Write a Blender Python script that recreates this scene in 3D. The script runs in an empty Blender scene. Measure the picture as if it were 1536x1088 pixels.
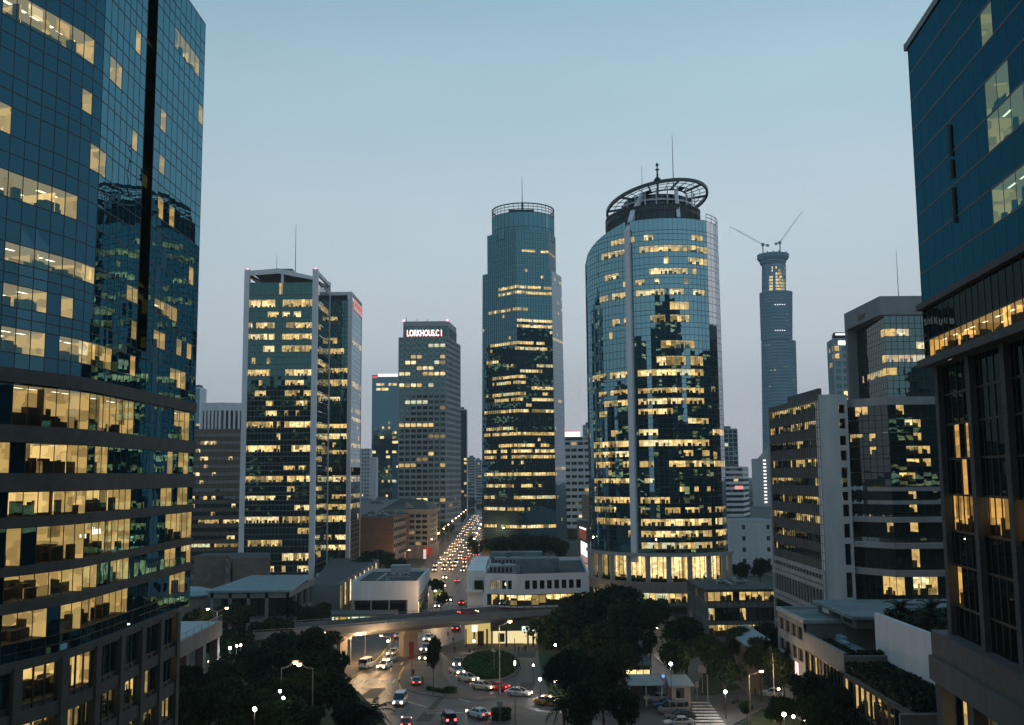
import bpy, math, random
from math import sin, cos, tan, radians as R, pi, atan2, sqrt, hypot
from mathutils import Vector as V, Matrix
sc = bpy.context.scene
COL = sc.collection
# ------------------------------------------------------------------ camera geometry (35 mm lens, 40 m above the street)
F = 1493.33; PITCH = R(6.53); ROLL = 0.0085; CH = 40.0
def ray(u, v):
    dx, dy = (u-768)/F, (544-v)/F
    x = dx*cos(ROLL)+dy*sin(ROLL); y = -dx*sin(ROLL)+dy*cos(ROLL)
    return V((x, cos(PITCH)-y*sin(PITCH), sin(PITCH)+y*cos(PITCH)))
def at(u, v, Y):
    r = ray(u, v); t = Y/r.y
    return V((r.x*t, Y, CH+r.z*t))
def gnd(u, v, z=0.0):
    r = ray(u, v); t = (z-CH)/r.z
    return V((r.x*t, r.y*t, z))
def proj(p):
    x, y, z = p[0], p[1], p[2]-CH
    f = y*cos(PITCH)+z*sin(PITCH); up = -y*sin(PITCH)+z*cos(PITCH)
    if f < 0.1: return (-9999, -9999)
    X, Yy = x/f, up/f
    dx = X*cos(ROLL)-Yy*sin(ROLL); dy = X*sin(ROLL)+Yy*cos(ROLL)
    return (768+dx*F, 544-dy*F)
def zat(v, Y, u=768): return at(u, v, Y).z
def xat(u, Y, v=700): return at(u, v, Y).x

# ------------------------------------------------------------------ materials
MATS = {}
def newmat(name):
    m = bpy.data.materials.new(name); m.use_nodes = True
    nt = m.node_tree; nt.nodes.clear()
    out = nt.nodes.new('ShaderNodeOutputMaterial')
    MATS[name] = m
    return m, nt, out
def N(nt, t, **kw):
    n = nt.nodes.new(t)
    for k, v in kw.items():
        if k.startswith('i_'): n.inputs[k[2:].replace('_', ' ')].default_value = v
        else: setattr(n, k, v)
    return n
def c4(c): return (c[0], c[1], c[2], 1.0)
def solid(name, col, rough=.7, var=.25, scale=.6, metal=0.0, streak=False, bump=0.0):
    """painted / cast surface with soft weathering"""
    m, nt, out = newmat(name); L = nt.links
    b = N(nt, 'ShaderNodeBsdfPrincipled'); b.inputs['Roughness'].default_value = rough; b.inputs['Metallic'].default_value = metal
    geo = N(nt, 'ShaderNodeNewGeometry')
    mp = N(nt, 'ShaderNodeMapping'); mp.inputs['Scale'].default_value = (scale, scale, scale*(.18 if streak else 1))
    L.new(geo.outputs['Position'], mp.inputs['Vector'])
    no = N(nt, 'ShaderNodeTexNoise'); no.inputs['Scale'].default_value = 1.0; no.inputs['Detail'].default_value = 6; no.inputs['Roughness'].default_value = .65
    L.new(mp.outputs[0], no.inputs['Vector'])
    ra = N(nt, 'ShaderNodeValToRGB')
    ra.color_ramp.elements[0].position = .3; ra.color_ramp.elements[1].position = .7
    ra.color_ramp.elements[0].color = c4([x*(1-var) for x in col]); ra.color_ramp.elements[1].color = c4([min(1, x*(1+var*.6)) for x in col])
    L.new(no.outputs['Fac'], ra.inputs[0]); L.new(ra.outputs[0], b.inputs['Base Color'])
    if bump:
        bp = N(nt, 'ShaderNodeBump'); bp.inputs['Strength'].default_value = bump; bp.inputs['Distance'].default_value = .02
        L.new(no.outputs['Fac'], bp.inputs['Height']); L.new(bp.outputs[0], b.inputs['Normal'])
    L.new(b.outputs[0], out.inputs[0])
    return m
def emit(name, col, s, sample=True, clutter=False):
    m, nt, out = newmat(name)
    e = N(nt, 'ShaderNodeEmission'); e.inputs[0].default_value = c4(col); e.inputs[1].default_value = s
    if clutter:                                             # the back wall of an office, glowing as if lamplit: pin-boards, doors, shelving and notices of uneven tone
        geo = N(nt, 'ShaderNodeNewGeometry'); mp = N(nt, 'ShaderNodeMapping'); mp.inputs['Scale'].default_value = (.55, .55, .9); nt.links.new(geo.outputs['Position'], mp.inputs[0])
        vo = N(nt, 'ShaderNodeTexVoronoi'); vo.distance = 'CHEBYCHEV'; vo.inputs['Scale'].default_value = 1.3; nt.links.new(mp.outputs[0], vo.inputs['Vector'])
        sp = N(nt, 'ShaderNodeSeparateColor'); nt.links.new(vo.outputs['Color'], sp.inputs[0])
        mr = N(nt, 'ShaderNodeMapRange'); mr.inputs['To Min'].default_value = s*.50; mr.inputs['To Max'].default_value = s*1.22; nt.links.new(sp.outputs[0], mr.inputs['Value']); nt.links.new(mr.outputs[0], e.inputs[1])
    nt.links.new(e.outputs[0], out.inputs[0])
    m.cycles.emission_sampling = 'FRONT_BACK' if sample else 'NONE'
    return m
def panejit(nt, amt):
    """each pane of a curtain wall hangs a little out of true, and is slightly bowed"""
    L = nt.links
    uv = N(nt, 'ShaderNodeUVMap'); uv.uv_map = 'UVMap'
    fl = N(nt, 'ShaderNodeVectorMath', operation='FLOOR'); L.new(uv.outputs[0], fl.inputs[0])
    wn = N(nt, 'ShaderNodeTexWhiteNoise'); wn.noise_dimensions = '2D'; L.new(fl.outputs[0], wn.inputs['Vector'])
    sub = N(nt, 'ShaderNodeVectorMath', operation='SUBTRACT'); L.new(wn.outputs['Color'], sub.inputs[0]); sub.inputs[1].default_value = (.5, .5, .5)
    sca = N(nt, 'ShaderNodeVectorMath', operation='SCALE'); L.new(sub.outputs[0], sca.inputs[0]); sca.inputs['Scale'].default_value = amt
    geo = N(nt, 'ShaderNodeNewGeometry')
    no = N(nt, 'ShaderNodeTexNoise'); no.inputs['Scale'].default_value = .7; no.inputs['Detail'].default_value = 1
    L.new(geo.outputs['Position'], no.inputs['Vector'])
    s2 = N(nt, 'ShaderNodeVectorMath', operation='SUBTRACT'); L.new(no.outputs['Color'], s2.inputs[0]); s2.inputs[1].default_value = (.5, .5, .5)
    s3 = N(nt, 'ShaderNodeVectorMath', operation='SCALE'); L.new(s2.outputs[0], s3.inputs[0]); s3.inputs['Scale'].default_value = amt*.8
    a1 = N(nt, 'ShaderNodeVectorMath', operation='ADD'); L.new(sca.outputs[0], a1.inputs[0]); L.new(s3.outputs[0], a1.inputs[1])
    a2 = N(nt, 'ShaderNodeVectorMath', operation='ADD'); L.new(a1.outputs[0], a2.inputs[0]); L.new(geo.outputs['Normal'], a2.inputs[1])
    nn = N(nt, 'ShaderNodeVectorMath', operation='NORMALIZE'); L.new(a2.outputs[0], nn.inputs[0])
    return nn.outputs[0], wn.outputs['Value']
def glass(name, tint, r0, base=(.008, .02, .025), clear=False, jit=.012, rough=.0, trans=(.8, .85, .8), gmax=.75):
    m, nt, out = newmat(name); L = nt.links
    nrm, val = panejit(nt, jit)
    g = N(nt, 'ShaderNodeBsdfGlossy'); g.inputs['Color'].default_value = c4(tint); g.inputs['Roughness'].default_value = rough
    L.new(nrm, g.inputs['Normal'])
    lw = N(nt, 'ShaderNodeLayerWeight'); lw.inputs['Blend'].default_value = .5
    p = N(nt, 'ShaderNodeMath', operation='POWER'); L.new(lw.outputs['Facing'], p.inputs[0]); p.inputs[1].default_value = 4.0
    mr = N(nt, 'ShaderNodeMapRange'); L.new(p.outputs[0], mr.inputs['Value'])
    mr.inputs['To Min'].default_value = r0; mr.inputs['To Max'].default_value = gmax
    mx = N(nt, 'ShaderNodeMixShader'); L.new(mr.outputs[0], mx.inputs[0])
    if clear:
        b = N(nt, 'ShaderNodeBsdfTransparent'); b.inputs[0].default_value = c4(trans)
    else:
        b = N(nt, 'ShaderNodeBsdfDiffuse')
        hs = N(nt, 'ShaderNodeMix', data_type='RGBA'); L.new(val, hs.inputs['Factor'])
        hs.inputs['A'].default_value = c4([x*.5 for x in base]); hs.inputs['B'].default_value = c4([x*1.6 for x in base])
        L.new(hs.outputs['Result'], b.inputs[0])
    L.new(b.outputs[0], mx.inputs[1]); L.new(g.outputs[0], mx.inputs[2]); L.new(mx.outputs[0], out.inputs[0])
    return m

# lit interiors: walls, ceilings and blinds glow themselves, lamplight put into their colour
WARM = [emit('room_bright', (1.0, .76, .37), 1.75, False, True), emit('room_warm', (1.0, .69, .27), 1.40, False, True), emit('room_cream', (1.0, .80, .45), 1.45, False, True),
        emit('room_mid', (.95, .64, .24), .90, False, True), emit('room_dim', (.80, .56, .21), .42, False, True), emit('room_cool', (.92, .95, .66), 1.0, False, True)]
GLOW = emit('room_glow', (.85, .62, .25), .075, False)
CEIL = emit('office_ceiling', (.95, .75, .40), .42, False)
TUBE = emit('ceiling_tube', (1.0, .88, .62), 4.2, False)
TUBEW = emit('ceiling_tube_white', (1.0, .93, .78), 4.6, False)
CARPET = solid('office_carpet', (.10, .08, .05), .9, .2)
FURN = solid('office_furniture', (.045, .035, .025), .7, .5, 1.5)
ROOM = WARM+[CEIL, TUBE, CARPET, FURN, GLOW, TUBEW]     # 0-5 walls, 6 ceiling, 7 tube, 8 carpet, 9 furniture, 10 faint glow, 11 white tube

# ------------------------------------------------------------------ mesh builder
class MB:
    def __init__(s): s.v = []; s.f = []; s.m = []; s.uv = []
    def poly(s, pts, m=0, uv=None):
        b = len(s.v); s.v.extend([tuple(p) for p in pts]); s.f.append(tuple(range(b, b+len(pts)))); s.m.append(m)
        s.uv.extend(uv if uv else [(0, 0)]*len(pts))
    def pane(s, a, b, c, d, i, k, m=0):
        e = .02
        s.poly((a, b, c, d), m, [(i+e, k+e), (i+1-e, k+e), (i+1-e, k+1-e), (i+e, k+1-e)])
    def box(s, x0, x1, y0, y1, z0, z1, m=0):
        s.hexa([(x0, y0, z0), (x1, y0, z0), (x1, y1, z0), (x0, y1, z0), (x0, y0, z1), (x1, y0, z1), (x1, y1, z1), (x0, y1, z1)], m)
    def hexa(s, p, m=0):
        for q in ((0, 3, 2, 1), (4, 5, 6, 7), (0, 1, 5, 4), (1, 2, 6, 5), (2, 3, 7, 6), (3, 0, 4, 7)): s.poly([p[i] for i in q], m)
    def rbox(s, cx, cy, z0, z1, lx, ly, a=0, m=0):
        ca, sa = cos(a), sin(a); P = []
        for z in (z0, z1):
            for dx, dy in ((-lx/2, -ly/2), (lx/2, -ly/2), (lx/2, ly/2), (-lx/2, ly/2)): P.append((cx+dx*ca-dy*sa, cy+dx*sa+dy*ca, z))
        s.hexa(P, m)
    def bar(s, p, q, w, h=None, m=0):
        p, q = V(p), V(q); h = h or w; d = (q-p).normalized()
        a = d.cross(V((0, 0, 1)));  a = a.normalized() if a.length > 1e-4 else V((1, 0, 0)); b = a.cross(d)
        P = [e+a*x*w/2+b*y*h/2 for e in (p, q) for x, y in ((-1, -1), (1, -1), (1, 1), (-1, 1))]
        s.hexa(P, m)
    def cyl(s, p, q, r0, r1=None, n=8, m=0, cap=True):
        p, q = V(p), V(q); r1 = r0 if r1 is None else r1; d = (q-p).normalized()
        a = d.cross(V((0, 0, 1)));  a = a.normalized() if a.length > 1e-4 else V((1, 0, 0)); b = a.cross(d)
        A = [p+(a*cos(2*pi*i/n)+b*sin(2*pi*i/n))*r0 for i in range(n)]; B = [q+(a*cos(2*pi*i/n)+b*sin(2*pi*i/n))*r1 for i in range(n)]
        for i in range(n): j = (i+1) % n; s.poly((A[j], A[i], B[i], B[j]), m)
        if cap: s.poly(A, m); s.poly(B[::-1], m)
    def lathe(s, c, prof, n=16, m=0):
        R_ = [[(c[0]+r*cos(2*pi*i/n), c[1]+r*sin(2*pi*i/n), c[2]+z) for i in range(n)] for r, z in prof]
        for A, B in zip(R_, R_[1:]):
            for i in range(n): j = (i+1) % n; s.poly((A[i], A[j], B[j], B[i]), m)
    def prism(s, pts, z0, z1, m=0, top=None):
        """plan outline (counter-clockwise) raised from z0 to z1"""
        n = len(pts)
        for i in range(n):
            a, b = pts[i], pts[(i+1) % n]
            s.poly(((a[0], a[1], z0), (b[0], b[1], z0), (b[0], b[1], z1), (a[0], a[1], z1)), m)
        s.poly([(p[0], p[1], z1) for p in pts], m if top is None else top)
    def build(s, name, mats, parent=None, smooth=False, label=None, kind=None):
        me = bpy.data.meshes.new(name); me.from_pydata(s.v, [], s.f)
        if not isinstance(mats, (list, tuple)): mats = [mats]
        for m in mats: me.materials.append(m)
        me.polygons.foreach_set('material_index', [min(i, len(mats)-1) for i in s.m])
        ul = me.uv_layers.new(name='UVMap'); ul.data.foreach_set('uv', [c for p in s.uv for c in p])
        if smooth: me.polygons.foreach_set('use_smooth', [True]*len(s.f))
        me.update()
        o = bpy.data.objects.new(name, me); COL.objects.link(o)
        if parent is not None: adopt(o, parent)
        if label: o['label'] = label
        if kind: o['kind'] = kind
        return o
ORIGIN = {}
def adopt(o, parent):
    o.parent = parent
    loc = ORIGIN.get(parent.name)
    if loc: o.matrix_parent_inverse = Matrix.Translation(-V(loc))
def thing(name, label, cat, loc=(0, 0, 0), group=None):
    """an Empty at the thing's base; parts are built in world coordinates"""
    o = bpy.data.objects.new(name, None); COL.objects.link(o)
    o.location = loc; o.empty_display_size = .5; o['label'] = label; o['category'] = cat
    if group: o['group'] = group
    ORIGIN[o.name] = tuple(loc)
    return o
def tag(o, label, cat, group=None):
    o['label'] = label; o['category'] = cat
    if group: o['group'] = group
    return o
KIDS = {}
def dup(root, loc, rz=0.0, scale=None, label=None, group=None):
    c = root.copy(); COL.objects.link(c); c.location = loc; c.rotation_euler = (0, 0, rz)
    if scale: c.scale = scale
    if label: c['label'] = label
    if group: c['group'] = group
    if root.name not in KIDS: KIDS[root.name] = list(root.children)
    for ch in KIDS[root.name]:
        d = ch.copy(); COL.objects.link(d); d.parent = c
        if ch.name not in KIDS: KIDS[ch.name] = list(ch.children)
        for g in KIDS[ch.name]: e = g.copy(); COL.objects.link(e); e.parent = d
    return c
def struct(o): o['kind'] = 'structure'; return o

# ------------------------------------------------------------------ curtain-wall builder
def spline(pts, n=6):
    """Catmull-Rom through plan points"""
    out = []
    P = [pts[0]]+list(pts)+[pts[-1]]
    for i in range(1, len(P)-2):
        a, b, c, d = [V((*q, 0)) for q in P[i-1:i+3]]
        for k in range(n):
            t = k/n
            q = .5*((2*b)+(c-a)*t+(2*a-5*b+4*c-d)*t*t+(3*b-a-3*c+d)*t**3); out.append((q.x, q.y))
    out.append(tuple(pts[-1])); return out
def sample(path, pw):
    out = [V((*path[0], 0))]
    for a, b in zip(path, path[1:]):
        a, b = V((*a, 0)), V((*b, 0)); n = max(1, round((b-a).length/pw))
        for k in range(1, n+1): out.append(a.lerp(b, k/n))
    return out
def arclen(path, pw):
    """resample a smooth path at even spacing"""
    P = [V((*p, 0)) for p in path]; tot = sum((b-a).length for a, b in zip(P, P[1:])); n = max(1, round(tot/pw)); st = tot/n
    out = [P[0]]; need = st; i = 0; acc = 0
    for a, b in zip(P, P[1:]):
        L_ = (b-a).length; pos = 0
        while L_-pos >= need-1e-6: pos += need; out.append(a.lerp(b, min(1, pos/L_))); need = st
        need -= L_-pos
    if len(out) <= n: out.append(P[-1])
    return out
def normals(P):
    E = []
    for a, b in zip(P, P[1:]): d = (b-a).normalized(); E.append(V((d.y, -d.x, 0)))
    Nn = [E[0]]
    for e, f in zip(E, E[1:]):
        s = e+f; s.normalize(); Nn.append(s/max(.5, s.dot(e)))
    Nn.append(E[-1]); return E, Nn
def rnd_lit(seed, full=.35, part=.35, spark=.03):
    rg = random.Random(seed); st = {}
    def f(fi, u, n, i):
        if (fi, 'm') not in st:
            r = rg.random(); st[(fi, 'm')] = 2 if r < full else 1 if r < full+part else 0
            st[(fi, 'r')] = [(rg.random(), rg.uniform(.08, .35)) for _ in range(2)]
        m = st[(fi, 'm')]
        if m == 2: return rg.random() > .04
        if m == 1:
            t = i/max(1, n)
            return any(a <= t <= a+w for a, w in st[(fi, 'r')]) or rg.random() < spark
        return rg.random() < spark
    return f
def rows_lit(rows, seed, spark=.012):
    """rows[fi] = [(u0, u1), ...]"""
    rg = random.Random(seed)
    def f(fi, u, n, i):
        for iv in (rows[fi] if fi < len(rows) else ()):
            if iv[0] <= u <= iv[1]: return rg.random() > .03
        return rg.random() < spark
    return f
def room(owner, A, Nn, z0, z1, depth, rg, detail, white=.2, tone=None):
    """one lit stretch of office behind the glass"""
    b = MB(); n = len(A)-1
    B = [a-k*depth for a, k in zip(A, Nn)]; A = [a-k*.06 for a, k in zip(A, Nn)]
    up = lambda p, z: V((p.x, p.y, z))
    i = 0; base = rg.choices(range(6), tone or (4, 3, 4, 3, 1.5, 1.6))[0]
    while i < n:                                            # rooms of a few panes each, one tone per room
        k = min(n, i+rg.randint(2, 6)); w = base if rg.random() < .6 else rg.choices(range(6), tone or (3, 3, 4, 4, 3, 1.6))[0]
        for j in range(i, k):
            ww = w if rg.random() < .85 else rg.choice((1, 3, 4))
            b.poly((up(B[j], z0), up(B[j+1], z0), up(B[j+1], z1), up(B[j], z1)), ww)
            if rg.random() < .13:                           # blind drawn down behind one pane
                q0, q1 = A[j].lerp(B[j], .04), A[j+1].lerp(B[j+1], .04); zz = z1-(z1-z0)*rg.uniform(.3, 1)
                b.poly((up(q0, zz), up(q1, zz), up(q1, z1), up(q0, z1)), rg.choice((2, 3, 3, 1, 4)))
        if k < n and depth > 1.5:                           # partition
            b.poly((up(A[k].lerp(B[k], .15), z0), up(B[k], z0), up(B[k], z1), up(A[k].lerp(B[k], .15), z1)), rg.choice((1, 3, 4)))
        i = k
    for e in (0, n): b.poly((up(A[e], z0), up(B[e], z0), up(B[e], z1), up(A[e], z1)), 3)
    t = TUBEW if rg.random() < white else TUBE
    tm = 11 if rg.random() < white else 7
    for j in range(n):
        b.poly((up(A[j], z1), up(A[j+1], z1), up(B[j+1], z1), up(B[j], z1)), 6)
        b.poly((up(A[j], z0), up(B[j], z0), up(B[j+1], z0), up(A[j+1], z0)), 8)
        if detail:
            for fr in ((.25, .6) if detail > 1 else (.45,)):
                if rg.random() < .72:
                    p, q = A[j].lerp(B[j], fr), A[j+1].lerp(B[j+1], fr); p2, q2 = A[j].lerp(B[j], fr+.05), A[j+1].lerp(B[j+1], fr+.05)
                    d = (q-p)*.18
                    b.poly((up(p+d, z1-.04), up(q-d, z1-.04), up(q2-d, z1-.04), up(p2+d, z1-.04)), tm)
            if detail > 1:                                  # cubicle screens, shelving on the back wall, a column
                if rg.random() < .7:
                    f0 = (.16, .34, .34, .5)[int(base) % 4]; p, q = A[j].lerp(B[j], f0), A[j+1].lerp(B[j+1], f0); hh = min(1.25, (z1-z0)*.42); b.poly((up(p, z0), up(q, z0), up(q, z0+hh), up(p, z0+hh)), rg.choice((9, 4, 9, 9)))
                if rg.random() < .55:
                    p, q = A[j].lerp(B[j], .97), A[j+1].lerp(B[j+1], .97); d = q-p; l0, l1 = sorted((rg.random(), rg.random())); hm_ = min(z1-z0, 3.0); h0, h1 = hm_*rg.uniform(0, .4), hm_*rg.uniform(.5, .85); b.poly((up(p+d*l0, z0+h0), up(p+d*l1, z0+h0), up(p+d*l1, z0+h1), up(p+d*l0, z0+h1)), rg.choice((9, 4, 3, 4)))
                if rg.random() < .16: c = A[j].lerp(B[j], .22); b.rbox(c.x, c.y, z0, z1, .5, .5, 0, rg.choice((3, 4, 9)))
            if rg.random() < (.9 if detail > 1 else .62):   # desks, cabinets, chairs, a person now and then
                for _ in range(1+(detail > 1)*3):
                    f0 = rg.uniform(.1, .6); a = A[j].lerp(A[j+1], rg.uniform(0, .7)); a2 = B[j].lerp(B[j+1], .5)
                    c = a.lerp(a2, f0); w_ = rg.uniform(.35, 1.2); h = min((z1-z0)*.62, rg.choice((.75, .75, .8, 1.0, 1.1, 1.2, 1.75)));
                    b.rbox(c.x, c.y, z0, z0+h, w_, rg.uniform(.3, .7), atan2((A[j+1]-A[j]).y, (A[j+1]-A[j]).x), 9)
    return b.build('lit_room', ROOM, owner)
CNT = {'panes': 0}
def facade(th, path, floors, pw, lit, gl, gc, sp, fr=None, vm=(.08, .1), hm=(.1, .08), depth=3.5, detail=1, seed=1, xf=None,
           smooth=False, every=1, spand=True, uoff=0, white=.2, hz=(1, 1), clip=None, midrail=None, tones=None):
    """floors: list of (z_spandrel, z_window, z_top). Window bands (one per storey) are parts, lit rooms their sub-parts."""
    rg = random.Random(seed)
    P = arclen(path, pw) if smooth else sample(path, pw)
    E, Nn = normals(P); n = len(P)-1
    X = (lambda p, z: V((p.x, p.y, z))) if xf is None else (lambda p, z: V((*xf(p.x, p.y, z), z)))
    Fm = MB(); cl = (lambda z, i: z) if clip is None else (lambda z, i: min(z, clip(i/n)))
    for fi, (za, zw, zt) in enumerate(floors):
        S = MB()
        if spand and zw-za > .01:
            for i in range(n):
                if cl(zw, i+1) > za+.1: S.pane(X(P[i], za), X(P[i+1], za), X(P[i+1], cl(zw, i+1)), X(P[i], max(za, cl(zw, i))), i+uoff, fi*2)
        W = MB(); st = []
        for i in range(n):
            mid = X((P[i]+P[i+1])/2, (zw+zt)/2); u, v = proj(mid)
            st.append(bool(lit(fi, u, n, i)) and cl(zt, i) > zt-.01)
            if cl(zt, i+1) > zw+.1: W.pane(X(P[i], zw), X(P[i+1], zw), X(P[i+1], cl(zt, i+1)), X(P[i], max(zw, cl(zt, i))), i+uoff, fi*2+1, 1 if st[-1] else 0)
        if S.f: S.build('spandrel', sp, th)
        if not W.f: continue
        wb = W.build('window_band', [gl, gc], th)
        i = 0
        while i < n:
            if st[i]:
                k = i
                while k < n and st[k]: k += 1
                if xf is None: A = P[i:k+1]
                else: A = [V((*xf(p.x, p.y, (zw+zt)/2), 0)) for p in P[i:k+1]]
                room(wb, A, Nn[i:k+1], zw+.02, zt-.02, depth, rg, detail, white, tones(fi) if tones else None); i = k
            else: i += 1
    z0, z1 = floors[0][0], floors[-1][2]
    z0, z1 = min(z0, z1), max(f[2] for f in floors)
    if fr:
        w, d = vm
        for i in range(0, n+1, every):
            if w <= 0: break
            t = V((-Nn[i].y, Nn[i].x, 0)).normalized(); k = Nn[i]
            def col(z): p = X(P[i], z); return [p-t*w/2-k*.03, p+t*w/2-k*.03, p+t*w/2+k*d, p-t*w/2+k*d]
            a, b = col(z0), col(cl(z1, i)); Fm.hexa([a[3], a[2], a[1], a[0], b[3], b[2], b[1], b[0]])
        h, d = hm
        if h > 0:
            for za, zw, zt in floors:
                for z, on in ((zw, hz[0]), (zt, hz[1]))+(((za+(zw-za)*midrail, 1),) if midrail and zw-za > .6 else ()):
                    if not on: continue
                    for i in range(n):
                        if cl(z, i) < z-.05: continue
                        o0, o1 = Nn[i]*d, Nn[i+1]*d
                        p0, p1 = X(P[i], z), X(P[i+1], z); u_ = V((0, 0, h/2))
                        a, b, c, e = p0+o0-u_, p1+o1-u_, p1+o1+u_, p0+o0+u_
                        Fm.poly((a, b, c, e)); Fm.poly((e, c, p1+u_, p0+u_)); Fm.poly((p0-u_, p1-u_, b, a))
        Fm.build('mullion_frame', fr, th)
def even_floors(z0, z1, n, spf):
    h = (z1-z0)/n
    return [(z0+i*h, z0+i*h+h*spf, z0+(i+1)*h) for i in range(n)]
def rail_band(b, P, Nn, z0, z1, d, m=0, under=True):
    """solid band standing d proud of a path"""
    for i in range(len(P)-1):
        p0, p1 = P[i]+Nn[i]*d, P[i+1]+Nn[i+1]*d; q0, q1 = P[i]-Nn[i]*.05, P[i+1]-Nn[i+1]*.05
        f = lambda p, z: V((p.x, p.y, z))
        b.poly((f(p0, z0), f(p1, z0), f(p1, z1), f(p0, z1)), m); b.poly((f(p0, z1), f(p1, z1), f(q1, z1), f(q0, z1)), m); b.poly((f(q0, z0), f(q1, z0), f(p1, z0), f(p0, z0)), m)
    for e, s_ in ((0, 1), (-1, -1)):
        p, q = P[e]+Nn[e]*d, P[e]-Nn[e]*.05
        L_ = [V((p.x, p.y, z0)), V((p.x, p.y, z1)), V((q.x, q.y, z1)), V((q.x, q.y, z0))]
        b.poly(L_ if s_ > 0 else L_[::-1], m)
def punched(th, p0, p1, z0, z1, cols, rows, wm, gm, wmats=None, lit=None, rev=.25, margin=None, wallname='wall', sill=True, frame=None, seed=0, ww=.62, wh=.6, voff=.5):
    """a wall with real window openings: one mesh of wall, one mesh per window"""
    rg = random.Random(seed)
    p0, p1 = V((*p0[:2], 0)), V((*p1[:2], 0)); L_ = (p1-p0).length; t = (p1-p0).normalized(); nn = V((t.y, -t.x, 0))
    mg = margin if margin is not None else L_/cols*.2
    cw = (L_-2*mg)/cols; rh = (z1-z0)/rows
    f = lambda s, z, d=0: p0+t*s+V((0, 0, z))+nn*d
    xs = [0]; holes = []
    for c in range(cols): a = mg+c*cw+cw*(1-ww)/2; xs += [a, a+cw*ww]
    xs.append(L_); zs = [z0]
    for r in range(rows): a = z0+r*rh+rh*(1-wh)*voff; zs += [a, a+rh*wh]
    zs.append(z1)
    b = MB()
    for i in range(len(xs)-1):
        for j in range(len(zs)-1):
            if i % 2 == 1 and j % 2 == 1: continue
            b.poly((f(xs[i], zs[j]), f(xs[i+1], zs[j]), f(xs[i+1], zs[j+1]), f(xs[i], zs[j+1])))
    wall = b.build(wallname, wm, th)
    for r in range(rows):
        for c in range(cols):
            a0, a1, b0, b1 = xs[1+2*c], xs[2+2*c], zs[1+2*r], zs[2+2*r]
            w = MB()
            for q in (((a0, b0), (a1, b0)), ((a1, b0), (a1, b1)), ((a1, b1), (a0, b1)), ((a0, b1), (a0, b0))):
                (s0, h0), (s1, h1) = q
                w.poly((f(s0, h0), f(s1, h1), f(s1, h1, -rev), f(s0, h0, -rev)), 0)
            on = lit(r, c) if lit else None
            w.poly((f(a0, b0, -rev), f(a1, b0, -rev), f(a1, b1, -rev), f(a0, b1, -rev)), 1 if on is None else 2, [(c+.02, r+.02), (c+.98, r+.02), (c+.98, r+.98), (c+.02, r+.98)])
            fw = min(.06, (a1-a0)*.06)
            for s in (a0+fw/2, (a0+a1)/2, a1-fw/2): w.hexa([f(s-fw/2, b0, -rev), f(s+fw/2, b0, -rev), f(s+fw/2, b0, -rev+.05), f(s-fw/2, b0, -rev+.05), f(s-fw/2, b1, -rev), f(s+fw/2, b1, -rev), f(s+fw/2, b1, -rev+.05), f(s-fw/2, b1, -rev+.05)], 3)
            w.build('window', [wm, gm, on if on is not None else gm, frame or wm], th)
    return wall
def lettering(name, text, p, size, rot, mat, parent, ext=.05, cx=True, sx=1.0, bold=.025):
    c = bpy.data.curves.new(name, 'FONT'); c.body = text; c.size = size; c.extrude = ext; c.align_x = 'CENTER' if cx else 'LEFT'
    c.materials.append(mat); c.offset = size*bold
    t = bpy.data.objects.new(name, c); COL.objects.link(t); bpy.context.view_layer.update()
    me = bpy.data.meshes.new_from_object(t.evaluated_get(bpy.context.evaluated_depsgraph_get())); bpy.data.objects.remove(t)
    me.transform(Matrix.Translation(V(p)) @ Matrix.Rotation(rot[2], 4, 'Z') @ Matrix.Rotation(rot[0], 4, 'X') @ Matrix.Diagonal((sx, 1, 1, 1)))
    o = bpy.data.objects.new(name, me); COL.objects.link(o)
    if parent: adopt(o, parent)
    return o
# ------------------------------------------------------------------ world, sun, camera
w = bpy.data.worlds.new('World'); sc.world = w; w.use_nodes = True
nt = w.node_tree; nt.nodes.clear(); L = nt.links
wo = N(nt, 'ShaderNodeOutputWorld'); bg = N(nt, 'ShaderNodeBackground')
SUN_EL, SUN_AZ = R(1.0), R(75)
sky = N(nt, 'ShaderNodeTexSky'); sky.sky_type = 'NISHITA'; sky.sun_disc = False; sky.sun_elevation = SUN_EL; sky.sun_rotation = SUN_AZ
sky.air_density = 1.5; sky.dust_density = 2.0; sky.ozone_density = 3.0
tc = N(nt, 'ShaderNodeTexCoord'); sx = N(nt, 'ShaderNodeSeparateXYZ'); L.new(tc.outputs['Generated'], sx.inputs[0])
ra = N(nt, 'ShaderNodeValToRGB'); cr = ra.color_ramp; cr.interpolation = 'EASE'
STOPS = [(0.0, (.460, .470, .535)), (.05, (.500, .522, .575)), (.13, (.525, .578, .628)), (.24, (.490, .585, .645)), (.36, (.392, .545, .635)), (.48, (.290, .465, .572)), (1.0, (.100, .240, .330))]
for i, (p, c) in enumerate(STOPS):
    e = cr.elements[i] if i < 2 else cr.elements.new(p)
    e.position = p; e.color = c4(c)
L.new(sx.outputs['Z'], ra.inputs[0])
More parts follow.
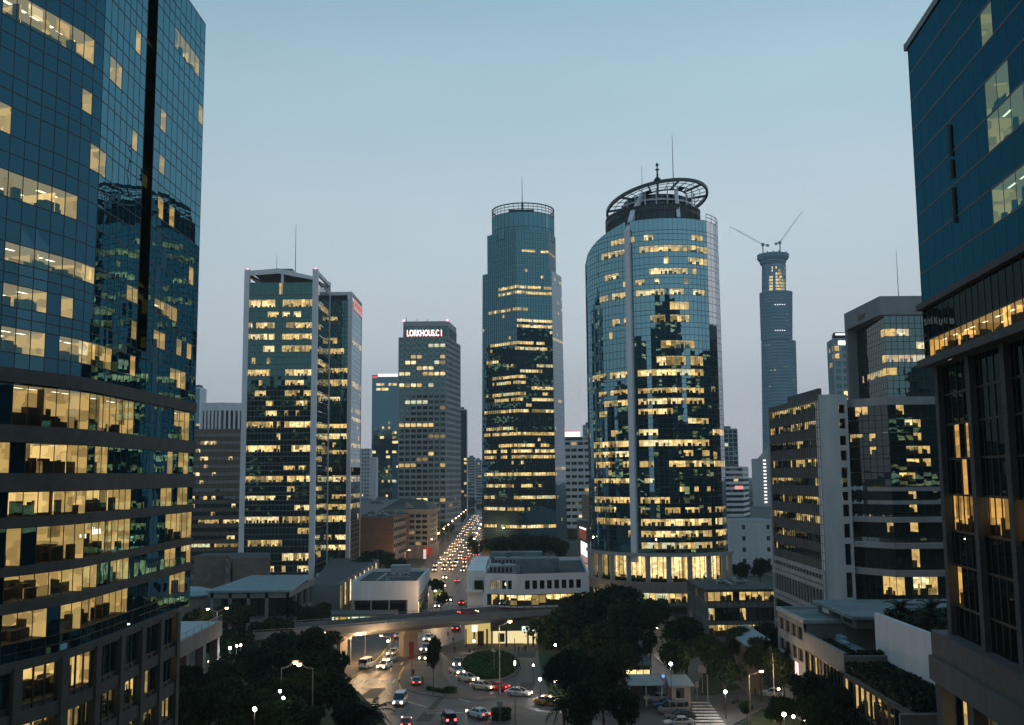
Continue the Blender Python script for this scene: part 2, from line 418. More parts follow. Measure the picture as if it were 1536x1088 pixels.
# thin high cloud: a slow, very soft unevenness in the dusk sky
mp = N(nt, 'ShaderNodeMapping'); mp.inputs['Scale'].default_value = (1.6, 1.6, 4.5); L.new(tc.outputs['Generated'], mp.inputs[0])
no = N(nt, 'ShaderNodeTexNoise'); no.inputs['Scale'].default_value = 1.7; no.inputs['Detail'].default_value = 4; no.inputs['Roughness'].default_value = .5; L.new(mp.outputs[0], no.inputs['Vector'])
mr = N(nt, 'ShaderNodeMapRange'); mr.inputs['From Min'].default_value = .3; mr.inputs['From Max'].default_value = .7; mr.inputs['To Min'].default_value = .96; mr.inputs['To Max'].default_value = 1.03; L.new(no.outputs['Fac'], mr.inputs['Value'])
# brighter towards the afterglow on the right
az = N(nt, 'ShaderNodeMapRange'); az.inputs['From Min'].default_value = -1; az.inputs['From Max'].default_value = 1; az.inputs['To Min'].default_value = .86; az.inputs['To Max'].default_value = 1.14; L.new(sx.outputs['X'], az.inputs['Value'])
m1 = N(nt, 'ShaderNodeMath', operation='MULTIPLY'); L.new(mr.outputs[0], m1.inputs[0]); L.new(az.outputs[0], m1.inputs[1])
vm_ = N(nt, 'ShaderNodeVectorMath', operation='SCALE'); L.new(ra.outputs[0], vm_.inputs[0]); # lens corner falloff put into the sky colour: brightest ahead, dimmer to the sides
ay = N(nt, 'ShaderNodeMapRange'); ay.inputs['From Min'].default_value = .80; ay.inputs['From Max'].default_value = 1.0; ay.inputs['To Min'].default_value = .90; ay.inputs['To Max'].default_value = 1.06; L.new(sx.outputs['Y'], ay.inputs['Value'])
m2 = N(nt, 'ShaderNodeMath', operation='MULTIPLY'); L.new(m1.outputs[0], m2.inputs[0]); L.new(ay.outputs[0], m2.inputs[1])
L.new(m2.outputs[0], vm_.inputs['Scale'])
sk = N(nt, 'ShaderNodeVectorMath', operation='SCALE'); L.new(sky.outputs[0], sk.inputs[0]); sk.inputs['Scale'].default_value = .03
ad = N(nt, 'ShaderNodeVectorMath', operation='ADD'); L.new(vm_.outputs[0], ad.inputs[0]); L.new(sk.outputs[0], ad.inputs[1])
L.new(ad.outputs[0], bg.inputs[0]); bg.inputs[1].default_value = 1.12; L.new(bg.outputs[0], wo.inputs[0])
sl = bpy.data.lights.new('dusk_afterglow', 'SUN'); sl.energy = .06; sl.angle = R(25); sl.color = (1.0, .78, .72)
so = bpy.data.objects.new('dusk_afterglow', sl); COL.objects.link(so); so.rotation_euler = (R(84), 0, R(105)); so.location = (0, 0, 300)
cd = bpy.data.cameras.new('camera'); cam = bpy.data.objects.new('camera', cd); COL.objects.link(cam)
cd.lens = 35.0; cd.sensor_width = 36.0; cd.sensor_fit = 'HORIZONTAL'; cd.clip_start = .5; cd.clip_end = 20000
R0, U0, F0 = V((1, 0, 0)), V((0, -sin(PITCH), cos(PITCH))), V((0, cos(PITCH), sin(PITCH)))
RX = R0*cos(ROLL)-U0*sin(ROLL); UX = R0*sin(ROLL)+U0*cos(ROLL)
M = Matrix((RX, UX, -F0)).transposed().to_4x4(); M.translation = V((0, 0, CH)); cam.matrix_world = M
sc.camera = cam
sc.view_settings.view_transform = 'Standard'; sc.view_settings.look = 'None'; sc.view_settings.gamma = 1.0; sc.view_settings.exposure = 0.0
cy = sc.cycles
cy.max_bounces = 6; cy.diffuse_bounces = 2; cy.glossy_bounces = 3; cy.transmission_bounces = 2; cy.transparent_max_bounces = 10; cy.volume_bounces = 0
cy.caustics_reflective = False; cy.caustics_refractive = False; cy.use_denoising = True; cy.sample_clamp_indirect = 4.0
cy.use_light_tree = True; cy.blur_glossy = .3

# ------------------------------------------------------------------ shared surfaces
CONC = solid('grey_concrete', (.185, .195, .205), .85, .22, .25, streak=True)  # the sky's blue cast is put into the concrete colour
CONCL = solid('pale_concrete', (.33, .34, .355), .8, .18, .3, streak=True)
CONCD = solid('dark_concrete', (.095, .10, .105), .85, .3, .3, streak=True)
WHITE = solid('white_render', (.70, .70, .73), .8, .14, .25, streak=True)
STONE = solid('pink_stone', (.24, .20, .18), .75, .2, .4, streak=True)
DARKM = solid('dark_metal', (.03, .035, .04), .45, .3, 1.0)
STEEL = solid('galvanised_steel', (.30, .31, .32), .5, .2, 1.0, metal=.3)
ROOFB = solid('bitumen_roof', (.065, .075, .08), .95, .45, .22, bump=.3)
ROOFM = solid('blue_metal_roof', (.20, .30, .36), .5, .2, .3)
ROOFC = solid('concrete_roof', (.18, .22, .24), .9, .4, .18)
BRICK = solid('brown_brick', (.17, .085, .055), .9, .3, .5)
BROWN = solid('brown_render', (.20, .15, .12), .9, .3, .4)
WOODP = solid('dark_panel', (.02, .02, .02), .6, .3, .5)
REDL = emit('red_beacon', (1.0, .12, .14), 9)
LETW = emit('white_sign_light', (1.0, .97, .97), 2.2, False)
LETR = emit('red_sign_light', (1.0, .10, .10), 1.1, False)

# ------------------------------------------------------------------ ground
m, nt, out = newmat('asphalt'); L = nt.links
b = N(nt, 'ShaderNodeBsdfPrincipled'); geo = N(nt, 'ShaderNodeNewGeometry')
n1 = N(nt, 'ShaderNodeTexNoise'); n1.inputs['Scale'].default_value = .12; n1.inputs['Detail'].default_value = 8; n1.inputs['Roughness'].default_value = .7; L.new(geo.outputs['Position'], n1.inputs['Vector'])
ra = N(nt, 'ShaderNodeValToRGB'); ra.color_ramp.elements[0].position = .32; ra.color_ramp.elements[1].position = .72
ra.color_ramp.elements[0].color = (.030, .031, .034, 1); ra.color_ramp.elements[1].color = (.075, .075, .078, 1)
L.new(n1.outputs['Fac'], ra.inputs[0]); L.new(ra.outputs[0], b.inputs['Base Color'])
rr = N(nt, 'ShaderNodeMapRange'); rr.inputs['To Min'].default_value = .33; rr.inputs['To Max'].default_value = .62; L.new(n1.outputs['Fac'], rr.inputs['Value']); L.new(rr.outputs[0], b.inputs['Roughness'])
n2 = N(nt, 'ShaderNodeTexNoise'); n2.inputs['Scale'].default_value = 6; n2.inputs['Detail'].default_value = 3; L.new(geo.outputs['Position'], n2.inputs['Vector'])
bp = N(nt, 'ShaderNodeBump'); bp.inputs['Strength'].default_value = .25; bp.inputs['Distance'].default_value = .03; L.new(n2.outputs['Fac'], bp.inputs['Height']); L.new(bp.outputs[0], b.inputs['Normal'])
L.new(b.outputs[0], out.inputs[0]); ASPH = m
GROUND = solid('city_ground', (.035, .040, .030), .95, .5, .03)
PAVE = solid('paving', (.10, .092, .085), .85, .35, .35)
KERB = solid('kerb_stone', (.24, .23, .22), .8, .3, .5)
PAINT = solid('road_paint', (.62, .60, .54), .7, .3, .9)
PAINTY = solid('yellow_road_paint', (.52, .36, .08), .7, .3, .9)
GRASS = solid('lawn', (.030, .055, .018), .95, .5, .5, bump=.5)
g = MB(); g.poly(((-9000, -1500, -.02), (9000, -1500, -.02), (9000, 12000, -.02), (-9000, 12000, -.02)))
struct(g.build('ground', GROUND))
# ------------------------------------------------------------------ near left: curved glass tower
GL_A = glass('teal_curtain_glass', (.32, .74, .92), .22, (.004, .018, .024), jit=.006, gmax=.62)
GC_A = glass('teal_vision_glass', (.24, .78, .90), .10, clear=True, jit=.006, trans=(.64, .62, .54), gmax=.55)
MUL_A = solid('curtain_mullion', (.02, .03, .035), .5, .3, 1.0)
BANDA = solid('dark_band_stone', (.085, .082, .08), .85, .3, .6)
th = thing('glass_tower', 'very tall curved teal glass tower with a dark vertical slot and grey floor bands', 'tower', (-46, 90, 0))
rows = [(12, 52), (98, 133), (177, 218), (270, 308), (372, 400), (432, 465), (495, 532), (578, 642), (664, 710), (738, 776), (792, 850), (864, 904), (920, 966)]
zr = [(zat(b_, 77, 50), zat(a_, 77, 50)) for a_, b_ in rows][::-1]
ztop = at(303, 37, 112.7).z
z = zr[-1][1]
while z < ztop+12: z += 2.9; zr.append((z, z+2.3)); z += 2.3
fl = []; prev = 26.3
for a_, b_ in zr: fl.append((prev, a_, b_)); prev = b_
low = [f for f in fl if f[2] < ztop-.8]; low.append((low[-1][2], (low[-1][2]+ztop)/2, ztop))
front = spline([(-45, 58), (-40.6, 68), (-38.6, 75), (-36.6, 81), (-36.0, 84.6)], 5)+[(-36, 86), (-36, 90), (-36, 94.6)]
back = [(-36, 97.3), (-36, 112.7)]
# lit stretches by floor from the bottom, as picture columns
LA = [[(0, 250)], [(0, 70), (80, 150), (168, 250)], [(0, 42), (50, 110), (118, 172), (180, 240)],
      [(0, 76), (84, 135), (140, 250)], [(0, 20), (30, 82), (84, 128), (140, 162), (205, 250)], [(12, 250)],
      [(0, 66), (84, 172), (195, 212)], [(0, 70), (100, 112), (200, 212)], [(0, 66), (80, 108), (118, 140), (190, 212)], [(0, 70), (80, 118)],
      [(0, 26), (36, 48), (140, 156)], [(0, 3), (118, 132)], [(0, 20), (30, 120), (164, 180)], [(204, 212)], [(0, 60)], [(30, 90), (150, 200)]]
LAf = rows_lit(LA, 5, .004)
GL_A2 = glass('dimmed_front_glass', (.19, .56, .80), .135, (.004, .016, .024), jit=.006, gmax=.55)  # darker copy for the front; its dimmer reflection put into the tint
TN = lambda fi: (.3, .6, 1.2, 4, 8, .8) if fi > 6 else (2, 4, 2, 4, 2, .5)
facade(th, front[:21], fl, 1.5, LAf, GL_A2, GC_A, GL_A2, MUL_A, (.055, .02), (.07, .03), 6.5, 2, 11, smooth=True, white=.7, midrail=.5, tones=TN)
facade(th, front[20:], fl, 1.4, LAf, GL_A, GC_A, GL_A, MUL_A, (.055, .02), (.07, .03), 6.5, 2, 13, smooth=True, white=.7, uoff=40, midrail=.5, tones=TN)
LB = [[(248, 280)], [(246, 262), (268, 285)], [(250, 285)], [(244, 258), (266, 284)], [(248, 256), (270, 284)], [(262, 284)], [(258, 280)], [(232, 248), (262, 270), (281, 288)], [(236, 246), (250, 262)], [(281, 288)],
      [(232, 248), (255, 262)], [(238, 246)], [(239, 250)], [], [(266, 300)], []]
facade(th, back, low, 1.7, rows_lit(LB, 6, .01), GL_A, GC_A, GL_A, MUL_A, (.055, .02), (.07, .03), 5, 2, 12, uoff=80, white=.5, midrail=.5, tones=TN)
facade(th, [back[-1], (-60, 116)], even_floors(26, ztop, 18, .4), 2.2, rnd_lit(3, .1, .2), GL_A, GC_A, GL_A, None, seed=2, uoff=150)
# dark recessed slot between the two glass faces, glass again below it
SLOT = glass('slot_glass', (.5, .7, .7), .05, (.004, .006, .004), jit=.01, gmax=.3)
zs = at(218, 527, 96).z
b = MB(); a_, c_ = V((-36, 94.6, 0)), V((-36, 97.3, 0)); inn = V((-1.6, 0, 0))
f = lambda p, z: V((p.x, p.y, z)); zt = fl[-1][2]
b.poly((f(a_, zs), f(a_+inn, zs), f(a_+inn, zt), f(a_, zt))); b.poly((f(c_+inn, zs), f(c_, zs), f(c_, zt), f(c_+inn, zt)))
b.poly((f(a_+inn, zs), f(c_+inn, zs), f(c_+inn, zt), f(a_+inn, zt))); b.poly((f(a_, zs), f(c_, zs), f(c_+inn, zs), f(a_+inn, zs)))
z = zs+2
while z < zt-4:
    b.hexa([f(a_+inn*.9, z), f(c_+inn*.9, z), f(c_+inn*.6, z), f(a_+inn*.6, z), f(a_+inn*.9, z+.5), f(c_+inn*.9, z+.5), f(c_+inn*.6, z+.5), f(a_+inn*.6, z+.5)], 1); z += 4.2
b.build('shadow_slot', [SLOT, MUL_A], th)
for v in (60, 266, 375+60, 440):
    q = MB(); z = at(222, v, 96).z; q.poly((f(a_+inn*.93, z), f(c_+inn*.93, z), f(c_+inn*.93, z+1.3), f(a_+inn*.93, z+1.3)), 3 if v != 266 else 1); q.build('lit_room', ROOM, th)
facade(th, [(-36, 94.6), (-36, 97.3)], [x for x in fl if x[2] < zs]+[(fl[6][2], fl[6][2]+.01, zs)], 1.5, lambda *a: False, GL_A, GC_A, GL_A, MUL_A, (.055, .02), (.085, .03), uoff=70)
# concrete floor bands of the lower storeys
P = arclen(front, 1.55); E, Nn = normals(P); P2 = sample([(-36, 94.6)]+back, 1.5); E2, N2 = normals(P2)
for lo, hi in ((0, 26.4), (zr[0][1], zr[1][0]), (zr[1][1], zr[2][0]), (zr[2][1], zr[3][0]), (zr[3][1], zr[4][0]), (zr[4][1], zr[4][1]+1.35), (zr[5][1]+.1, zr[5][1]+1.25)):
    if lo == 0: continue
    b = MB(); rail_band(b, P, Nn, lo+.02, hi-.02, .24); rail_band(b, P2, N2, lo+.02, hi-.02, .22); b.build('floor_band', BANDA, th)
# plinth storeys below, seen through a gap at the bottom edge of the view
PL = spline([(-45.2, 58), (-40.8, 68), (-36.9, 80.5), (-36.0, 86), (-35.9, 95), (-36.0, 108)], 5)
def lo_lit(fi, u, n, i):
    if fi == 2: return i > 8 and random.Random(i//4+3).random() < .45
    return random.Random(i//5*7+fi*3).random() < .72
facade(th, PL, [(14.4, 15.6, 18.0), (18.0, 19.3, 21.9), (21.9, 23.0, 26.2)], 1.25, lo_lit, GL_A, GC_A, BANDA, MUL_A, (.10, .12), (.16, .12), 5, 2, 31, smooth=True, uoff=300)
P3 = arclen(PL, 5.2); E3, N3 = normals(P3); PQ = arclen(PL, 1.25); EQ, NQ = normals(PQ)
for lo, hi in ((25.7, 26.4), (21.6, 22.6), (17.7, 18.9), (13.6, 15.2)): b = MB(); rail_band(b, PQ, NQ, lo, hi, .3); b.build('floor_band', BANDA, th)
for p, k in zip(P3, N3): b = MB(); c = p+k*.1; b.rbox(c.x, c.y, 11.5, 26.0, .8, .9, atan2(k.y, k.x)); b.build('plinth_pier', BANDA, th)
b = MB(); b.prism([(-45, 58), (-41, 67), (-39, 75), (-37.4, 82), (-36.8, 86), (-36.8, 96), (-36.8, 101), (-36.8, 112), (-70, 116), (-70, 58)][::1], 0, 13.8)
b.build('base_core', BANDA, th)
# the small sign inside the lit storey
p = at(152, 799, 94); s = lettering('screen_lettering', 'kimia', V((-36.25, 87.6, at(152, 801, 87.6).z)), .9, (R(90), 0, R(90)), LETW, th, .02)
p = at(130, 804, 90); s = lettering('screen_lettering', 'to ing', V((-36.25, 84.9, at(132, 806, 84.9).z)), .5, (R(90), 0, R(88)), LETW, th, .02)
def zs_of(vs, u, Y): return [at(u, v, Y).z for v in vs]
def row_floors(vs, u, Y, wfrac, zbot):
    """storeys from the picture height of each window row's centre, bottom one first; returns floors"""
    z = zs_of(vs, u, Y)[::-1]; out = []; prev = zbot
    for i, c in enumerate(z):
        up = (z[i+1]-c) if i+1 < len(z) else (c-z[i-1]); h = up*wfrac/2
        out.append((prev, c-h, c+h)); prev = c+h
    return out
GREYGL = dict(jit=.012)
# ------------------------------------------------------------------ white-pillared tower, left of the avenue
GL_B = glass('green_black_glass', (.34, .86, .88), .13, (.006, .016, .016), jit=.012, gmax=.5)
GC_B = glass('clear_office_glass', (.55, .92, .95), .08, clear=True, jit=.010, trans=(.92, .90, .80), gmax=.5)
GL_BS = glass('pale_side_glass', (.78, .92, 1.0), .34, (.02, .03, .035), jit=.008, gmax=.72)  # paler copy for side faces; their bright sky reflection put into tint
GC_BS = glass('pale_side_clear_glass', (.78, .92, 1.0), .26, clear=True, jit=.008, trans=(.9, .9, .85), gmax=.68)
MUL_B = solid('dark_mullion', (.025, .035, .04), .5, .3, 1)
MUL_B2 = solid('slab_edge', (.13, .15, .16), .6, .2, 1)
PILL = solid('white_pillar_cladding', (.74, .74, .79), .7, .12, .25, streak=True)
YB = 380.0
xl, xr = xat(361.5, YB, 640), xat(473.5, YB, 640); pw = 2.0
th = thing('office_tower', 'slab tower with white corner pillars, an open roof frame and a mast on top', 'tower', (xl, YB, 0))
vrow = [434, 455, 471.5, 488, 505, 523, 541, 559, 574, 590, 605, 620, 637, 655, 673, 689.5, 702, 718.6, 734, 747, 762, 780, 797, 815, 836, 854]
fl = row_floors(vrow, 420, YB, .58, 4)
ztop = zat(404, YB, 420); zgl = zat(424, YB, 420); zsh = fl[-1][0]
fl[-1] = (fl[-1][0], fl[-1][1]-.5, zgl)
xi0, xi1 = xl+pw, xr-pw; ul = lambda t: 369+t*(466-369)
FR = [[], [(0, .45), (.58, 1)], [(.32, .85)], [(0, .45), (.62, 1)], [(.05, .45), (.58, 1)], [(.25, .45), (.58, 1)], [(.07, .14), (.3, .36)], [(0, .45), (.58, 1)], [(.6, .87)], [(.15, .3), (.58, 1)], [(.3, .42), (.75, .92)],
      [(.35, .5), (.58, .66), (.75, .84)], [(0, .43), (.46, .55), (.58, 1)], [(.48, .53)], [(0, .55), (.7, 1)], [], [(.56, .92)], [(0, 1)], [(.63, .67)], [(0, .44), (.66, .7)], [(.75, 1)], [(0, .43), (.45, .53), (.57, 1)], [(.82, 1)], [(0, .55), (.79, .82)], [(.55, 1)], [(0, .43), (.8, 1)]]
ROWS = [[(ul(a), ul(b)) for a, b in r] for r in FR][::-1]
front = [(xi0, YB+.4), (xi1, YB+.4)]
facade(th, front, fl, 1.45, rows_lit(ROWS, 21, .012), GL_B, GC_B, GL_B, MUL_B2, (.07, .08), (.28, .12), 3.2, 1, 22, white=.5)
rg = random.Random(4)
SR = [[(474, 493)] if i in (1, 6, 9, 12, 13, 14, 20, 21) else [(474, 482)] if i in (3, 15, 18, 24) else [] for i in range(26)][::-1]
fl2 = [(a, b_+.3, c_-.3) for a, b_, c_ in fl]
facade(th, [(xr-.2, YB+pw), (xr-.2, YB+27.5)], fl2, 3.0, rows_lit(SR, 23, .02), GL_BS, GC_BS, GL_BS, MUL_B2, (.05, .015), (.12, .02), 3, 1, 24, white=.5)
b = MB()
for x in (xl, xr-pw): b.box(x, x+pw, YB, YB+pw, 0, ztop); b.build('corner_pillar', PILL, th); b = MB()
b.box(xl, xl+pw, YB+26, YB+28, 0, zat(404, YB, 420)); b.build('corner_pillar', PILL, th)
b = MB(); b.box(xr-pw, xr, YB+26.5, YB+28, 0, ztop); b.build('corner_pillar', PILL, th)
b = MB(); b.box(xi0, xr-4.2, YB+4.2, YB+26.4, 0, zgl-.6); b.box(xl+.05, xi0, YB+pw, YB+26, 0, zgl-.6); b.build('tower_core', WOODP, th)
# open roof frame: shallow-pitched canopy on posts round a plant room
b = MB(); xm = (xl+xr)/2-1
hb = 1.5
b.hexa([(xi0, YB+.1, ztop-2.4), (xm, YB+.1, ztop-1.6), (xm, YB+.7, ztop-1.6), (xi0, YB+.7, ztop-2.4), (xi0, YB+.1, ztop-.5), (xm, YB+.1, ztop+.4), (xm, YB+.7, ztop+.4), (xi0, YB+.7, ztop-.5)])
b.hexa([(xm, YB+.1, ztop-1.6), (xi1, YB+.1, ztop-4.2), (xi1, YB+.7, ztop-4.2), (xm, YB+.7, ztop-1.6), (xm, YB+.1, ztop+.4), (xi1, YB+.1, ztop-2.9), (xi1, YB+.7, ztop-2.9), (xm, YB+.7, ztop+.4)])
b.box(xr-1.2, xr-.2, YB+pw, YB+26.4, ztop-1.8, ztop-.4); b.box(xl+.1, xl+1.0, YB+pw, YB+26, ztop-1.8, ztop-.4); b.box(xi0, xi1, YB+26.4, YB+27.4, ztop-2.2, ztop-.5)
b.build('roof_beam', PILL, th)
b = MB(); b.poly(((xi0, YB+.7, ztop-.8), (xm, YB+.7, ztop+.1), (xm, YB+26, ztop+1.1), (xi0, YB+26, ztop-.8))); b.poly(((xm, YB+.7, ztop+.1), (xi1, YB+.7, ztop-3.2), (xi1, YB+26, ztop-1.2), (xm, YB+26, ztop+1.1)))
b.box(xm-1, xm+3.5, YB+8, YB+12, ztop-.2, ztop+1.9); b.build('roof', ROOFM, th)
b = MB(); b.box(xl+9, xr-2.5, YB+6, YB+21, zgl-.5, ztop-2.5); b.build('plant_room', DARKM, th)
for t in (.5,): b = MB(); b.box(xi0+(xi1-xi0)*t, xi0+(xi1-xi0)*t+.9, YB+.2, YB+.9, zgl-.3, ztop-1.6); b.build('roof_post', PILL, th)
b = MB(); b.bar((xl+1.5, YB+1.2, ztop-2), (xl+8.5, YB+7, zgl), .7); b.build('roof_brace', DARKM, th)
b = MB(); b.bar((xr-1, YB+18, zgl+.5), (xr-1, YB+26, zgl+3.5), .5); b.build('roof_brace', DARKM, th)
m0 = at(443, 403, YB+10); b = MB(); b.cyl((m0.x, YB+10, ztop), (m0.x, YB+10, zat(336, YB+10, 443)), .16, .07, 6); b.build('mast', DARKM, th)
m1 = at(415, 403, YB+10); b = MB(); b.cyl((m1.x, YB+10, ztop-1), (m1.x, YB+10, zat(384, YB+10, 415)), .11, .06, 6); b.build('mast', DARKM, th)
for x in (xl+1, xr-1): b = MB(); b.lathe((x, YB+1, ztop), [(.3, 0), (.3, .5), (0, .7)], 8); b.build('beacon', REDL, th)
XB, ZTB = (xl, xr), ztop
# ------------------------------------------------------------------ the narrower slab joined behind it
YS = 408.5
x0, x1 = xr-3, xat(526.2, YS, 640)
th = thing('office_slab', 'narrower dark slab with a pink sign on its side, directly behind the white-pillared tower', 'tower', ((x0+x1)/2, YS, 0))
ztp = zat(438, YS, 526)
def w_s(y4): return y4/2.72+320
vs = [w_s(q) for q in (365, 400, 430, 475, 520, 563, 605, 642, 692, 725, 757, 800, 835, 868, 910, 945, 975, 1010, 1045, 1078)]+[680+q/3.887 for q in (95, 152, 205, 253, 313, 382, 435, 490, 550, 625)]
fl = row_floors(vs, 510, YS, .56, 6)
LIT = {2: [(493, 505)], 4: [(494, 505)], 5: [(490, 521)], 7: [(490, 521)], 8: [(490, 521)], 10: [(490, 512)], 13: [(490, 504), (507, 521)], 14: [(490, 521)], 16: [(490, 521)], 18: [(490, 512)], 19: [(490, 521)], 20: [(490, 505), (510, 514)], 21: [(490, 521)], 23: [(498, 521)], 24: [(490, 521)], 25: [(490, 521)], 27: [(490, 521)], 28: [(490, 521)]}
facade(th, [(x0, YS), (x1-1.6, YS)], fl, 1.4, rows_lit([LIT.get(i, []) for i in range(30)][::-1], 31, .02), GL_B, GC_B, GL_B, MUL_B, (.10, .10), (.14, .08), 3, 1, 32, white=.4)
LS = {4: 1, 8: 1, 11: 1, 12: 1, 15: 1, 17: 1, 19: 1, 20: 1, 21: 1, 23: 1, 24: 1}
YE = YS+27
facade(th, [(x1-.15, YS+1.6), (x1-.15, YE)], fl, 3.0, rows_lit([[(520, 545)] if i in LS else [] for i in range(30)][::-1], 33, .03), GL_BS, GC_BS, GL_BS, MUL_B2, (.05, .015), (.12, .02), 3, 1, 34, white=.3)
b = MB(); b.box(x1-1.6, x1, YS-.3, YS+1.6, 0, ztp); b.build('corner_pillar', PILL, th)
b = MB(); b.box(x0, x1-4, YS+4, YE, 0, ztp-.8); b.box(x0, x1-2, YS+.3, YS+1.5, ztp-6.5, ztp-.8); b.build('tower_core', WOODP, th)
b = MB(); b.box(x0, x1-1.6, YS-.1, YS+.8, ztp-1.4, ztp); b.box(x1-.9, x1, YS+1.6, YE, ztp-.9, ztp); b.box(x0, x1, YE, YE+.6, 0, ztp); b.build('parapet', PILL, th)
b = MB(); za, zb = ztp-6.4, ztp-2.2; y0_, y1_ = YS+4.5, YE-.5
sg = thing('sign_board', 'glowing pink and white sign board high on the side of the narrower slab', 'sign', (x1, YS+12, za))
b.box(x1, x1+.35, y0_, y1_, za, zb); b.build('board', emit('pink_sign_panel', (1.0, .60, .58), .58, False), sg)
b = MB()
for k in range(5): y = y0_+1.5+k*4; b.box(x1+.36, x1+.42, y, y+2.2, za+1.2, zb-1.3+(k % 2)*.4)
b.build('emblem', emit('sign_emblem_red', (1.0, .16, .18), .6, False), sg)
# ------------------------------------------------------------------ central faceted tower
GL_K = glass('deep_teal_glass', (.31, .74, .92), .24, (.004, .014, .018), jit=.010, gmax=.6)
GC_K = glass('deep_teal_clear_glass', (.50, .90, 1.0), .09, clear=True, jit=.010, trans=(.9, .88, .78), gmax=.55)
MUL_K = solid('slate_mullion', (.03, .045, .055), .5, .3, 1)
YK = 520.0; cx, cyk = 5.0, 546.0
th = thing('faceted_tower', 'tall faceted teal tower with a round lattice crown and a single spire', 'tower', (cx, cyk, 0))
zS, zU = zat(408, 530, 760), zat(343, YK, 782)
s_at = lambda z: 1.035-(z/zS)*.055
def xfK(x, y, z): s = s_at(z); return (cx+(x-cx)*s, cyk+(y-cyk)*s)
E0 = (xat(776, YK, 560), YK); PL = (-16.1, 538); PR = (21.9, 526.8); PE = (28.3, 545)
nf = 50; h = zS/nf
vk = lambda q: 260+q/3.626
v8 = lambda q: 540+q/3.626
RK = {434: [(748, 826)], 465: [(732, 790)], 482: [(777, 828)], 492: [(777, 828)], 516: [(737, 818)], 523: [(774, 826)], 538: [(731, 748)], 544: [(806, 831)], 554: [(780, 812)], 569: [(740, 790)], 580: [(796, 832)], 587: [(738, 790), (813, 823)], 596: [(741, 784), (799, 834)], 603: [(787, 797)],
      619: [(726, 795), (799, 836)], 641: [(730, 770)], 652: [(725, 837)], 671: [(748, 803), (810, 824)], 681: [(725, 745), (752, 760), (768, 835)], 711: [(725, 837)], 725: [(725, 770), (782, 800), (809, 814)], 745: [(725, 743), (771, 837)], 767: [(725, 795)], 790: [(727, 745), (752, 838)]}
fl = even_floors(0, zS, nf, .42); rowsK = []
for za, zw, zt in fl:
    v = proj((E0[0], E0[1], (zw+zt)/2))[1]; k = min(RK, key=lambda q: abs(q-v)); rowsK.append(RK[k] if abs(k-v) < 4.6 else [])
fl = [f for f in fl if f[2] > 6]; rowsK = rowsK[-len(fl):]
rl = rows_lit(rowsK, 41, .016)
facade(th, [PL, E0], fl, 1.55, rl, GL_K, GC_K, GL_K, MUL_K, (.10, .10), (.10, .06), 2.2, 0, 42, xf=xfK, white=.3)
facade(th, [E0, PR], fl, 1.55, rl, GL_K, GC_K, GL_K, MUL_K, (.10, .10), (.10, .06), 2.2, 0, 43, xf=xfK, white=.3, uoff=30)
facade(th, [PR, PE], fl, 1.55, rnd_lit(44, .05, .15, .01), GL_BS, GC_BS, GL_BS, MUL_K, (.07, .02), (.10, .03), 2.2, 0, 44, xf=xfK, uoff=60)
facade(th, [PE, (26, 566), (-10, 570), PL], fl, 3.0, lambda *a: False, GL_K, GC_K, GL_K, None, xf=xfK, uoff=90)
b = MB(); q = [xfK(*p, zS) for p in (PL, E0, PR, PE, (26, 566), (-10, 570))]; b.poly([(*p, zS) for p in q]); b.build('roof', ROOFB, th)
# upper stage, set in on the left and right
PLu, PRu, PEu = (-13.3, 536.0), (20.6, 526.2), (25.0, 541)
s2 = s_at(zS); xfU = lambda x, y, z: (cx+(x-cx)*s2, cyk+(y-cyk)*s2)
flu = even_floors(zS, zU, 8, .42); RU = [[], [], [], [(784, 803), (805, 838)], [], [], [], []]
for pth, g1, g2, uo in (([PLu, E0], GL_K, GC_K, 0), ([E0, PRu], GL_K, GC_K, 30), ([PRu, PEu], GL_BS, GC_BS, 60), ([PEu, (20, 560), (-8, 560), PLu], GL_K, GC_K, 80)):
    facade(th, pth, flu, 1.55, rows_lit(RU, 45, .006), g1, g2, g1, MUL_K, (.10, .10), (.10, .06), 2.2, 0, 46+uo, xf=xfU, uoff=uo+200)
b = MB(); b.poly([(*xfU(*p, 0), zU) for p in (PLu, E0, PRu, PEu, (20, 560), (-8, 560))]); b.build('roof', ROOFB, th)
# round crown
cc = (xat(784.5, 540, 325), 540.5); rc = 47.5/1493*540; zc0, zc1, zc2 = zU-4, zat(317, 523, 784), zat(304.5, 523, 784)
circ = [(cc[0]+rc*cos(a), cc[1]+rc*sin(a)) for a in [2*pi*i/40 for i in range(41)]]
facade(th, circ, [(zc0, zc0+.05, zU+2.2), (zU+2.2, zU+2.25, zc1)], 2.7, lambda *a: False, GL_K, GC_K, GL_K, MUL_K, (.12, .12), (.2, .1), uoff=400)
b = MB()
for i in range(40): b.bar((*circ[i], zc1), (*circ[i], zc2), .22)
for z in (zc1, zc1+(zc2-zc1)*.33, zc1+(zc2-zc1)*.66, zc2):
    for i in range(40): b.bar((*circ[i], z), (*circ[i+1], z), .3 if z != zc2 else .55)
b.build('crown_lattice', MUL_K, th)
b = MB(); b.poly([(*p, zc1-1.5) for p in circ[:-1]]); b.box(cc[0]-8, cc[0]+6, cc[1]-7, cc[1]+8, zc1-1.4, zc2-.8); b.build('roof', ROOFB, th)
b = MB(); zt = zat(265, 538, 783); xs_ = xat(783.2, 538, 290); b.cyl((xs_, 538, zc1), (xs_, 538, zc2+4.5), .75, .5, 8); b.cyl((xs_, 538, zc2+4.5), (xs_, 538, zt), .22, .08, 6); b.build('spire', DARKM, th)
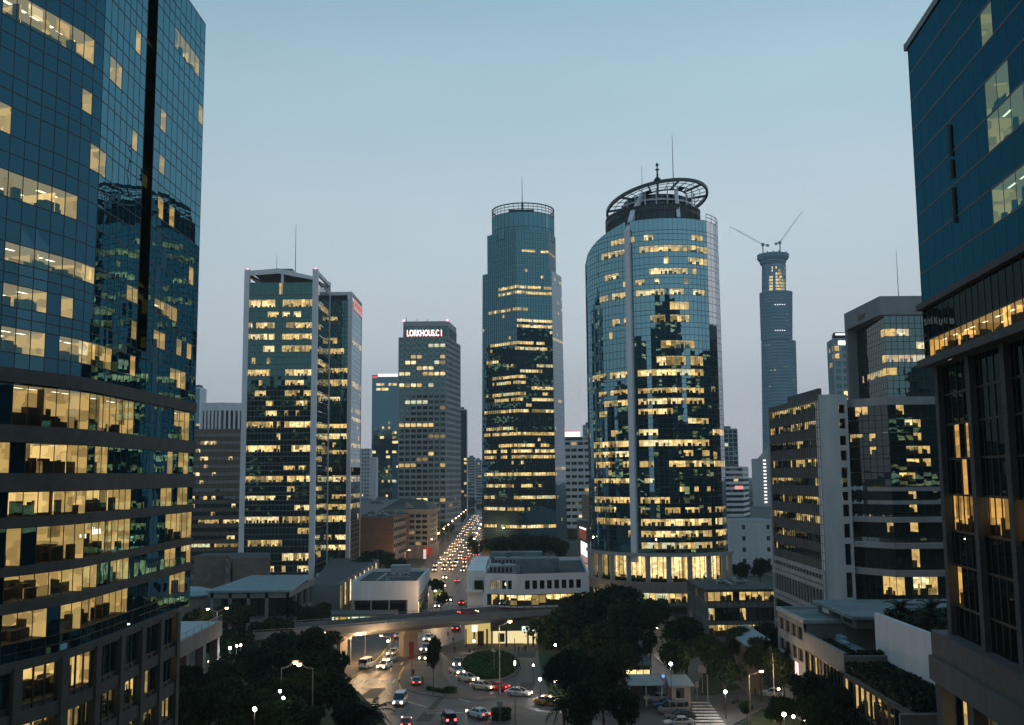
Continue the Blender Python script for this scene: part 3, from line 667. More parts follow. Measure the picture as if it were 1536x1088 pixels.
b = MB(); b.prism([xfK(*p, 0) for p in (PL, E0, PR, PE, (26, 566), (-10, 570))], 0, 6.2); b.build('stone_base', solid('dark_base_stone', (.12, .09, .07), .7, .3, .3), th)
# ------------------------------------------------------------------ round tower with the tilted lattice ring
GL_M = glass('blue_curve_glass', (.42, .82, .97), .39, (.004, .016, .020), jit=.006, gmax=.66)
GC_M = glass('blue_curve_clear_glass', (.40, .86, .95), .14, clear=True, jit=.012, trans=(.92, .90, .80), gmax=.6)
MUL_M = solid('blue_mullion', (.035, .06, .075), .5, .3, 1)
th = thing('round_tower', 'curved blue glass tower with a pale fin and a tilted lattice ring', 'tower', (44, 318, 0))
LFT = spline([(24.6, 324.5), (25.2, 317), (28.8, 308), (35.4, 300.6)], 6)
RGT = spline([(36.6, 299.9), (42, 297.2), (48.3, 296.2), (55, 297.3), (60.2, 300.2)], 6)
SLV = spline([(60.2, 300.2), (63.4, 303.8), (65.6, 309), (66, 316)], 6)
BCK = spline([(66, 316), (63, 334), (50, 345), (34, 342), (26, 333), (24.6, 324.5)], 5)
vrow = [341, 356, 373, 391, 407, 422, 438, 459, 478, 497, 517, 541.5, 558.7, 572, 585.6, 601.7, 617, 631.5, 648, 664.5, 680, 696, 708, 721, 734, 750.6, 765.6, 784, 801.5, 819]
fl = row_floors(vrow, 1010, 297, .60, zat(833, 297, 1010))
ztop = zat(328, 297, 1010); fl[-1] = (fl[-1][0], fl[-1][1], ztop)
LM = [[], [(916, 944), (969, 985), (1040, 1053)], [(902, 944), (958, 1064)], [(995, 1003), (1034, 1062)], [(907, 926), (971, 1046)], [(936, 944), (953, 971), (984, 990), (1026, 1034)], [(899, 944), (952, 998), (1006, 1027), (1040, 1055)], [(1005, 1035)], [(921, 945), (974, 1037)], [(912, 918)], [(989, 1043)],
      [(987, 1027), (1034, 1054)], [(889, 948), (955, 1054)], [], [(898, 948), (957, 1055)], [(908, 948), (957, 1055)], [(899, 912), (959, 1007)], [(1028, 1062)], [(915, 925), (959, 988)], [(891, 950), (959, 1065)], [(891, 950), (1025, 1043), (1055, 1064)], [(891, 921), (933, 951), (960, 985), (1006, 1065)], [], [(891, 951), (964, 978)], [(1020, 1026), (1043, 1048), (1058, 1066)],
      [(891, 952), (961, 1007)], [(893, 930), (963, 971), (998, 1020), (1030, 1046), (1060, 1066)], [(892, 953), (962, 1066)], [(940, 953), (963, 1066)], [(963, 1066)]]
rows = LM[::-1]
facade(th, LFT, fl, 1.5, rows_lit(rows, 51, .012), GL_M, GC_M, GL_M, MUL_M, (.06, .05), (.12, .06), 3.0, 1, 52, smooth=True, white=.4, clip=lambda t: ztop-8.6*(1-t)**1.15)
facade(th, RGT, fl, 1.5, rows_lit(rows, 53, .012), GL_M, GC_M, GL_M, MUL_M, (.06, .05), (.12, .06), 3.0, 1, 54, smooth=True, white=.4, uoff=40)
GL_MS = glass('silver_curve_glass', (.86, .93, 1.0), .44, (.02, .03, .035), jit=.010, gmax=.8)  # brighter copy of the curve glass; reflected sky's brightness put into its tint
SL = [[(1064, 1092)] if i in (18, 21, 26, 27, 28, 29) else [] for i in range(30)][::-1]
facade(th, SLV, fl, 2.2, rows_lit(SL, 55, .004), GL_MS, GC_BS, GL_MS, MUL_M, (.06, .02), (.12, .03), 3.0, 1, 56, smooth=True, uoff=80)
facade(th, BCK, fl, 3, lambda *a: False, GL_M, GC_M, GL_M, None, smooth=True, uoff=120, clip=lambda t: ztop-max(0, (t-.55)/.45)*8.6)
OUT = LFT+RGT[1:]+SLV[1:]+BCK[1:-1]
b = MB(); nL = len(LFT); rz = lambda i: ztop-.3-(8.6*(1-i/(nL-1))**1.15 if i < nL else 0 if i < len(OUT)-14 else 8.6*(i-len(OUT)+14)/14)
cz = (46, 318, ztop-.3)
for i in range(len(OUT)): j = (i+1) % len(OUT); b.poly(((*OUT[i], rz(i)), (*OUT[j], rz(j)), cz))
b.build('roof', ROOFB, th)
# parapet storey and dark plant drum
ctr = V((46, 318, 0))
def shrink(P, s, dx=0, dy=0): return [(ctr.x+(p[0]-ctr.x)*s+dx, ctr.y+(p[1]-ctr.y)*s+dy) for p in P]
DRUM = glass('plant_drum_glass', (.5, .7, .8), .06, (.006, .010, .012), jit=.01, gmax=.25)
D1 = shrink(OUT, .70, .3, -3); z1 = zat(309, 302, 1010)-2.6; b = MB()
D1c = D1+[D1[0]]
facade(th, D1c, [(ztop-.3, ztop, ztop+3.4), (ztop+3.4, ztop+3.9, z1+2.6)], 2.6, lambda *a: False, DRUM, DRUM, DRUM, DARKM, (.18, .15), (.3, .2), uoff=300)
b.poly([(*p, z1+2.55) for p in D1]); b.build('roof', ROOFB, th)
P_ = arclen(SLV+BCK[1:6], 3); E_, N_ = normals(P_); b = MB()
for p in P_: b.bar((p.x, p.y, ztop-.3), (p.x, p.y, ztop+2.2), .12)
for z in (ztop+1.1, ztop+2.2):
    for p, q in zip(P_, P_[1:]): b.bar((p.x, p.y, z), (q.x, q.y, z), .16)
b.build('roof_railing', MUL_M, th)
# ring
rc = V((xat(985.5, 315, 300), 315.5, 0)); rad = 76.5/1493*315; zc = zat(306, 315.5, 986); tly = -.17
tl = (zat(294, 315, 1062)-zat(318, 315, 910))/(2*rad)
def rp(a, r, dz=0): x, y = r*cos(a), r*sin(a); return V((rc.x+x, rc.y+y, zc+x*tl+y*tly+dz))
nr = 30; RING = solid('ring_steel', (.045, .06, .07), .4, .2, 1.0, metal=.3)
b = MB()
radii = (rad, rad*.86, rad*.73, rad*.60)
for k, r in enumerate(radii):
    w_ = .7 if k == 0 else .4 if k == 3 else .16
    for i in range(72): b.bar(rp(2*pi*i/72, r), rp(2*pi*(i+1)/72, r), w_, w_ if k else 1.0)
b.build('ring_tube', RING, th)
b = MB()
for i in range(nr):
    a = 2*pi*i/nr; b.bar(rp(a, rad*.60), rp(a, rad), .34 if i % 3 == 0 else .13, .7 if i % 3 == 0 else .2)
b.build('ring_rib', RING, th)
b = MB()
for i in range(0, nr, 1):
    a0, a1 = 2*pi*i/nr, 2*pi*(i+1)/nr
    if i % 5 == 0: b.poly((rp(a0, rad*.6), rp(a1, rad*.6), rp(a1, rad*.73), rp(a0, rad*.73)))
b.build('ring_panel', RING, th)
# upper drum that carries the ring, with pale hoops
r2 = rad*.66; cir = [(rc.x+r2*cos(a), rc.y+r2*sin(a)) for a in [2*pi*i/36 for i in range(37)]]
facade(th, cir, [(z1+2.5, z1+2.6, zc+.3)], 2.2, lambda *a: False, DRUM, DRUM, DRUM, None, uoff=420)
b = MB(); b.poly([(*p, zc+.25) for p in cir[:-1]]); b.build('roof', ROOFB, th)
for zz, rr in ((z1+2.9, r2+1.6), (zc-1.6, r2+.6)):
    b = MB()
    for i in range(48): b.bar((rc.x+rr*cos(2*pi*i/48), rc.y+rr*sin(2*pi*i/48), zz), (rc.x+rr*cos(2*pi*(i+1)/48), rc.y+rr*sin(2*pi*(i+1)/48), zz), .5, .55)
    b.build('drum_hoop', PILL, th)
for i in range(10):
    a = pi+.25+i*.29; b = MB(); b.bar((rc.x+(r2+1.6)*cos(a), rc.y+(r2+1.6)*sin(a), z1+.2), (rc.x+(r2+1.4)*cos(a), rc.y+(r2+1.4)*sin(a), rp(a, r2+1.4).z), .3); b.build('ring_strut', PILL, th)
# pale fin
b = MB(); fx, fy = 36.0, 300.0
zf = zat(346, 300, 950)
b.rbox(fx-.1, fy-.2, zat(833, 300, 948)-2, zf, 1.7, 1.5, R(-33))
a0 = V((fx, fy, zf)); a1 = V((xat(964, 307, 292), 307, zat(291, 307, 964))); mid = a0.lerp(a1, .5)+V((-.6, 0, 0))
b.bar(a0-V((0, 0, .6)), mid, 1.5, 1.3); b.bar(mid-V((0, 0, .2)), a1, 1.3, 1.1); b.build('facade_fin', PILL, th)
b = MB(); b.bar(at(1018, 327, 299), at(1014, 286, 304), 1.1, .9); b.build('facade_fin', PILL, th)
# finial and masts
fz = zat(272, 315, 986); fxx = xat(986, 315, 262); k = (zat(250, 315, 986)-fz)
b = MB(); b.lathe((fxx, 315, zc+1.3), [(.35, 0), (.35, fz-zc-1.3), (1.3, fz-zc-1.0), (.35, fz-zc+.2), (.25, fz-zc+k*.45), (.8, fz-zc+k*.52), (.2, fz-zc+k*.6), (.2, fz-zc+k*.75), (.6, fz-zc+k*.82), (.1, fz-zc+k)], 10); b.build('finial', DARKM, th)
for u, va, vb, r_ in ((1009, 270, 202, .17), (963, 292, 250, .1)):
    b = MB(); x = xat(u, 316, (va+vb)/2); b.cyl((x, 316, zat(va, 316, u)-3), (x, 316, zat(vb, 316, u)), r_, .06, 6); b.build('mast', DARKM, th)
# podium: ring beam, columns, lit lobby, stone parapet, lit storey, canopy
gz = lambda v: zat(v, 296, 1000)
POD = spline([(23.6, 322), (24.6, 313), (29, 304.5), (35.4, 298.6), (42, 295.6), (48.6, 294.6), (55.5, 295.6), (61.4, 298.8), (65, 303), (67, 310)], 5)
PP = arclen(POD, 1.6); EE, NN = normals(PP)
b = MB(); rail_band(b, PP, NN, gz(835), gz(830), .5); b.build('ring_beam', CONCL, th)
def pin(d): return [((p-k*d).x, (p-k*d).y) for p, k in zip(PP, NN)]
def lob(fi, u, n, i): return True
facade(th, pin(2.2), [(gz(876), gz(875.5), gz(836))], 1.6, lob, GL_B, GC_B, GL_B, MUL_B, (.12, .12), (.14, .1), 4, 2, 57, smooth=True, uoff=500, white=.1)
b = MB()
for i in range(0, len(PP), 4):
    b = MB(); p = PP[i]-NN[i]*.7; b.cyl((p.x, p.y, gz(890)), (p.x, p.y, gz(835)), .75, .75, 12); b.build('podium_column', CONCL, th)
b = MB(); rail_band(b, PP, NN, gz(889), gz(873.5), .9); b.build('podium_parapet', STONE, th)
b = MB(); b.poly([(p.x, p.y, gz(876.5)) for p in PP]+[(66, 330, gz(876.5)), (30, 335, gz(876.5))]); b.build('terrace', PAVE, th)
facade(th, pin(-.2), [(gz(905), gz(904.5), gz(889.5))], 1.9, lambda fi, u, n, i: u > 955 or i % 7 > 4, GL_B, GC_B, GL_B, MUL_B, (.12, .1), (.14, .1), 4, 2, 58, smooth=True, uoff=540, white=.3)
b = MB(); rail_band(b, PP, NN, gz(909), gz(905.3), 1.6); b.build('canopy', CONCD, th)
b = MB(); b.prism(pin(1.0)+[(62, 335), (28, 335)], 0, gz(909)); b.build('ground_storey', CONCD, th)
b = MB(); b.prism(shrink(OUT, .55), gz(909), fl[0][0]+.3); b.build('tower_core', WOODP, th)
# ------------------------------------------------------------------ right near tower
GL_Q = glass('navy_glass', (.04, .22, .34), .12, (.003, .008, .014), jit=.006, gmax=.62)
GC_Q = glass('navy_clear_glass', (.07, .34, .42), .2, clear=True, jit=.006, trans=(.30, .42, .40), gmax=.6)
GC_QL = glass('brown_clear_glass', (.30, .40, .45), .03, clear=True, jit=.006, trans=(.85, .68, .44), gmax=.05)
GL_QL = glass('black_glass', (.55, .8, .85), .03, (.004, .007, .006), jit=.008, gmax=.06)
MUL_Q = solid('black_mullion', (.012, .016, .02), .5, .3, 1)
CONCQ = solid('mottled_dark_stone', (.075, .078, .085), .8, .3, .8)
th = thing('corner_tower', 'dark navy glass tower raised on tall square columns above a lit storey', 'tower', (56, 92, 0))
YQ = 110.0
xq = lambda Y: xat(1372, 110, 250)+(Y-110)*.112
zq = lambda v: zat(v, YQ, 1382)
face = [(xq(110), 110), (xq(60), 60)]
ztop = zat(72, YQ, 1363); zb1, zb1t = zq(466), zq(457)
n = round((ztop-zb1t)/3.2)
fl = even_floors(zb1t, ztop, n, .03)
LQ = {}
def vq(fi): return proj((xq(84), 84, (fl[fi][1]+fl[fi][2])/2))[1]
QT = {}
for u0, u1, v in ((1487, 1513, 104), (1492, 1545, 193), (1503, 1545, 307), (1478, 1486, 12)): QT.setdefault(min(range(len(fl)), key=lambda k: abs(vq(k)-v)), []).append((u0, u1))
def litq(fi, u, n_, i): return any(a-9 <= u <= b_+9 for a, b_ in QT.get(fi, ()))
facade(th, face, fl, 2.8, litq, GL_Q, GC_Q, GL_Q, MUL_Q, (.05, .015), (.08, .03), 4.5, 2, 62, white=.0)
facade(th, [(xq(110)+24, 111.5), (xq(110), 110)], fl, 2, lambda *a: False, GL_Q, GC_Q, GL_Q, MUL_Q, (.07, .06), (.13, .06), uoff=100)
b = MB(); b.box(xq(110)-.1, xq(110)+24, 109.6, 111, ztop, ztop+.8); P_ = sample(face, 5); E_, N_ = normals(P_); rail_band(b, P_, N_, ztop, ztop+.8, .15); b.build('parapet', DARKM, th)
b = MB(); b.poly(((xq(110), 110, ztop-.1), (xq(60), 60, ztop-.1), (xq(60)+24, 60, ztop-.1), (xq(110)+24, 110, ztop-.1))); b.build('roof', ROOFB, th)
# open casement with a dark shadow gap
b = MB(); 
for v0, v1, u in ((188, 235, 1431), (240, 268, 1437), (282, 335, 1440)):
    a_ = at(u, v0, 97); b = MB(); Yc = 97.5; x = xq(Yc)-.05; b.hexa([(x, Yc, zat(v1, Yc, u)), (x-.22, Yc-.04, zat(v1, Yc, u)), (x-.22, Yc-.02, zat(v0, Yc, u)), (x, Yc, zat(v0, Yc, u))]+[(x, Yc-.2, zat(v1, Yc, u)), (x-.06, Yc-.2, zat(v1, Yc, u)), (x-.06, Yc-.2, zat(v0, Yc, u)), (x, Yc-.2, zat(v0, Yc, u))]); b.build('open_vent', DARKM, th)
zb2t, zb2 = zq(541), zq(552)
for lo, hi, d in ((zb1, zb1t, .55), (zb2, zb2t, .75)):
    b = MB(); rail_band(b, P_, N_, lo, hi, d); b.box(xq(110)-d*.9, xq(110)+20, 110, 110.7, lo+.002, hi-.002); b.build('stone_band', CONCQ, th)
zm = zq(505)
facade(th, face, [(zb2t, zb2t+.02, zm-.6), (zm-.6, zm-.58, zb1)], 1.75, lambda fi, u, n_, i: fi == 0 and (i < 3 or i > 4 or True) and not (i in (0,)), GL_QL, GC_QL, GL_QL, MUL_Q, (.06, .05), (.12, .07), 5, 2, 63, white=.1, uoff=160)
# columns and the glass set back behind them
zp = zat(958, YQ, 1419)
off = 1.6
col = lambda Y: xq(Y)+off
zz = [zq(v) for v in (925, 866, 820, 772, 740, 690, 640, 596)]
fq = []; prev = zp-1.5
for z in (zq(905), zq(845), zq(795), zq(742), zq(690), zq(640), zq(596)): fq.append((prev, prev+.05, z)); prev = z
fq.append((prev, prev+.05, zb2))
def litc(fi, u, n_, i):
    return {1: 1416 < u < 1446, 3: 1408 < u < 1545}.get(fi, False) or (fi in (2, 4, 5, 6) and random.Random(i*13+fi).random() < .05)
setb = [(xq(109)+1.25, 109), (xq(60)+1.25, 60)]
facade(th, setb, fq, 1.75, litc, GL_QL, GC_QL, GL_QL, MUL_Q, (.09, .08), (.16, .08), 5, 2, 64, white=.1, uoff=220)
for Y in (108.6, 98.6, 89.4, 80.5, 72):
    b = MB(); b.box(xq(Y)+.55, xq(Y)+1.6, Y-.42, Y+.42, zp-2, zb2); b.build('square_column', CONCQ, th)
b = MB(); b.box(xq(110)+off+1.3, xq(110)+24, 109.5, 110, 0, zb1); b.build('end_wall', CONCQ, th)
b = MB(); b.poly([(xq(110), 110, zb2-.05), (xq(110)+24, 110, zb2-.05), (xq(60)+24, 60, zb2-.05), (xq(60), 60, zb2-.05)]); b.build('soffit', CONCQ, th)
# plinth: sloping-looking parapet, dark planted band, pillars and lit shop below
b = MB(); zpt, zpb = zat(945, 112, 1378), zat(982, 112, 1376); zk = zat(1018, 112, 1376)
xp = lambda Y: xq(Y)-.5
b.hexa([(xp(112), 112, zpb), (xp(60), 60, zpb), (xp(60)+3, 60, zpb), (xp(112)+3, 112, zpb), (xp(112), 112, zpt), (xp(60), 60, zpt), (xp(60)+3, 60, zpt), (xp(112)+3, 112, zpt)]); b.build('plinth_parapet', CONCQ, th)
b = MB(); b.hexa([(xp(112)-.4, 112, zk), (xp(60)-.4, 60, zk), (xp(60)+3, 60, zk), (xp(112)+3, 112, zk), (xp(112)-.4, 112, zpb-.01), (xp(60)-.4, 60, zpb-.01), (xp(60)+3, 60, zpb-.01), (xp(112)+3, 112, zpb-.01)]); b.build('planter_band', CONCD, th)
for Y in (111, 101, 91): b = MB(); b.box(xp(Y)+.2, xp(Y)+1.6, Y-.7, Y+.7, 0, zk); b.build('square_column', CONCQ, th)
facade(th, [(xp(112)+2.4, 112), (xp(60)+2.4, 60)], [(4, 4.1, zk-.3)], 2.1, lambda fi, u, n_, i: i % 6 != 0, GL_QL, GC_B, GL_QL, MUL_Q, (.2, .1), (.1, .1), 5, 2, 65, uoff=320)
b = MB(); b.box(xp(112)+2.6, xp(112)+26, 111.4, 112, 0, zpt); b.build('end_wall', CONCQ, th)

# ------------------------------------------------------------------ office with the concrete stair core
GL_P = glass('brown_black_glass', (.75, .85, .85), .11, (.006, .008, .007), jit=.010, gmax=.4)
GL_PT = glass('teal_front_glass', (.50, .86, .92), .17, (.006, .016, .016), jit=.010, gmax=.5)
YP = 200.0; YPF = 241.0
x0, x1 = xat(1234, YP, 740), xat(1277, YP, 740); xf_ = xat(1157, YPF, 740)
th = thing('core_office', 'mid-rise office with a bare concrete stair core and ribbon windows on its left side', 'office', (x0+6, YP+15, 0))
ztop = zat(592, YP, 1240)
vs = [605, 620+6, 645, 665, 685, 703, 723, 738, 757]
v4 = lambda q: 420+q/3.628
vP = [611, 634, 656, 676, 692, 712, 734, 757, 783, 806]
# left-hand ribbon storeys measured at the near corner
zc = [zat(v, YP, 1232) for v in (602, 633, 664, 692, 722, 752, 781, 809, 836)]
fl = []; prev = ztop-.1
for z in zc[1:]: pass
Zt = [ztop-1.2]+[zat(v, YP, 1232) for v in (628, 657, 687, 716, 745, 774, 803, 829)]
hs = 3.9
fl = [(z-hs, z-1.75, z-.12) for z in Zt][::-1]
LP = [[(1153, 1236)], [(1156, 1163), (1168, 1175), (1187, 1232)], [(1195, 1205)], [(1194, 1232)], [(1155, 1190), (1222, 1236)], [(1196, 1234)], [(1159, 1182), (1195, 1236)], [], []][::-1]
facade(th, [(xf_, YPF), (x0, YP+.05)], fl, 1.5, rows_lit(LP, 71, .02), GL_P, GC_B, CONCD, MUL_Q, (.08, .08), (.1, .06), 4, 2, 72, white=.1)
zlow = fl[0][0]
facade(th, [(xf_, YPF), (x0, YP+.05)], [(zlow-2.4, zlow-2.0, zlow-.2), (zlow-8.2, zlow-7.8, zlow-3.2), (zlow-15, zlow-14.6, zlow-9.0)], 2.3, lambda fi, u, n, i: random.Random(i+fi*9).random() < .05, GL_P, GC_B, CONCL, CONCL, (.34, .3), (.9, .32), 4, 2, 73, uoff=60)
b = MB(); xs0 = xat(1262, YP, 700); xs1 = xs0+1.25
hol = [(607, 620), (628, 643), (654, 668), (676, 691), (701, 731), (738, 751), (757, 775), (786, 807), (816, 848), (859, 897)]
zz = [(zat(bv, YP, 1264), zat(av, YP, 1264)) for av, bv in hol][::-1]
b.box(x0, xs0, YP, YP+2.5, 0, ztop); b.box(x0+5, xs0, YP+2.5, YPF-3, 0, ztop-.1); b.box(xs1, x1, YP, YPF-8, 0, ztop)
prev = 0
for lo, hi in zz: b.box(xs0, xs1, YP+.002, YP+.8, prev, lo); prev = hi
b.box(xs0, xs1, YP+.002, YP+.8, prev, ztop); b.build('stair_core', solid('stained_concrete', (.60, .62, .65), .85, .28, .16, streak=True), th)
for i, (lo, hi) in enumerate(zz): q = MB(); q.pane(V((xs0, YP+.5, lo)), V((xs1, YP+.5, lo)), V((xs1, YP+.5, hi)), V((xs0, YP+.5, hi)), i, 0); q.build('stair_window', GL_P, th)
b = MB(); b.hexa([(xf_+5, YPF-1, 0), (x0+4.8, YP+3, 0), (x1-1, YP+3, 0), (x1-1, YPF-1, 0), (xf_+5, YPF-1, ztop-.5), (x0+4.8, YP+3, ztop-.5), (x1-1, YP+3, ztop-.5), (x1-1, YPF-1, ztop-.5)])
b.build('office_core', WOODP, th)
b = MB(); b.box(xf_-.35, xf_+1, YPF-1.2, YPF, 0, ztop); b.build('end_pier', CONCL, th)
b = MB(); b.hexa([(xf_-.2, YPF, ztop-1.1), (x0-.05, YP, ztop-1.1), (x0-.05, YP+.8, ztop-1.1), (xf_+.8, YPF, ztop-1.1), (xf_-.2, YPF, ztop), (x0-.05, YP, ztop), (x0-.05, YP+.8, ztop), (xf_+.8, YPF, ztop)]); b.build('parapet', CONCD, th)
b = MB(); b.poly(((xf_, YPF, ztop-.35), (x0, YP, ztop-.35), (x1, YP, ztop-.35), (x1, YPF, ztop-.35))); b.build('roof', ROOFC, th)
b = MB(); a_ = at(1193, 610, 232); b.box(a_.x, x1-2, 212, 236, ztop-.3, ztop+2.3); b.build('plant_room', CONCD, th)
# wing to the right of the core
xw0, xw1, xw2 = x1, xat(1337, 194, 690), xat(1410, 194, 690)
zw = zat(598, 194, 1340)
th2 = thing('office_wing', 'dark glazed office wing with a pale roof fascia, joined to the concrete stair core', 'office', (xw1, 200, 0))
fr = [(xw0, 203), (xw1, 194.5), (xw2, 194.5)]
vt = [622, 640, 662, 684, 707, 730, 752, 778, 803, 838, 875]
zt_ = [zat(v, 194, 1350) for v in vt]
fl = [(zat(b_, 194, 1350), zat(c_, 194, 1350), zat(a_, 194, 1350)) for a_, c_, b_ in ((607, 622, 628), (629, 641, 648), (649, 661, 668), (669, 681, 687), (688, 700, 708), (709, 719, 729), (737, 749, 751), (757, 769, 773), (784, 799, 808), (824, 852, 855), (866, 894, 905))][::-1]
LW = [[(1278, 1302), (1340, 1350)], [(1342, 1349), (1360, 1382)], [(1277, 1285), (1308, 1312), (1352, 1360), (1376, 1384)], [(1275, 1279), (1354, 1392)], [(1356, 1397)], [(1350, 1372)], [(1358, 1378)], [(1360, 1379)], [(1361, 1381)], [(1368, 1380)], [(1325, 1358), (1370, 1402)]][::-1]
facade(th2, fr[:2], fl, 1.5, rows_lit(LW, 75, .03), GL_P, GC_B, GL_P, MUL_Q, (.07, .06), (.08, .05), 4, 2, 76, white=.2)
facade(th2, fr[1:], fl, 1.5, rows_lit(LW, 77, .02), GL_PT, GC_B, GL_PT, MUL_Q, (.07, .06), (.10, .06), 4, 2, 78, white=.2, uoff=30)
P_ = sample(fr, 6); E_, N_ = normals(P_)
for va, vb, d in ((595, 607, .4), (731, 737, .35), (751, 757, .35), (776, 784, 1.3), (815, 823, 1.5), (856, 865, 1.2)):
    b = MB(); rail_band(b, P_ if va not in (731, 751) else P_[-4:], N_ if va not in (731, 751) else N_[-4:], zat(vb, 194, 1350), zat(va, 194, 1350), d); b.build('fascia_band', CONCL, th2)
b = MB(); b.poly([(xw0, 203, zw-.2), (xw1, 194.5, zw-.2), (xw2, 194.5, zw-.2), (xw2, 235, zw-.2), (xw0, 235, zw-.2)]); b.build('roof', ROOFC, th2)
b = MB(); b.prism([(xw0, 203.5), (xw1, 195.5), (xw2, 195.5), (xw2, 235), (xw0, 235)], 0, fl[0][0]+.1); b.build('ground_storey', CONCD, th2)

# ------------------------------------------------------------------ concrete-crowned tower behind the wing
YR = 300.0
xa, xb_ = xat(1329, YR, 540), xat(1412, YR, 540); xfar = xat(1272, 332, 540)
ztop = zat(444, YR-1, 1325)
th = thing('crowned_tower', 'glass tower with a blank concrete crown and an aerial, behind the office wing', 'tower', (xa+8, 315, 0))
zc = zat(474, YR, 1340); h = (zc-40)/12
fl = even_floors(zc-17*h, zc, 17, .42)
def lf(rows_): return [rows_.get(i, []) for i in range(17)][::-1]
facade(th, [(xa, YR), (xb_, YR)], fl, 1.9, rows_lit(lf({1: [(1328, 1368)], 2: [(1370, 1392)], 3: [(1329, 1392)], 4: [(1331, 1337), (1355, 1361)], 7: [(1333, 1339), (1358, 1367)], 9: [(1377, 1383)], 10: [(1334, 1352), (1362, 1392)], 11: [(1335, 1360), (1378, 1392)]}), 81, .02), GL_PT, GC_BS, GL_PT, MUL_B, (.12, .08), (.14, .08), 3, 1, 82, white=.6)
facade(th, [(xfar+3, 332), (xa, YR)], fl, 1.9, rows_lit(lf({4: [(1300, 1330)], 10: [(1310, 1320)]}), 83, .02), GL_P, GC_B, GL_P, MUL_B, (.08, .06), (.1, .06), 3, 1, 84, uoff=40)
b = MB(); b.hexa([(xfar-.3, 333, zc+.3), (xa-1.2, YR-.6, zc+.3), (xb_, YR-.6, zc+.3), (xb_, 333, zc+.3), (xfar-.3, 333, ztop), (xa-1.2, YR-.6, ztop), (xb_, YR-.6, ztop), (xb_, 333, ztop)]); b.box(xfar-.3, xfar+3.2, 331, 333, 40, zc+.3)
b.build('concrete_crown', solid('crown_concrete', (.28, .29, .31), .85, .2, .2, streak=True), th)
b = MB(); b.prism([(xa+4.5, YR+4.5), (xb_, YR+4.5), (xb_, 332), (xfar+7.5, 332)], 0, zc); b.build('tower_core', WOODP, th)
ang = atan2(YR-.6-333, xa-1.2-xfar+.3)
pc = V((xfar-.3, 333, 0)).lerp(V((xa-1.2, YR-.6, 0)), .5); o = lettering('wall_lettering', 'Artur', V((pc.x-.08, pc.y, zc+1.6)), 3.0, (R(90), 0, ang), solid('bronze_letters', (.10, .06, .05), .5, .2), th, .12)
xm = xat(1346, 312, 410); b = MB(); b.cyl((xm, 312, ztop), (xm, 312, zat(376, 312, 1346)), .14, .06, 6); b.build('mast', DARKM, th)
for u, y in ((1352, 305), (1293, 322)): x = xat(u, y, 440); b = MB(); b.lathe((x, y, ztop), [(.3, 0), (.3, .7), (0, 1)], 8); b.build('beacon', REDL, th)
# slender pale tower further back
YT = 470.0; xa, xb_ = xat(1243, YT+14, 560), xat(1252, YT, 560); xc = xat(1285, YT, 560)
th = thing('pale_tower', 'slender pale-framed tower with a bright white panel, just left of the concrete-crowned tower', 'tower', (xb_+4, YT+8, 0))
zt = zat(505, YT, 1255)
fl = even_floors(zt-26*3.6, zt-1, 26, .3)
W_T = solid('pale_frame', (.42, .45, .50), .7, .1, .3)
facade(th, [(xb_, YT), (xc, YT)], fl, 3.4, rnd_lit(91, .12, .2, .05), GL_B, GC_B, W_T, W_T, (.8, .25), (.3, .2), 2.5, 0, 92)
facade(th, [(xa, YT+14), (xb_, YT)], fl, 3.4, rnd_lit(93, 0, .1, .05), GL_B, GC_B, GL_B, W_T, (.7, .2), (.1, .2), 2.5, 0, 94, uoff=20)
b = MB(); b.prism([(xb_+3, YT+3), (xc, YT+3), (xc, YT+15), (xa+3, YT+15)], 0, zt); b.prism([(xb_+1, YT+2), (xc, YT+2), (xc, YT+12), (xa+2, YT+13)], zt, zat(498, YT, 1255)); b.build('tower_core', WOODP, th)
b = MB(); b.box(xat(1257, YT, 515), xat(1269.5, YT, 515), YT-.5, YT-.3, zat(517.5, YT, 1262), zat(511.5, YT, 1262)); b.build('light_panel', LETW, th)
b = MB(); b.box(xat(1255, YT, 500), xc, YT+1.5, YT+1.9, zat(502, YT, 1262), zat(500, YT, 1262)); b.build('light_strip', LETW, th)
# ------------------------------------------------------------------ more distant towers
def plain(path, fl, th, seed, lit, gl, gc, sp, fr=None, vm=(0, 0), hm=(0, 0), pw=2.4, detail=0, depth=2.0, white=.3, zt=None, roofm=None, core=True):
    facade(th, path, fl, pw, lit, gl, gc, sp, fr, vm, hm, depth, detail, seed, white=white)
def block(th, pts, z0, z1, m, name='tower_core', roof=None):
    b = MB(); b.prism(pts, z0, z1, 0, 1 if roof else 0); return b.build(name, [m, roof or m], th)
# gridded sign tower
GRIDM = solid('grid_concrete', (.34, .355, .36), .85, .15, .2, streak=True)
YH = 700.0
xl, xr = xat(598, YH, 640), xat(668.5, YH, 640); zt = zat(507, YH, 620); ztt = zat(481, YH, 640)
th = thing('grid_tower', 'tall tower of square concrete window grid with a white lit name on top', 'tower', ((xl+xr)/2, YH+15, 0))
nf = 36; fl = even_floors(zt-nf*4.02, zt, nf, .22)
def px6(q): return 530+q/3.625
RH = {1: [(645, 673)], 2: [], 3: [(617, 633)], 4: [(609, 624), (648, 667)], 5: [(624, 655)], 6: [(598, 617), (635, 668)], 8: [(602, 629), (645, 655)], 11: [(608, 643)], 12: [(660, 680)], 15: [(602, 655)], 17: [(645, 681)], 20: [(644, 655)], 21: [(624, 643)], 22: [(600, 625), (660, 668)], 28: [(617, 643), (660, 680)], 29: [(622, 643)]}
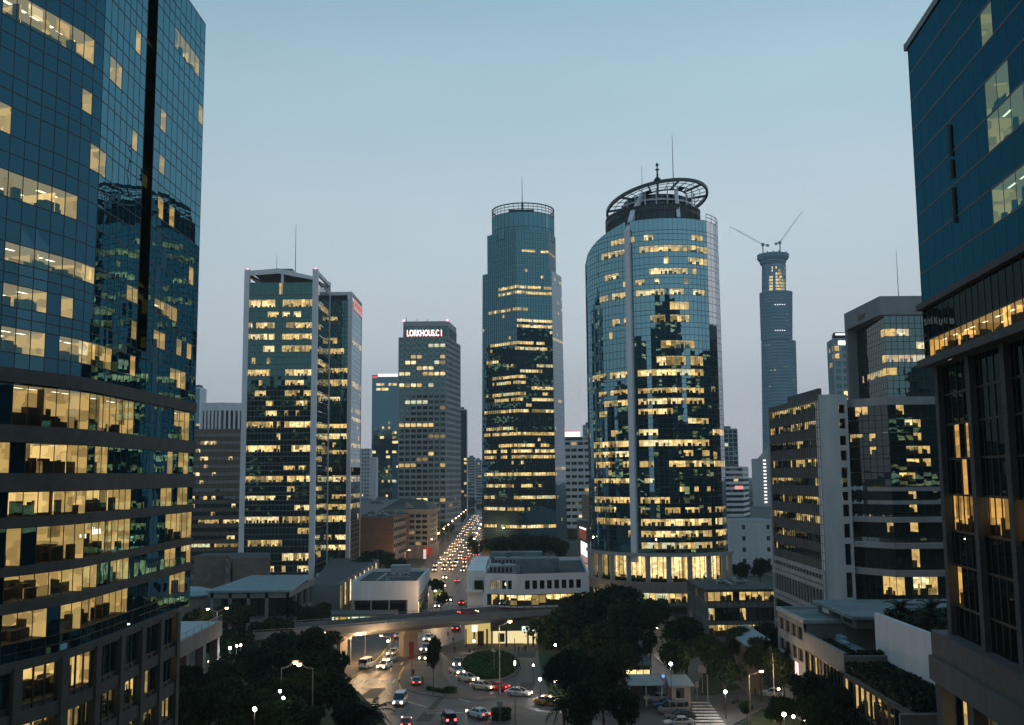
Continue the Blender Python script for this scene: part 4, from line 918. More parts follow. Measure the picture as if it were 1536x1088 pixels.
facade(th, [(xl, YH), (xr, YH)], fl, 3.95, rows_lit([RH.get(i, []) for i in range(nf)][::-1], 101, .008), GL_B, GC_B, GRIDM, GRIDM, (.75, .4), (.75, .4), 2.2, 0, 102, white=.3)
facade(th, [(xr, YH), (xat(690, 745, 640), 745)], fl, 3.95, rnd_lit(103, 0, .03, .01), GL_B, GC_B, GRIDM, GRIDM, (.8, .5), (.8, .5), 2.2, 0, 104, uoff=40)
xa, xb_ = xat(605.5, YH+4, 495), xat(672, YH+4, 495); xc = xat(684, YH+38, 495)
up = [(zt, zt+.9, zt+(ztt-zt)*.68)]
facade(th, [(xa, YH+4), (xb_, YH+4), (xc, YH+38)], up, 4.4, lambda *a: False, GL_B, GC_B, GRIDM, GRIDM, (.6, .4), (.7, .4), seed=105)
b = MB(); b.prism([(xa-.3, YH+3.6), (xb_+.3, YH+3.6), (xc+.3, YH+38), (xa, YH+38)], up[0][2], ztt); b.build('roof_band', GRIDM, th)
block(th, [(xl+3, YH+3), (xr-3, YH+3), (xat(690, 745, 640)-3, 742), (xl+3, 742)], 0, zt, WOODP)
xs = xat(636, YH, 497); lettering('sign_lettering', 'LORKHOUS.C I', V((xs, YH+3.0, zat(503.2, YH, 636))), 6.2, (R(90), 0, 0), LETW, th, .25, sx=.60, bold=.02)
b = MB(); b.box(xat(609, YH, 497), xat(663, YH, 497), YH+3.35, YH+3.6, zat(505, YH, 636), zat(495, YH, 636)); b.build('sign_board', solid('red_sign_board', (.30, .03, .03), .5, .2), th)
b = MB(); b.box(xat(609, YH, 497), xat(611, YH, 497), YH+3.1, YH+3.3, zat(504, YH, 636), zat(496, YH, 636)); b.box(xat(661, YH, 497), xat(663, YH, 497), YH+3.1, YH+3.3, zat(504, YH, 636), zat(496, YH, 636)); b.build('sign_edge_light', LETR, th)
for u in (605.5, 671): b = MB(); x = xat(u, YH+4, 482); b.lathe((x, YH+4.5, ztt), [(.7, 0), (.7, 1.2), (0, 1.6)], 8); b.build('beacon', REDL, th)
for u, v in ((609.5, 475), (625.5, 478), (641, 478)): b = MB(); x = xat(u, YH+8, 482); b.cyl((x, YH+8, ztt), (x, YH+8, zat(v, YH+8, u)), .25, .12, 5); b.build('mast', DARKM, th)
# deep blue tower with a lit crown strip
YG = 900.0; xl, xr = xat(557.5, YG, 640), xat(604, YG, 640); zt = zat(566, YG, 575)
th = thing('blue_tower', 'plain deep blue tower with a glowing white strip along its roof', 'tower', ((xl+xr)/2, YG+15, 0))
GL_G = glass('flat_blue_glass', (.35, .75, .95), .20, (.004, .016, .024), jit=.004)
fl = even_floors(zt-30*4.4, zt-1, 30, .45)
def litg(fi, u, n, i):
    r = random.Random(fi*97+i//2)
    return (fi in (27, 28) and 563 < u < 595 and r.random() < .7) or (u > 572 and fi < 22 and fi % 3 != 0 and r.random() < .30 and i % 3) or r.random() < .02
facade(th, [(xl, YG), (xr, YG)], fl, 1.9, litg, GL_G, GC_M, GL_G, None, (0, 0), (0, 0), 2, 0, 112, white=.8)
block(th, [(xl+.2, YG+3), (xr, YG+3), (xr, YG+28), (xl+.2, YG+28)], 0, zt, WOODP); b = MB(); b.box(xl-.1, xr, YG-.1, YG+.5, zt-1, zt+2.0); b.build('parapet', GL_G, th)
b = MB(); b.box(xat(567, YG, 565), xat(597, YG, 565), YG-.5, YG-.15, zat(565.5, YG, 575), zat(561, YG, 575)); b.build('light_strip', emit('white_crown_light', (1.0, .93, .93), 1.3, False), th)
b = MB(); b.box(xat(558.5, YG, 565), xat(566, YG, 565), YG-.5, YG-.15, zat(567, YG, 575), zat(564.5, YG, 575)); b.build('light_strip', LETR, th)
# white apartment block with small square windows
YF = 780.0; xl, xr = xat(537, YF, 700), xat(562.5, YF, 700)
th = thing('apartment_block', 'white apartment block dotted with small square windows', 'building', ((xl+xr)/2, YF+8, 0))
zt = zat(673, YF, 550); zb = zat(746, YF, 550)
punched(th, (xl, YF), (xat(555, YF, 700), YF), zb, zt, 4, 13, WHITE, GL_P, lit=lambda r, c: WARM[2] if (r, c) in ((0, 0), (0, 1)) else None, ww=.5, wh=.5, rev=.4)
punched(th, (xat(555, YF, 700), YF), (xr, YF+5), zb, zat(686, YF, 550), 2, 11, WHITE, GL_P, ww=.5, wh=.5, rev=.4)
block(th, [(xl, YF+.5), (xat(555, YF, 700), YF+.5), (xr, YF+5.5), (xr, YF+18), (xl, YF+18)], 0, zat(686, YF, 550), WHITE, 'block_body'); block(th, [(xl, YF+.5), (xat(554.5, YF, 700), YF+.5), (xat(554.5, YF, 700), YF+14), (xl, YF+14)], zat(686, YF, 550), zt, WHITE, 'block_body')
# dark ribbon-window office between the near left tower and the pillared tower
YD = 460.0; xl, xr = xat(262, YD, 740), xat(372, YD, 740); zt = zat(645, YD, 320)
th = thing('ribbon_office', 'broad dark brown office with dull ribbon windows, left of the white-pillared tower', 'office', ((xl+xr)/2, YD+10, 0))
fl = even_floors(0, zt-1.5, 17, .5)
RD = {15: [(300, 322)], 14: [(286, 300)], 13: [(300, 310)], 11: [(285, 297)], 10: [(298, 306)], 7: [(286, 292), (346, 353)], 5: [(297, 357)], 3: [(340, 350)], 2: [(283, 357)]}
facade(th, [(xl, YD), (xr, YD)], fl, 1.9, rows_lit([RD.get(i, []) for i in range(17)], 121, .03), GL_P, GC_B, BROWN, DARKM, (.12, .05), (.12, .12), 3, 1, 122)
block(th, [(xl, YD+4), (xr, YD+4), (xr, YD+24), (xl, YD+24)], 0, zt, BROWN); b = MB(); b.box(xl, xr, YD-.3, YD+.4, zt-1.5, zt+.3); b.build('parapet', BROWN, th)
# pale ribbed office behind it
YW = 700.0; xl, xr = xat(301, YW, 620), xat(362, YW, 620); zt = zat(604, YW, 330)
th = thing('ribbed_office', 'pale vertically ribbed office far behind the dark brown ribbon office', 'office', ((xl+xr)/2, YW+10, 0))
fl = [(0, zt-26, zt-5.5)]
facade(th, [(xl, YW+3), (xat(330, YW, 620), YW), (xr, YW+6)], fl, 3.0, lambda *a: False, GL_P, GC_B, WHITE, WHITE, (1.5, .5), (0, 0), 2, 0, 131)
b = MB(); b.prism([(xl-.2, YW+3), (xat(330, YW, 620), YW-.5), (xr, YW+6), (xr, YW+20), (xl, YW+20)], zt-5.5, zt); b.build('roof_band', WHITE, th)
block(th, [(xl+.2, YW+5), (xat(330, YW, 620), YW+2), (xr, YW+8), (xr, YW+20), (xl, YW+20)], 0, zt-5, WOODP); b = MB(); b.lathe((xat(330, YW+2, 605), YW+2, zt-2.5), [(.6, 0), (.6, 1), (0, 1.3)], 8); b.build('beacon', REDL, th)
# blue sliver tower at the edge of the near left tower
def simple_tower(name, label, u0, u1, v0, Y, dep, cat='tower', glm=None, spm=None, nf=24, lit=None, fr=None, vm=(.3, .2), side=None, fh=4.0, spf=.45, seed=1, group=None, pw=3.0, stag=0, hm=(0, 0)):
    xl, xr = xat(u0, Y, 690), xat(u1, Y, 690); zt = zat(v0, Y, (u0+u1)/2)
    th = thing(name, label, cat, ((xl+xr)/2, Y+dep/2, 0), group)
    nf = max(2, int((zt-5)/fh)); fl = even_floors(zt-1-nf*fh, zt-1, nf, spf)
    path = [(xl, Y), (xr, Y)] if side is None else ([(xl, Y), (xr, Y), (xat(side, Y+dep, 690), Y+dep)] if side > u1 else [(xat(side, Y+dep, 690), Y+dep), (xl, Y), (xr, Y)])
    facade(th, path, fl, pw, lit or rnd_lit(seed, .0, .12, .03), glm or GL_G, GC_M, spm or glm or GL_G, fr, vm if fr else (0, 0), hm, 2, 0, seed, white=.7)
    b = MB(); e = [(p[0], p[1]) for p in path]; 
    if len(e) == 2: e += [(xr, Y+dep), (xl, Y+dep)]
    elif side > u1: e += [(xl, Y+dep)]
    else: e += [(xr, Y+dep)]
    b.poly([(*p, zt-1) for p in e]); 
    for p, q in zip(e, e[1:]+e[:1]): b.poly(((*p, zt-1), (*q, zt-1), (*q, zt), (*p, zt)))
    for p, q in list(zip(e, e[1:]+e[:1]))[len(path)-1:]: b.poly(((*p, 0), (*q, 0), (*q, zt-1), (*p, zt-1)))
    b.build('parapet', spm or WHITE, th)
    b = MB(); xm, ym = (xl+xr)/2, Y+dep/2; wd = (xr-xl)*.5; b.box(xm-wd/2, xm+wd/2, ym-dep*.25, ym+dep*.25, zt-1.1, zt+2.5); b.build('plant_room', CONCD, th)
    return th
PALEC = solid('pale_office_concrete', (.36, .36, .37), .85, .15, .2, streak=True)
simple_tower('glass_tower', 'thin sliver of a far blue tower beside the edge of the near left tower', 284, 297, 581, 900, 20, seed=141)
simple_tower('glass_tower', 'slim far blue tower with a white band, peeping out right of the gridded sign tower', 683, 700, 614, 1000, 22, seed=142, fr=MUL_B)
GLP = dict(glm=GL_P, spm=PALEC, fr=PALEC)
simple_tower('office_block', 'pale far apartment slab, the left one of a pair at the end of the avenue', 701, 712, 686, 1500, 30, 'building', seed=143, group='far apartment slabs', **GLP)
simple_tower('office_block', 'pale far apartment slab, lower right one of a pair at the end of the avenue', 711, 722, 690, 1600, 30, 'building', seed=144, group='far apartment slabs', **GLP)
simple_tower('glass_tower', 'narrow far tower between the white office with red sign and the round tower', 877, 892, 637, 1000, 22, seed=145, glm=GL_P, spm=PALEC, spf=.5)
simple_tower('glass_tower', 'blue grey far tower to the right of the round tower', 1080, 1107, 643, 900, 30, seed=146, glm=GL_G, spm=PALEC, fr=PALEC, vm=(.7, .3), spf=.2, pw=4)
t_ = simple_tower('office_block', 'white banded office behind the right shoulder of the round tower', 1086, 1113, 700, 620, 30, 'office', seed=147, side=1122, glm=GL_P, spm=WHITE, spf=.5, fh=3.3, lit=rnd_lit(147, 0, .05, .03))
b = MB(); x = xat(1109, 618.5, 731); b.box(x-2.6, x+2.6, 619.3, 619.6, zat(734, 620, 1109), zat(729, 620, 1109)); b.build('sign_board', emit('pink_small_sign', (1, .45, .42), .9, False), t_)
t_ = simple_tower('sign_office', 'white banded office with a glowing red and white roof sign, right of the faceted tower', 846, 886, 661, 640, 26, 'office', seed=148, glm=GL_P, spm=WHITE, spf=.55, fh=4.2, lit=rnd_lit(148, 0, .06, .04), fr=WHITE, vm=(.8, .3), pw=4.5)
b = MB(); b.box(xat(847, 640, 655), xat(870, 640, 655), 641, 650, zat(661, 640, 858), zat(655.5, 640, 858)); b.build('sign_plinth', DARKM, t_)
b = MB(); b.box(xat(846, 640, 652), xat(870, 640, 652), 640.2, 640.6, zat(655, 640, 858), zat(648, 640, 858)); b.build('sign_board', LETW, t_)
b = MB(); b.box(xat(843.5, 640, 652), xat(846, 640, 652), 640.0, 640.6, zat(655.5, 640, 858), zat(650, 640, 858)); b.box(xat(846, 640, 652), xat(870, 640, 652), 640.0, 640.6, zat(648, 640, 858), zat(646.6, 640, 858)); b.build('sign_edge_light', LETR, t_)
# low skyline that closes the view between and beyond the towers
rg = random.Random(77)
LOWS = [(500, 560, 722, 1300), (690, 712, 728, 1100), (700, 730, 735, 1250), (712, 740, 722, 1900), (846, 880, 741, 1200), (1090, 1140, 727, 1700), (1105, 1160, 738, 1300), (1120, 1180, 720, 2400), (1085, 1110, 752, 900), (270, 330, 712, 1500), (870, 900, 728, 1500)]
for i, (u0, u1, v, Y) in enumerate(LOWS):
    pos = ['left of the gridded sign tower', 'right of the gridded tower foot', 'at the dim end of the avenue', 'furthest beyond the end of the avenue', 'below the white sign office', 'far behind the unfinished tower foot', 'in front of the unfinished tower foot', 'on the hazy horizon right of the round tower', 'by the round tower shoulder', 'beyond the dark brown ribbon office', 'behind the billboards'][i]
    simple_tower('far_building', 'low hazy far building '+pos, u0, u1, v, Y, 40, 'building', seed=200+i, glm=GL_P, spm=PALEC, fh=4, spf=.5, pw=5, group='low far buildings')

# ------------------------------------------------------------------ unfinished supertall tower with cranes
YU = 1250.0
th = thing('unfinished_tower', 'far unfinished haze-blue skyscraper with a lamplit top under construction', 'tower', (xat(1168, YU, 600), YU+30, 0))
UM = solid('hazed_floor_concrete', (.16, .29, .38), .85, .2, .1); UG = glass('raw_dark_opening', (.45, .80, 1.0), .22, (.006, .014, .018), jit=.004)  # distance haze put into the concrete's blue tint
def ring_u(u0, u1, v, n=20):
    cx_ = xat((u0+u1)/2, YU+30, v); r = (u1-u0)/2/F*(YU+30)
    return cx_, r
SECT = [(1137, 1181, 376, 383), (1141, 1177, 383, 390), (1143, 1178, 391, 433), (1140, 1187, 434, 507), (1143, 1195, 509, 760)]
TOPS = {}
for si, (u0, u1, va, vb) in enumerate(SECT):
    nfl = max(1, round((vb-va)/4.9)); z1, z0 = zat(va, YU, (u0+u1)/2), zat(vb, YU, (u0+u1)/2)
    c0, r0 = ring_u(u0+ (2.5 if si == 3 else 0), u1 + (0 if si != 4 else 2), vb); c1, r1 = ring_u(u0, u1-(0 if si < 3 else 0 if si == 3 else 3), va)
    if si == 4: c0, r0 = ring_u(1147, 1199, vb)
    cc = ((c0+c1)/2, YU+30); rr = max(r0, r1)
    circ = [(cos(2*pi*i/28), sin(2*pi*i/28)) for i in range(29)]
    P_ = [(c1+r1*a, YU+30+r1*b_) for a, b_ in circ]
    k = lambda z: (z-z0)/(z1-z0)
    def xfU2(x, y, z, c0=c0, c1=c1, r0=r0, r1=r1, z0=z0, z1=z1): t = (z-z0)/(z1-z0); r = r0+(r1-r0)*t; return (c0+(c1-c0)*t+(x-c1)/r1*r, YU+30+(y-YU-30)/r1*r)
    fl = even_floors(z0, z1, nfl, .12 if si == 2 else .5)
    lampz = si == 2
    rgu = random.Random(300+si)
    def litu(fi, u, n, i):
        if si == 2: return (1154 < u < 1160 or 1163 < u < 1178) and rgu.random() < 1.15-.11*fi
        return rgu.random() < (.012 if si > 2 else .0)
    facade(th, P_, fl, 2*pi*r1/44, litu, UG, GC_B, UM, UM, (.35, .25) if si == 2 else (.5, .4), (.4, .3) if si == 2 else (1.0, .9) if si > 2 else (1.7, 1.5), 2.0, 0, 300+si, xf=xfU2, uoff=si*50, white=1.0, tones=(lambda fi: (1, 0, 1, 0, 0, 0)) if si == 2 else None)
    if si in (3,):                                      # small work lamps in rows
        for zz in (fl[10][1], fl[2][1]):
            b = MB()
            for a in (-1.9, -1.75, -1.6, -1.45, -1.3): x, y = xfU2(c1+r1*cos(a), YU+30+r1*sin(a), zz); b.box(x-.5, x+.5, y-1.6, y-1.2, zz, zz+.9)
            b.build('work_lamp', LETW, th)
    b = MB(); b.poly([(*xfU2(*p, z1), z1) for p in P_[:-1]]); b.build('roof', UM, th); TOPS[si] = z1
b = MB(); cxs, rs = ring_u(1137, 1181, 376)
for a in range(0, 28, 2): x, y = cxs+rs*.9*cos(a*2*pi/28), YU+30+rs*.9*sin(a*2*pi/28); b.box(x-.7, x+.7, y-.7, y+.7, TOPS[0], TOPS[0]+rg.uniform(1.5, 4))
b.build('rebar_column', UM, th)
b = MB(); xw, xe = xat(1136, YU, 700), xat(1154, YU, 700); z_ = zat(690, YU, 1140)
b.prism([(xw, YU-4), (xe, YU-4), (xe, YU+30), (xw, YU+30)], 0, zat(688, YU, 1140), 0); b.poly(((xw-2, YU-4.5, zat(690, YU, 1140)), (xe, YU-4.5, zat(690, YU, 1140)), (xe, YU-4, zat(668, YU, 1150))))
b.build('side_block', PALEC, th)
b = MB()
for i in range(13): z = zat(690+i*5.2, YU, 1147); b.box(xat(1144.5, YU, 720), xat(1148.5, YU, 720), YU-4.4, YU-4.1, z-1.6, z)
b.build('stair_window', LETW, th)
CRM = solid('crane_paint', (.20, .20, .20), .6, .2)
def crane(u, v, u2, v2, lab, k):
    zb = TOPS[0]; base = V((xat(u, YU+30, v), YU+30+k, zb-3)); top = V((xat(u, YU+30, v), YU+30+k, zat(v, YU+30, u))); tip = at(u2, v2, YU+20); tip = V((tip.x, YU+20+k, tip.z))
    t = thing('tower_crane', lab, 'crane', tuple(base))
    b = MB(); b.bar(base, top, 1.2); b.box(top.x-1.6, top.x+1.6, top.y-1.6, top.y+1.6, top.z-1, top.z+2.5); b.build('mast', CRM, t)
    d = (tip-top); n = 16; b = MB(); off = V((0, 0, 1.6)); o2 = V((0, 1.3, 0))
    b.bar(top+off, tip+off*.2, .13); b.bar(top+o2, tip, .13); b.bar(top-o2, tip, .13)
    for i in range(n): p, q = top.lerp(tip, i/n), top.lerp(tip, (i+.5)/n); r = top.lerp(tip, (i+1)/n); b.bar(p+o2, q+off*.9, .1); b.bar(q+off*.9, r-o2, .1); b.bar(p+o2, p-o2, .1)
    b.build('jib', CRM, t)
    b = MB(); cw = top-d.normalized()*8; cw.z = top.z+1; b.bar(top, cw, 1.2); b.box(cw.x-1.5, cw.x+1.5, cw.y-1.5, cw.y+1.5, cw.z-2.5, cw.z); b.build('counterweight', CRM, t)
    b = MB(); b.bar(top+V((0, 0, 2)), top.lerp(tip, .8)+off, .14); b.bar(tip, (tip.x, tip.y, tip.z-14), .12); b.build('cable', CRM, t)
crane(1171, 364, 1205, 316, 'luffing crane raised to the right on top of the unfinished skyscraper', 4)
crane(1143, 369, 1093, 341, 'crane with a long jib reaching left from the unfinished skyscraper', -4)
# ------------------------------------------------------------------ roads, paths, islands
def sheet(name, px, z, m, kerb=None):
    P = [gnd(u, v, z) for u, v in px]
    A = sum(p.x*q.y-q.x*p.y for p, q in zip(P, P[1:]+P[:1]))
    if A < 0: P = P[::-1]
    b = MB()
    if kerb: b.prism([(p.x, p.y) for p in P], 0, z, 1, 0)
    else: b.poly(P)
    return struct(b.build(name, [m, kerb or m]))
a0, a1 = gnd(676, 862), gnd(716, 787); AD = (a1-a0).normalized(); AN = V((AD.y, -AD.x, 0)); AW = 10.0
b = MB(); st = a0-AD*150
b.poly((st-AN*AW, st+AN*AW, a0+AD*1400+AN*AW, a0+AD*1400-AN*AW)); struct(b.build('avenue', ASPH))
b = MB(); b.poly(((-150, a0.y-12, .004), (120, a0.y-16, .004), (120, a0.y+6, .004), (-150, a0.y+10, .004))); struct(b.build('cross_street', ASPH))
b = MB(); b.poly(((-62, 100, .008), (48, 100, .008), (48, 300, .008), (-62, 300, .008))); struct(b.build('junction_road', ASPH))
for s in (-1, 1):
    b = MB(); p = a0+AD*14+AN*s*(AW+2.6); q = a0+AD*1300+AN*s*(AW+2.6); n = AN*2.5
    P = [p-n, p+n, q+n, q-n]; A = sum(c.x*d.y-d.x*c.y for c, d in zip(P, P[1:]+P[:1])); P = P if A > 0 else P[::-1]
    b.prism([(c.x, c.y) for c in P], 0, .14, 1, 0); struct(b.build('avenue_pavement', [PAVE, KERB]))
sheet('traffic_island', [(607, 1000), (601, 1012), (600, 1024), (604, 1033), (632, 1041), (675, 1047), (718, 1050), (744, 1047), (748, 1043), (700, 1036), (676, 1026), (664, 1010), (664, 990), (660, 976), (640, 968), (622, 978)], .14, PAVE, KERB)
sheet('forecourt_paving', [(655, 972), (700, 958), (760, 960), (806, 970), (802, 985), (770, 984), (735, 977), (700, 981), (676, 988)], .14, PAVE, KERB)
sheet('left_pavement', [(592, 953), (580, 972), (566, 986), (545, 1005), (524, 1021), (430, 1032), (430, 950), (560, 946)], .14, PAVE, KERB)
sheet('right_pavement', [(1036, 1052), (1062, 1046), (1100, 1036), (1142, 1030), (1168, 1032), (1150, 1060), (1098, 1088), (1070, 1088)], .14, PAVE, KERB)
sheet('lower_pavement', [(742, 1064), (752, 1056), (775, 1057), (800, 1066), (860, 1072), (920, 1090), (740, 1090)], .14, PAVE, KERB)
LAWN = [[(262, 1100), (300, 985), (330, 950), (440, 948), (500, 985), (522, 1000), (524, 1026), (560, 1060), (590, 1100)], [(1040, 1040), (1062, 1044), (1104, 1034), (1150, 1028), (1150, 1010), (1060, 1000)], [(1110, 1088), (1150, 1062), (1200, 1050), (1240, 1090)], [(806, 968), (900, 962), (960, 1000), (900, 1060), (830, 1060), (812, 1010)]]
for i, l in enumerate(LAWN):
    P = [gnd(u, v, .1) for u, v in l]; b = MB(); A = sum(c.x*d.y-d.x*c.y for c, d in zip(P, P[1:]+P[:1])); b.poly(P if A > 0 else P[::-1]); o = b.build('lawn', GRASS); o['kind'] = 'stuff'
# markings
b = MB()
for i in range(9):
    u = 529+i*8.1; P = [gnd(u, 1025, .03), gnd(u+4.2, 1025, .03), gnd(u+8.6, 1019.6, .03), gnd(u+4.4, 1019.6, .03)]; b.poly(P)
struct(b.build('crosswalk_marking', PAINT))
b = MB()
for i in range(9):
    v = 1053+i*4.6; P = [gnd(1036+i*1.2, v+2.2, .19), gnd(1066+i*3.4, v+2.2, .19), gnd(1064+i*3.2, v, .19), gnd(1035+i*1.1, v, .19)]; b.poly(P)
struct(b.build('crosswalk_marking', PAINT))
def stripe(pts, w, m, z=.03, dash=None):
    b = MB(); P = [gnd(u, v, z) for u, v in pts]
    for p, q in zip(P, P[1:]):
        d = (q-p).normalized(); n = V((-d.y, d.x, 0))*w/2; L_ = (q-p).length
        if not dash: b.poly((p-n, q-n, q+n, p+n)); continue
        s = 0
        while s < L_-dash[0]: a, c = p+d*s, p+d*(s+dash[0]); b.poly((a-n, c-n, c+n, a+n)); s += dash[0]+dash[1]
    return struct(b.build('lane_marking', m))
stripe([(592, 955), (584, 968), (570, 985), (552, 1001), (536, 1012), (522, 1020)], .45, PAINTY, .17)
stripe([(606, 1000), (599.5, 1012), (598, 1024), (602, 1034), (612, 1038)], .4, PAINTY)
stripe([(579, 1026), (580, 1034), (585, 1042)], .25, PAINT); stripe([(610, 1052), (640, 1061)], .3, PAINT); stripe([(640, 1070), (690, 1069), (704, 1068)], .3, PAINT)
stripe([(684, 1048), (706, 1053)], .3, PAINT); stripe([(770, 1077), (798, 1070)], .25, PAINT); stripe([(628, 955), (600, 1000)], .2, PAINT, dash=(3, 4)); stripe([(596, 955), (585, 1010)], .2, PAINT, dash=(3, 4))
for k in (-.5, 0, .5):
    b = MB(); s = 0
    while s < 500:
        p = a0+AD*(s-120)+AN*AW*k+V((0, 0, .012)); q = p+AD*3; n = AN*.09; b.poly((p-n, q-n, q+n, p+n)); s += 8
    struct(b.build('lane_marking', PAINT))

ASPD = solid('asphalt_patch', (.028, .028, .030), .7, .35, .8); ASPL = solid('worn_asphalt', (.095, .092, .088), .75, .4, .6)
for i, (u, v, w_, l_, m_) in enumerate(((560, 1040, 3.2, 9, ASPD), (640, 1075, 2.4, 7, ASPD), (700, 1060, 5, 3, ASPL), (590, 985, 2.2, 12, ASPL), (600, 1068, 3, 5, ASPL), (790, 1030, 3, 8, ASPD), (655, 1055, 1.2, 10, ASPD), (740, 1088, 4, 3, ASPL), (690, 930, 3, 14, ASPD), (570, 1012, 1.2, 8, ASPD))):
    p = gnd(u, v, .016+i*.0005); b = MB(); b.poly([(p.x+x*w_/2+y*l_*.06, p.y+y*l_/2, p.z) for x, y in ((-1, -1), (1, -1), (.9, 1), (-1, .94))]); struct(b.build('road_patch', m_))
for i, (u, v) in enumerate(((612, 1060), (580, 1032), (660, 1072), (705, 1083), (628, 990))):
    p = gnd(u, v, .022); b = MB(); b.poly([(p.x+.42*cos(a), p.y+.42*sin(a), p.z) for a in [k*pi/6 for k in range(12)]]); tag(b.build('manhole_cover', DARKM), 'round iron manhole cover in the asphalt '+('by the white minivan', 'below the crosswalk', 'left of the dark blue van', 'beside the turning white saloon', 'beside the thick flyover pier')[i], 'manhole cover', 'manhole covers')
# ------------------------------------------------------------------ flyover
def flyp(u, v, z): p = gnd(u, v, z); return p
ZD = 7.6
edge = spline([(q.x, q.y) for q in [flyp(u, v, ZD+1) for u, v in ((380, 949), (455, 944), (540, 937.5), (620, 930), (690, 923.5), (760, 917.5), (870, 910.5), (930, 906))]], 5)
P_ = arclen(edge, 4); E_, N_ = normals(P_)
fo = thing('flyover', 'curving concrete flyover crossing the avenue on thick piers', 'bridge', (P_[len(P_)//2].x, P_[len(P_)//2].y, 0))
b = MB(); W_ = 10.5
f = lambda p, z: V((p.x, p.y, z))
for i in range(len(P_)-1):
    p0, p1 = P_[i], P_[i+1]; q0, q1 = P_[i]-N_[i]*W_, P_[i+1]-N_[i+1]*W_
    m0, m1 = P_[i]-N_[i]*2.6, P_[i+1]-N_[i+1]*2.6; r0, r1 = P_[i]-N_[i]*(W_-2.6), P_[i+1]-N_[i+1]*(W_-2.6)
    b.poly((f(p0, ZD), f(p1, ZD), f(q1, ZD), f(q0, ZD)), 1)
    b.poly((f(p0, ZD-.5), f(p1, ZD-.5), f(p1, ZD), f(p0, ZD))); b.poly((f(m0, ZD-1.7), f(m1, ZD-1.7), f(p1, ZD-.5), f(p0, ZD-.5)))
    b.poly((f(r0, ZD-1.7), f(r1, ZD-1.7), f(m1, ZD-1.7), f(m0, ZD-1.7))); b.poly((f(q0, ZD-.5), f(q1, ZD-.5), f(r1, ZD-1.7), f(r0, ZD-1.7)))
    b.poly((f(q0, ZD), f(q1, ZD), f(q1, ZD-.5), f(q0, ZD-.5)))
b.build('deck', [CONC, ASPH], fo)
for k, nm in ((0, 0), (W_, 1)):
    b = MB(); A_ = [p-n*k for p, n in zip(P_, N_)]
    for i in range(len(A_)-1):
        o0, o1 = N_[i]*.3, N_[i+1]*.3; a, c = A_[i], A_[i+1]
        if nm: o0, o1 = -o0, -o1
        b.poly((f(a, ZD-.05), f(c, ZD-.05), f(c, ZD+.95), f(a, ZD+.95))); b.poly((f(a, ZD+.95), f(c, ZD+.95), f(c-o1, ZD+.95), f(a-o0, ZD+.95))); b.poly((f(a-o0, ZD), f(c-o1, ZD), f(c-o1, ZD+.95), f(a-o0, ZD+.95)))
    b.build('parapet', CONC, fo)
    b = MB()
    for i in range(len(A_)-1): b.bar(f(A_[i], ZD+1.35), f(A_[i+1], ZD+1.35), .09)
    for p in A_: b.bar(f(p, ZD+.9), f(p, ZD+1.35), .09)
    b.build('handrail', STEEL, fo)
def near_pt(u, back=5.2):
    i = min(range(len(P_)), key=lambda i: abs(proj((P_[i].x, P_[i].y, ZD))[0]-u)); return P_[i]-N_[i]*back, N_[i]
for u, w_, d_ in ((527, 1.7, 2.0), (624, 3.6, 2.4), (835, 3.6, 2.4), (430, 2.0, 2.0)):
    c, n = near_pt(u); b = MB(); a = atan2(n.y, n.x)+pi/2; b.rbox(c.x, c.y, 0, ZD-1.69, w_, d_, a); b.rbox(c.x, c.y, ZD-2.3, ZD-1.68, w_+.8, d_+3, a); b.build('pier', STONE, fo)

# ------------------------------------------------------------------ low buildings round the junction
def box_walls(th, x0, x1, y0, y1, z0, z1, m, name='wall', para=.9, roofm=None, inset=.35):
    b = MB(); b.prism([(x0, y0), (x1, y0), (x1, y1), (x0, y1)], z0, z1-para, 0, 1)
    for a in ((x0, x1, y0, y0+inset), (x0, x1, y1-inset, y1), (x0, x0+inset, y0+inset, y1-inset), (x1-inset, x1, y0+inset, y1-inset)): b.box(*a, z1-para-.02, z1)
    return b.build(name, [m, roofm or ROOFB], th)
rg = random.Random(9)
def roof_kit(th, x0, x1, y0, y1, z, n, seed, big=1.0, names=('air_handler', 'vent_box', 'roof_duct')):
    r = random.Random(seed)
    for i in range(n):
        b = MB(); x, y = r.uniform(x0, x1), r.uniform(y0, y1); w_, d_, h = r.uniform(1.5, 5)*big, r.uniform(1.5, 4)*big, r.uniform(.8, 1.8)*big
        b.box(x-w_/2, x+w_/2, y-d_/2, y+d_/2, z, z+h)
        for k in range(int(w_)): b.box(x-w_/2+k+.2, x-w_/2+k+.8, y-d_/2-.06, y-d_/2, z+h*.2, z+h*.8, 1)
        b.cyl((x, y, z+h), (x, y, z+h+.35), .5, .5, 8, 1); b.build(r.choice(names[:2]), [CONCL, DARKM], th)
    b = MB(); x = x0+(x1-x0)*.3; b.bar((x, y0, z+.5), (x, y1, z+.5), .6); b.bar((x, (y0+y1)/2, z+.5), (x1, (y0+y1)/2, z+.5), .5); b.build('roof_duct', STEEL, th)
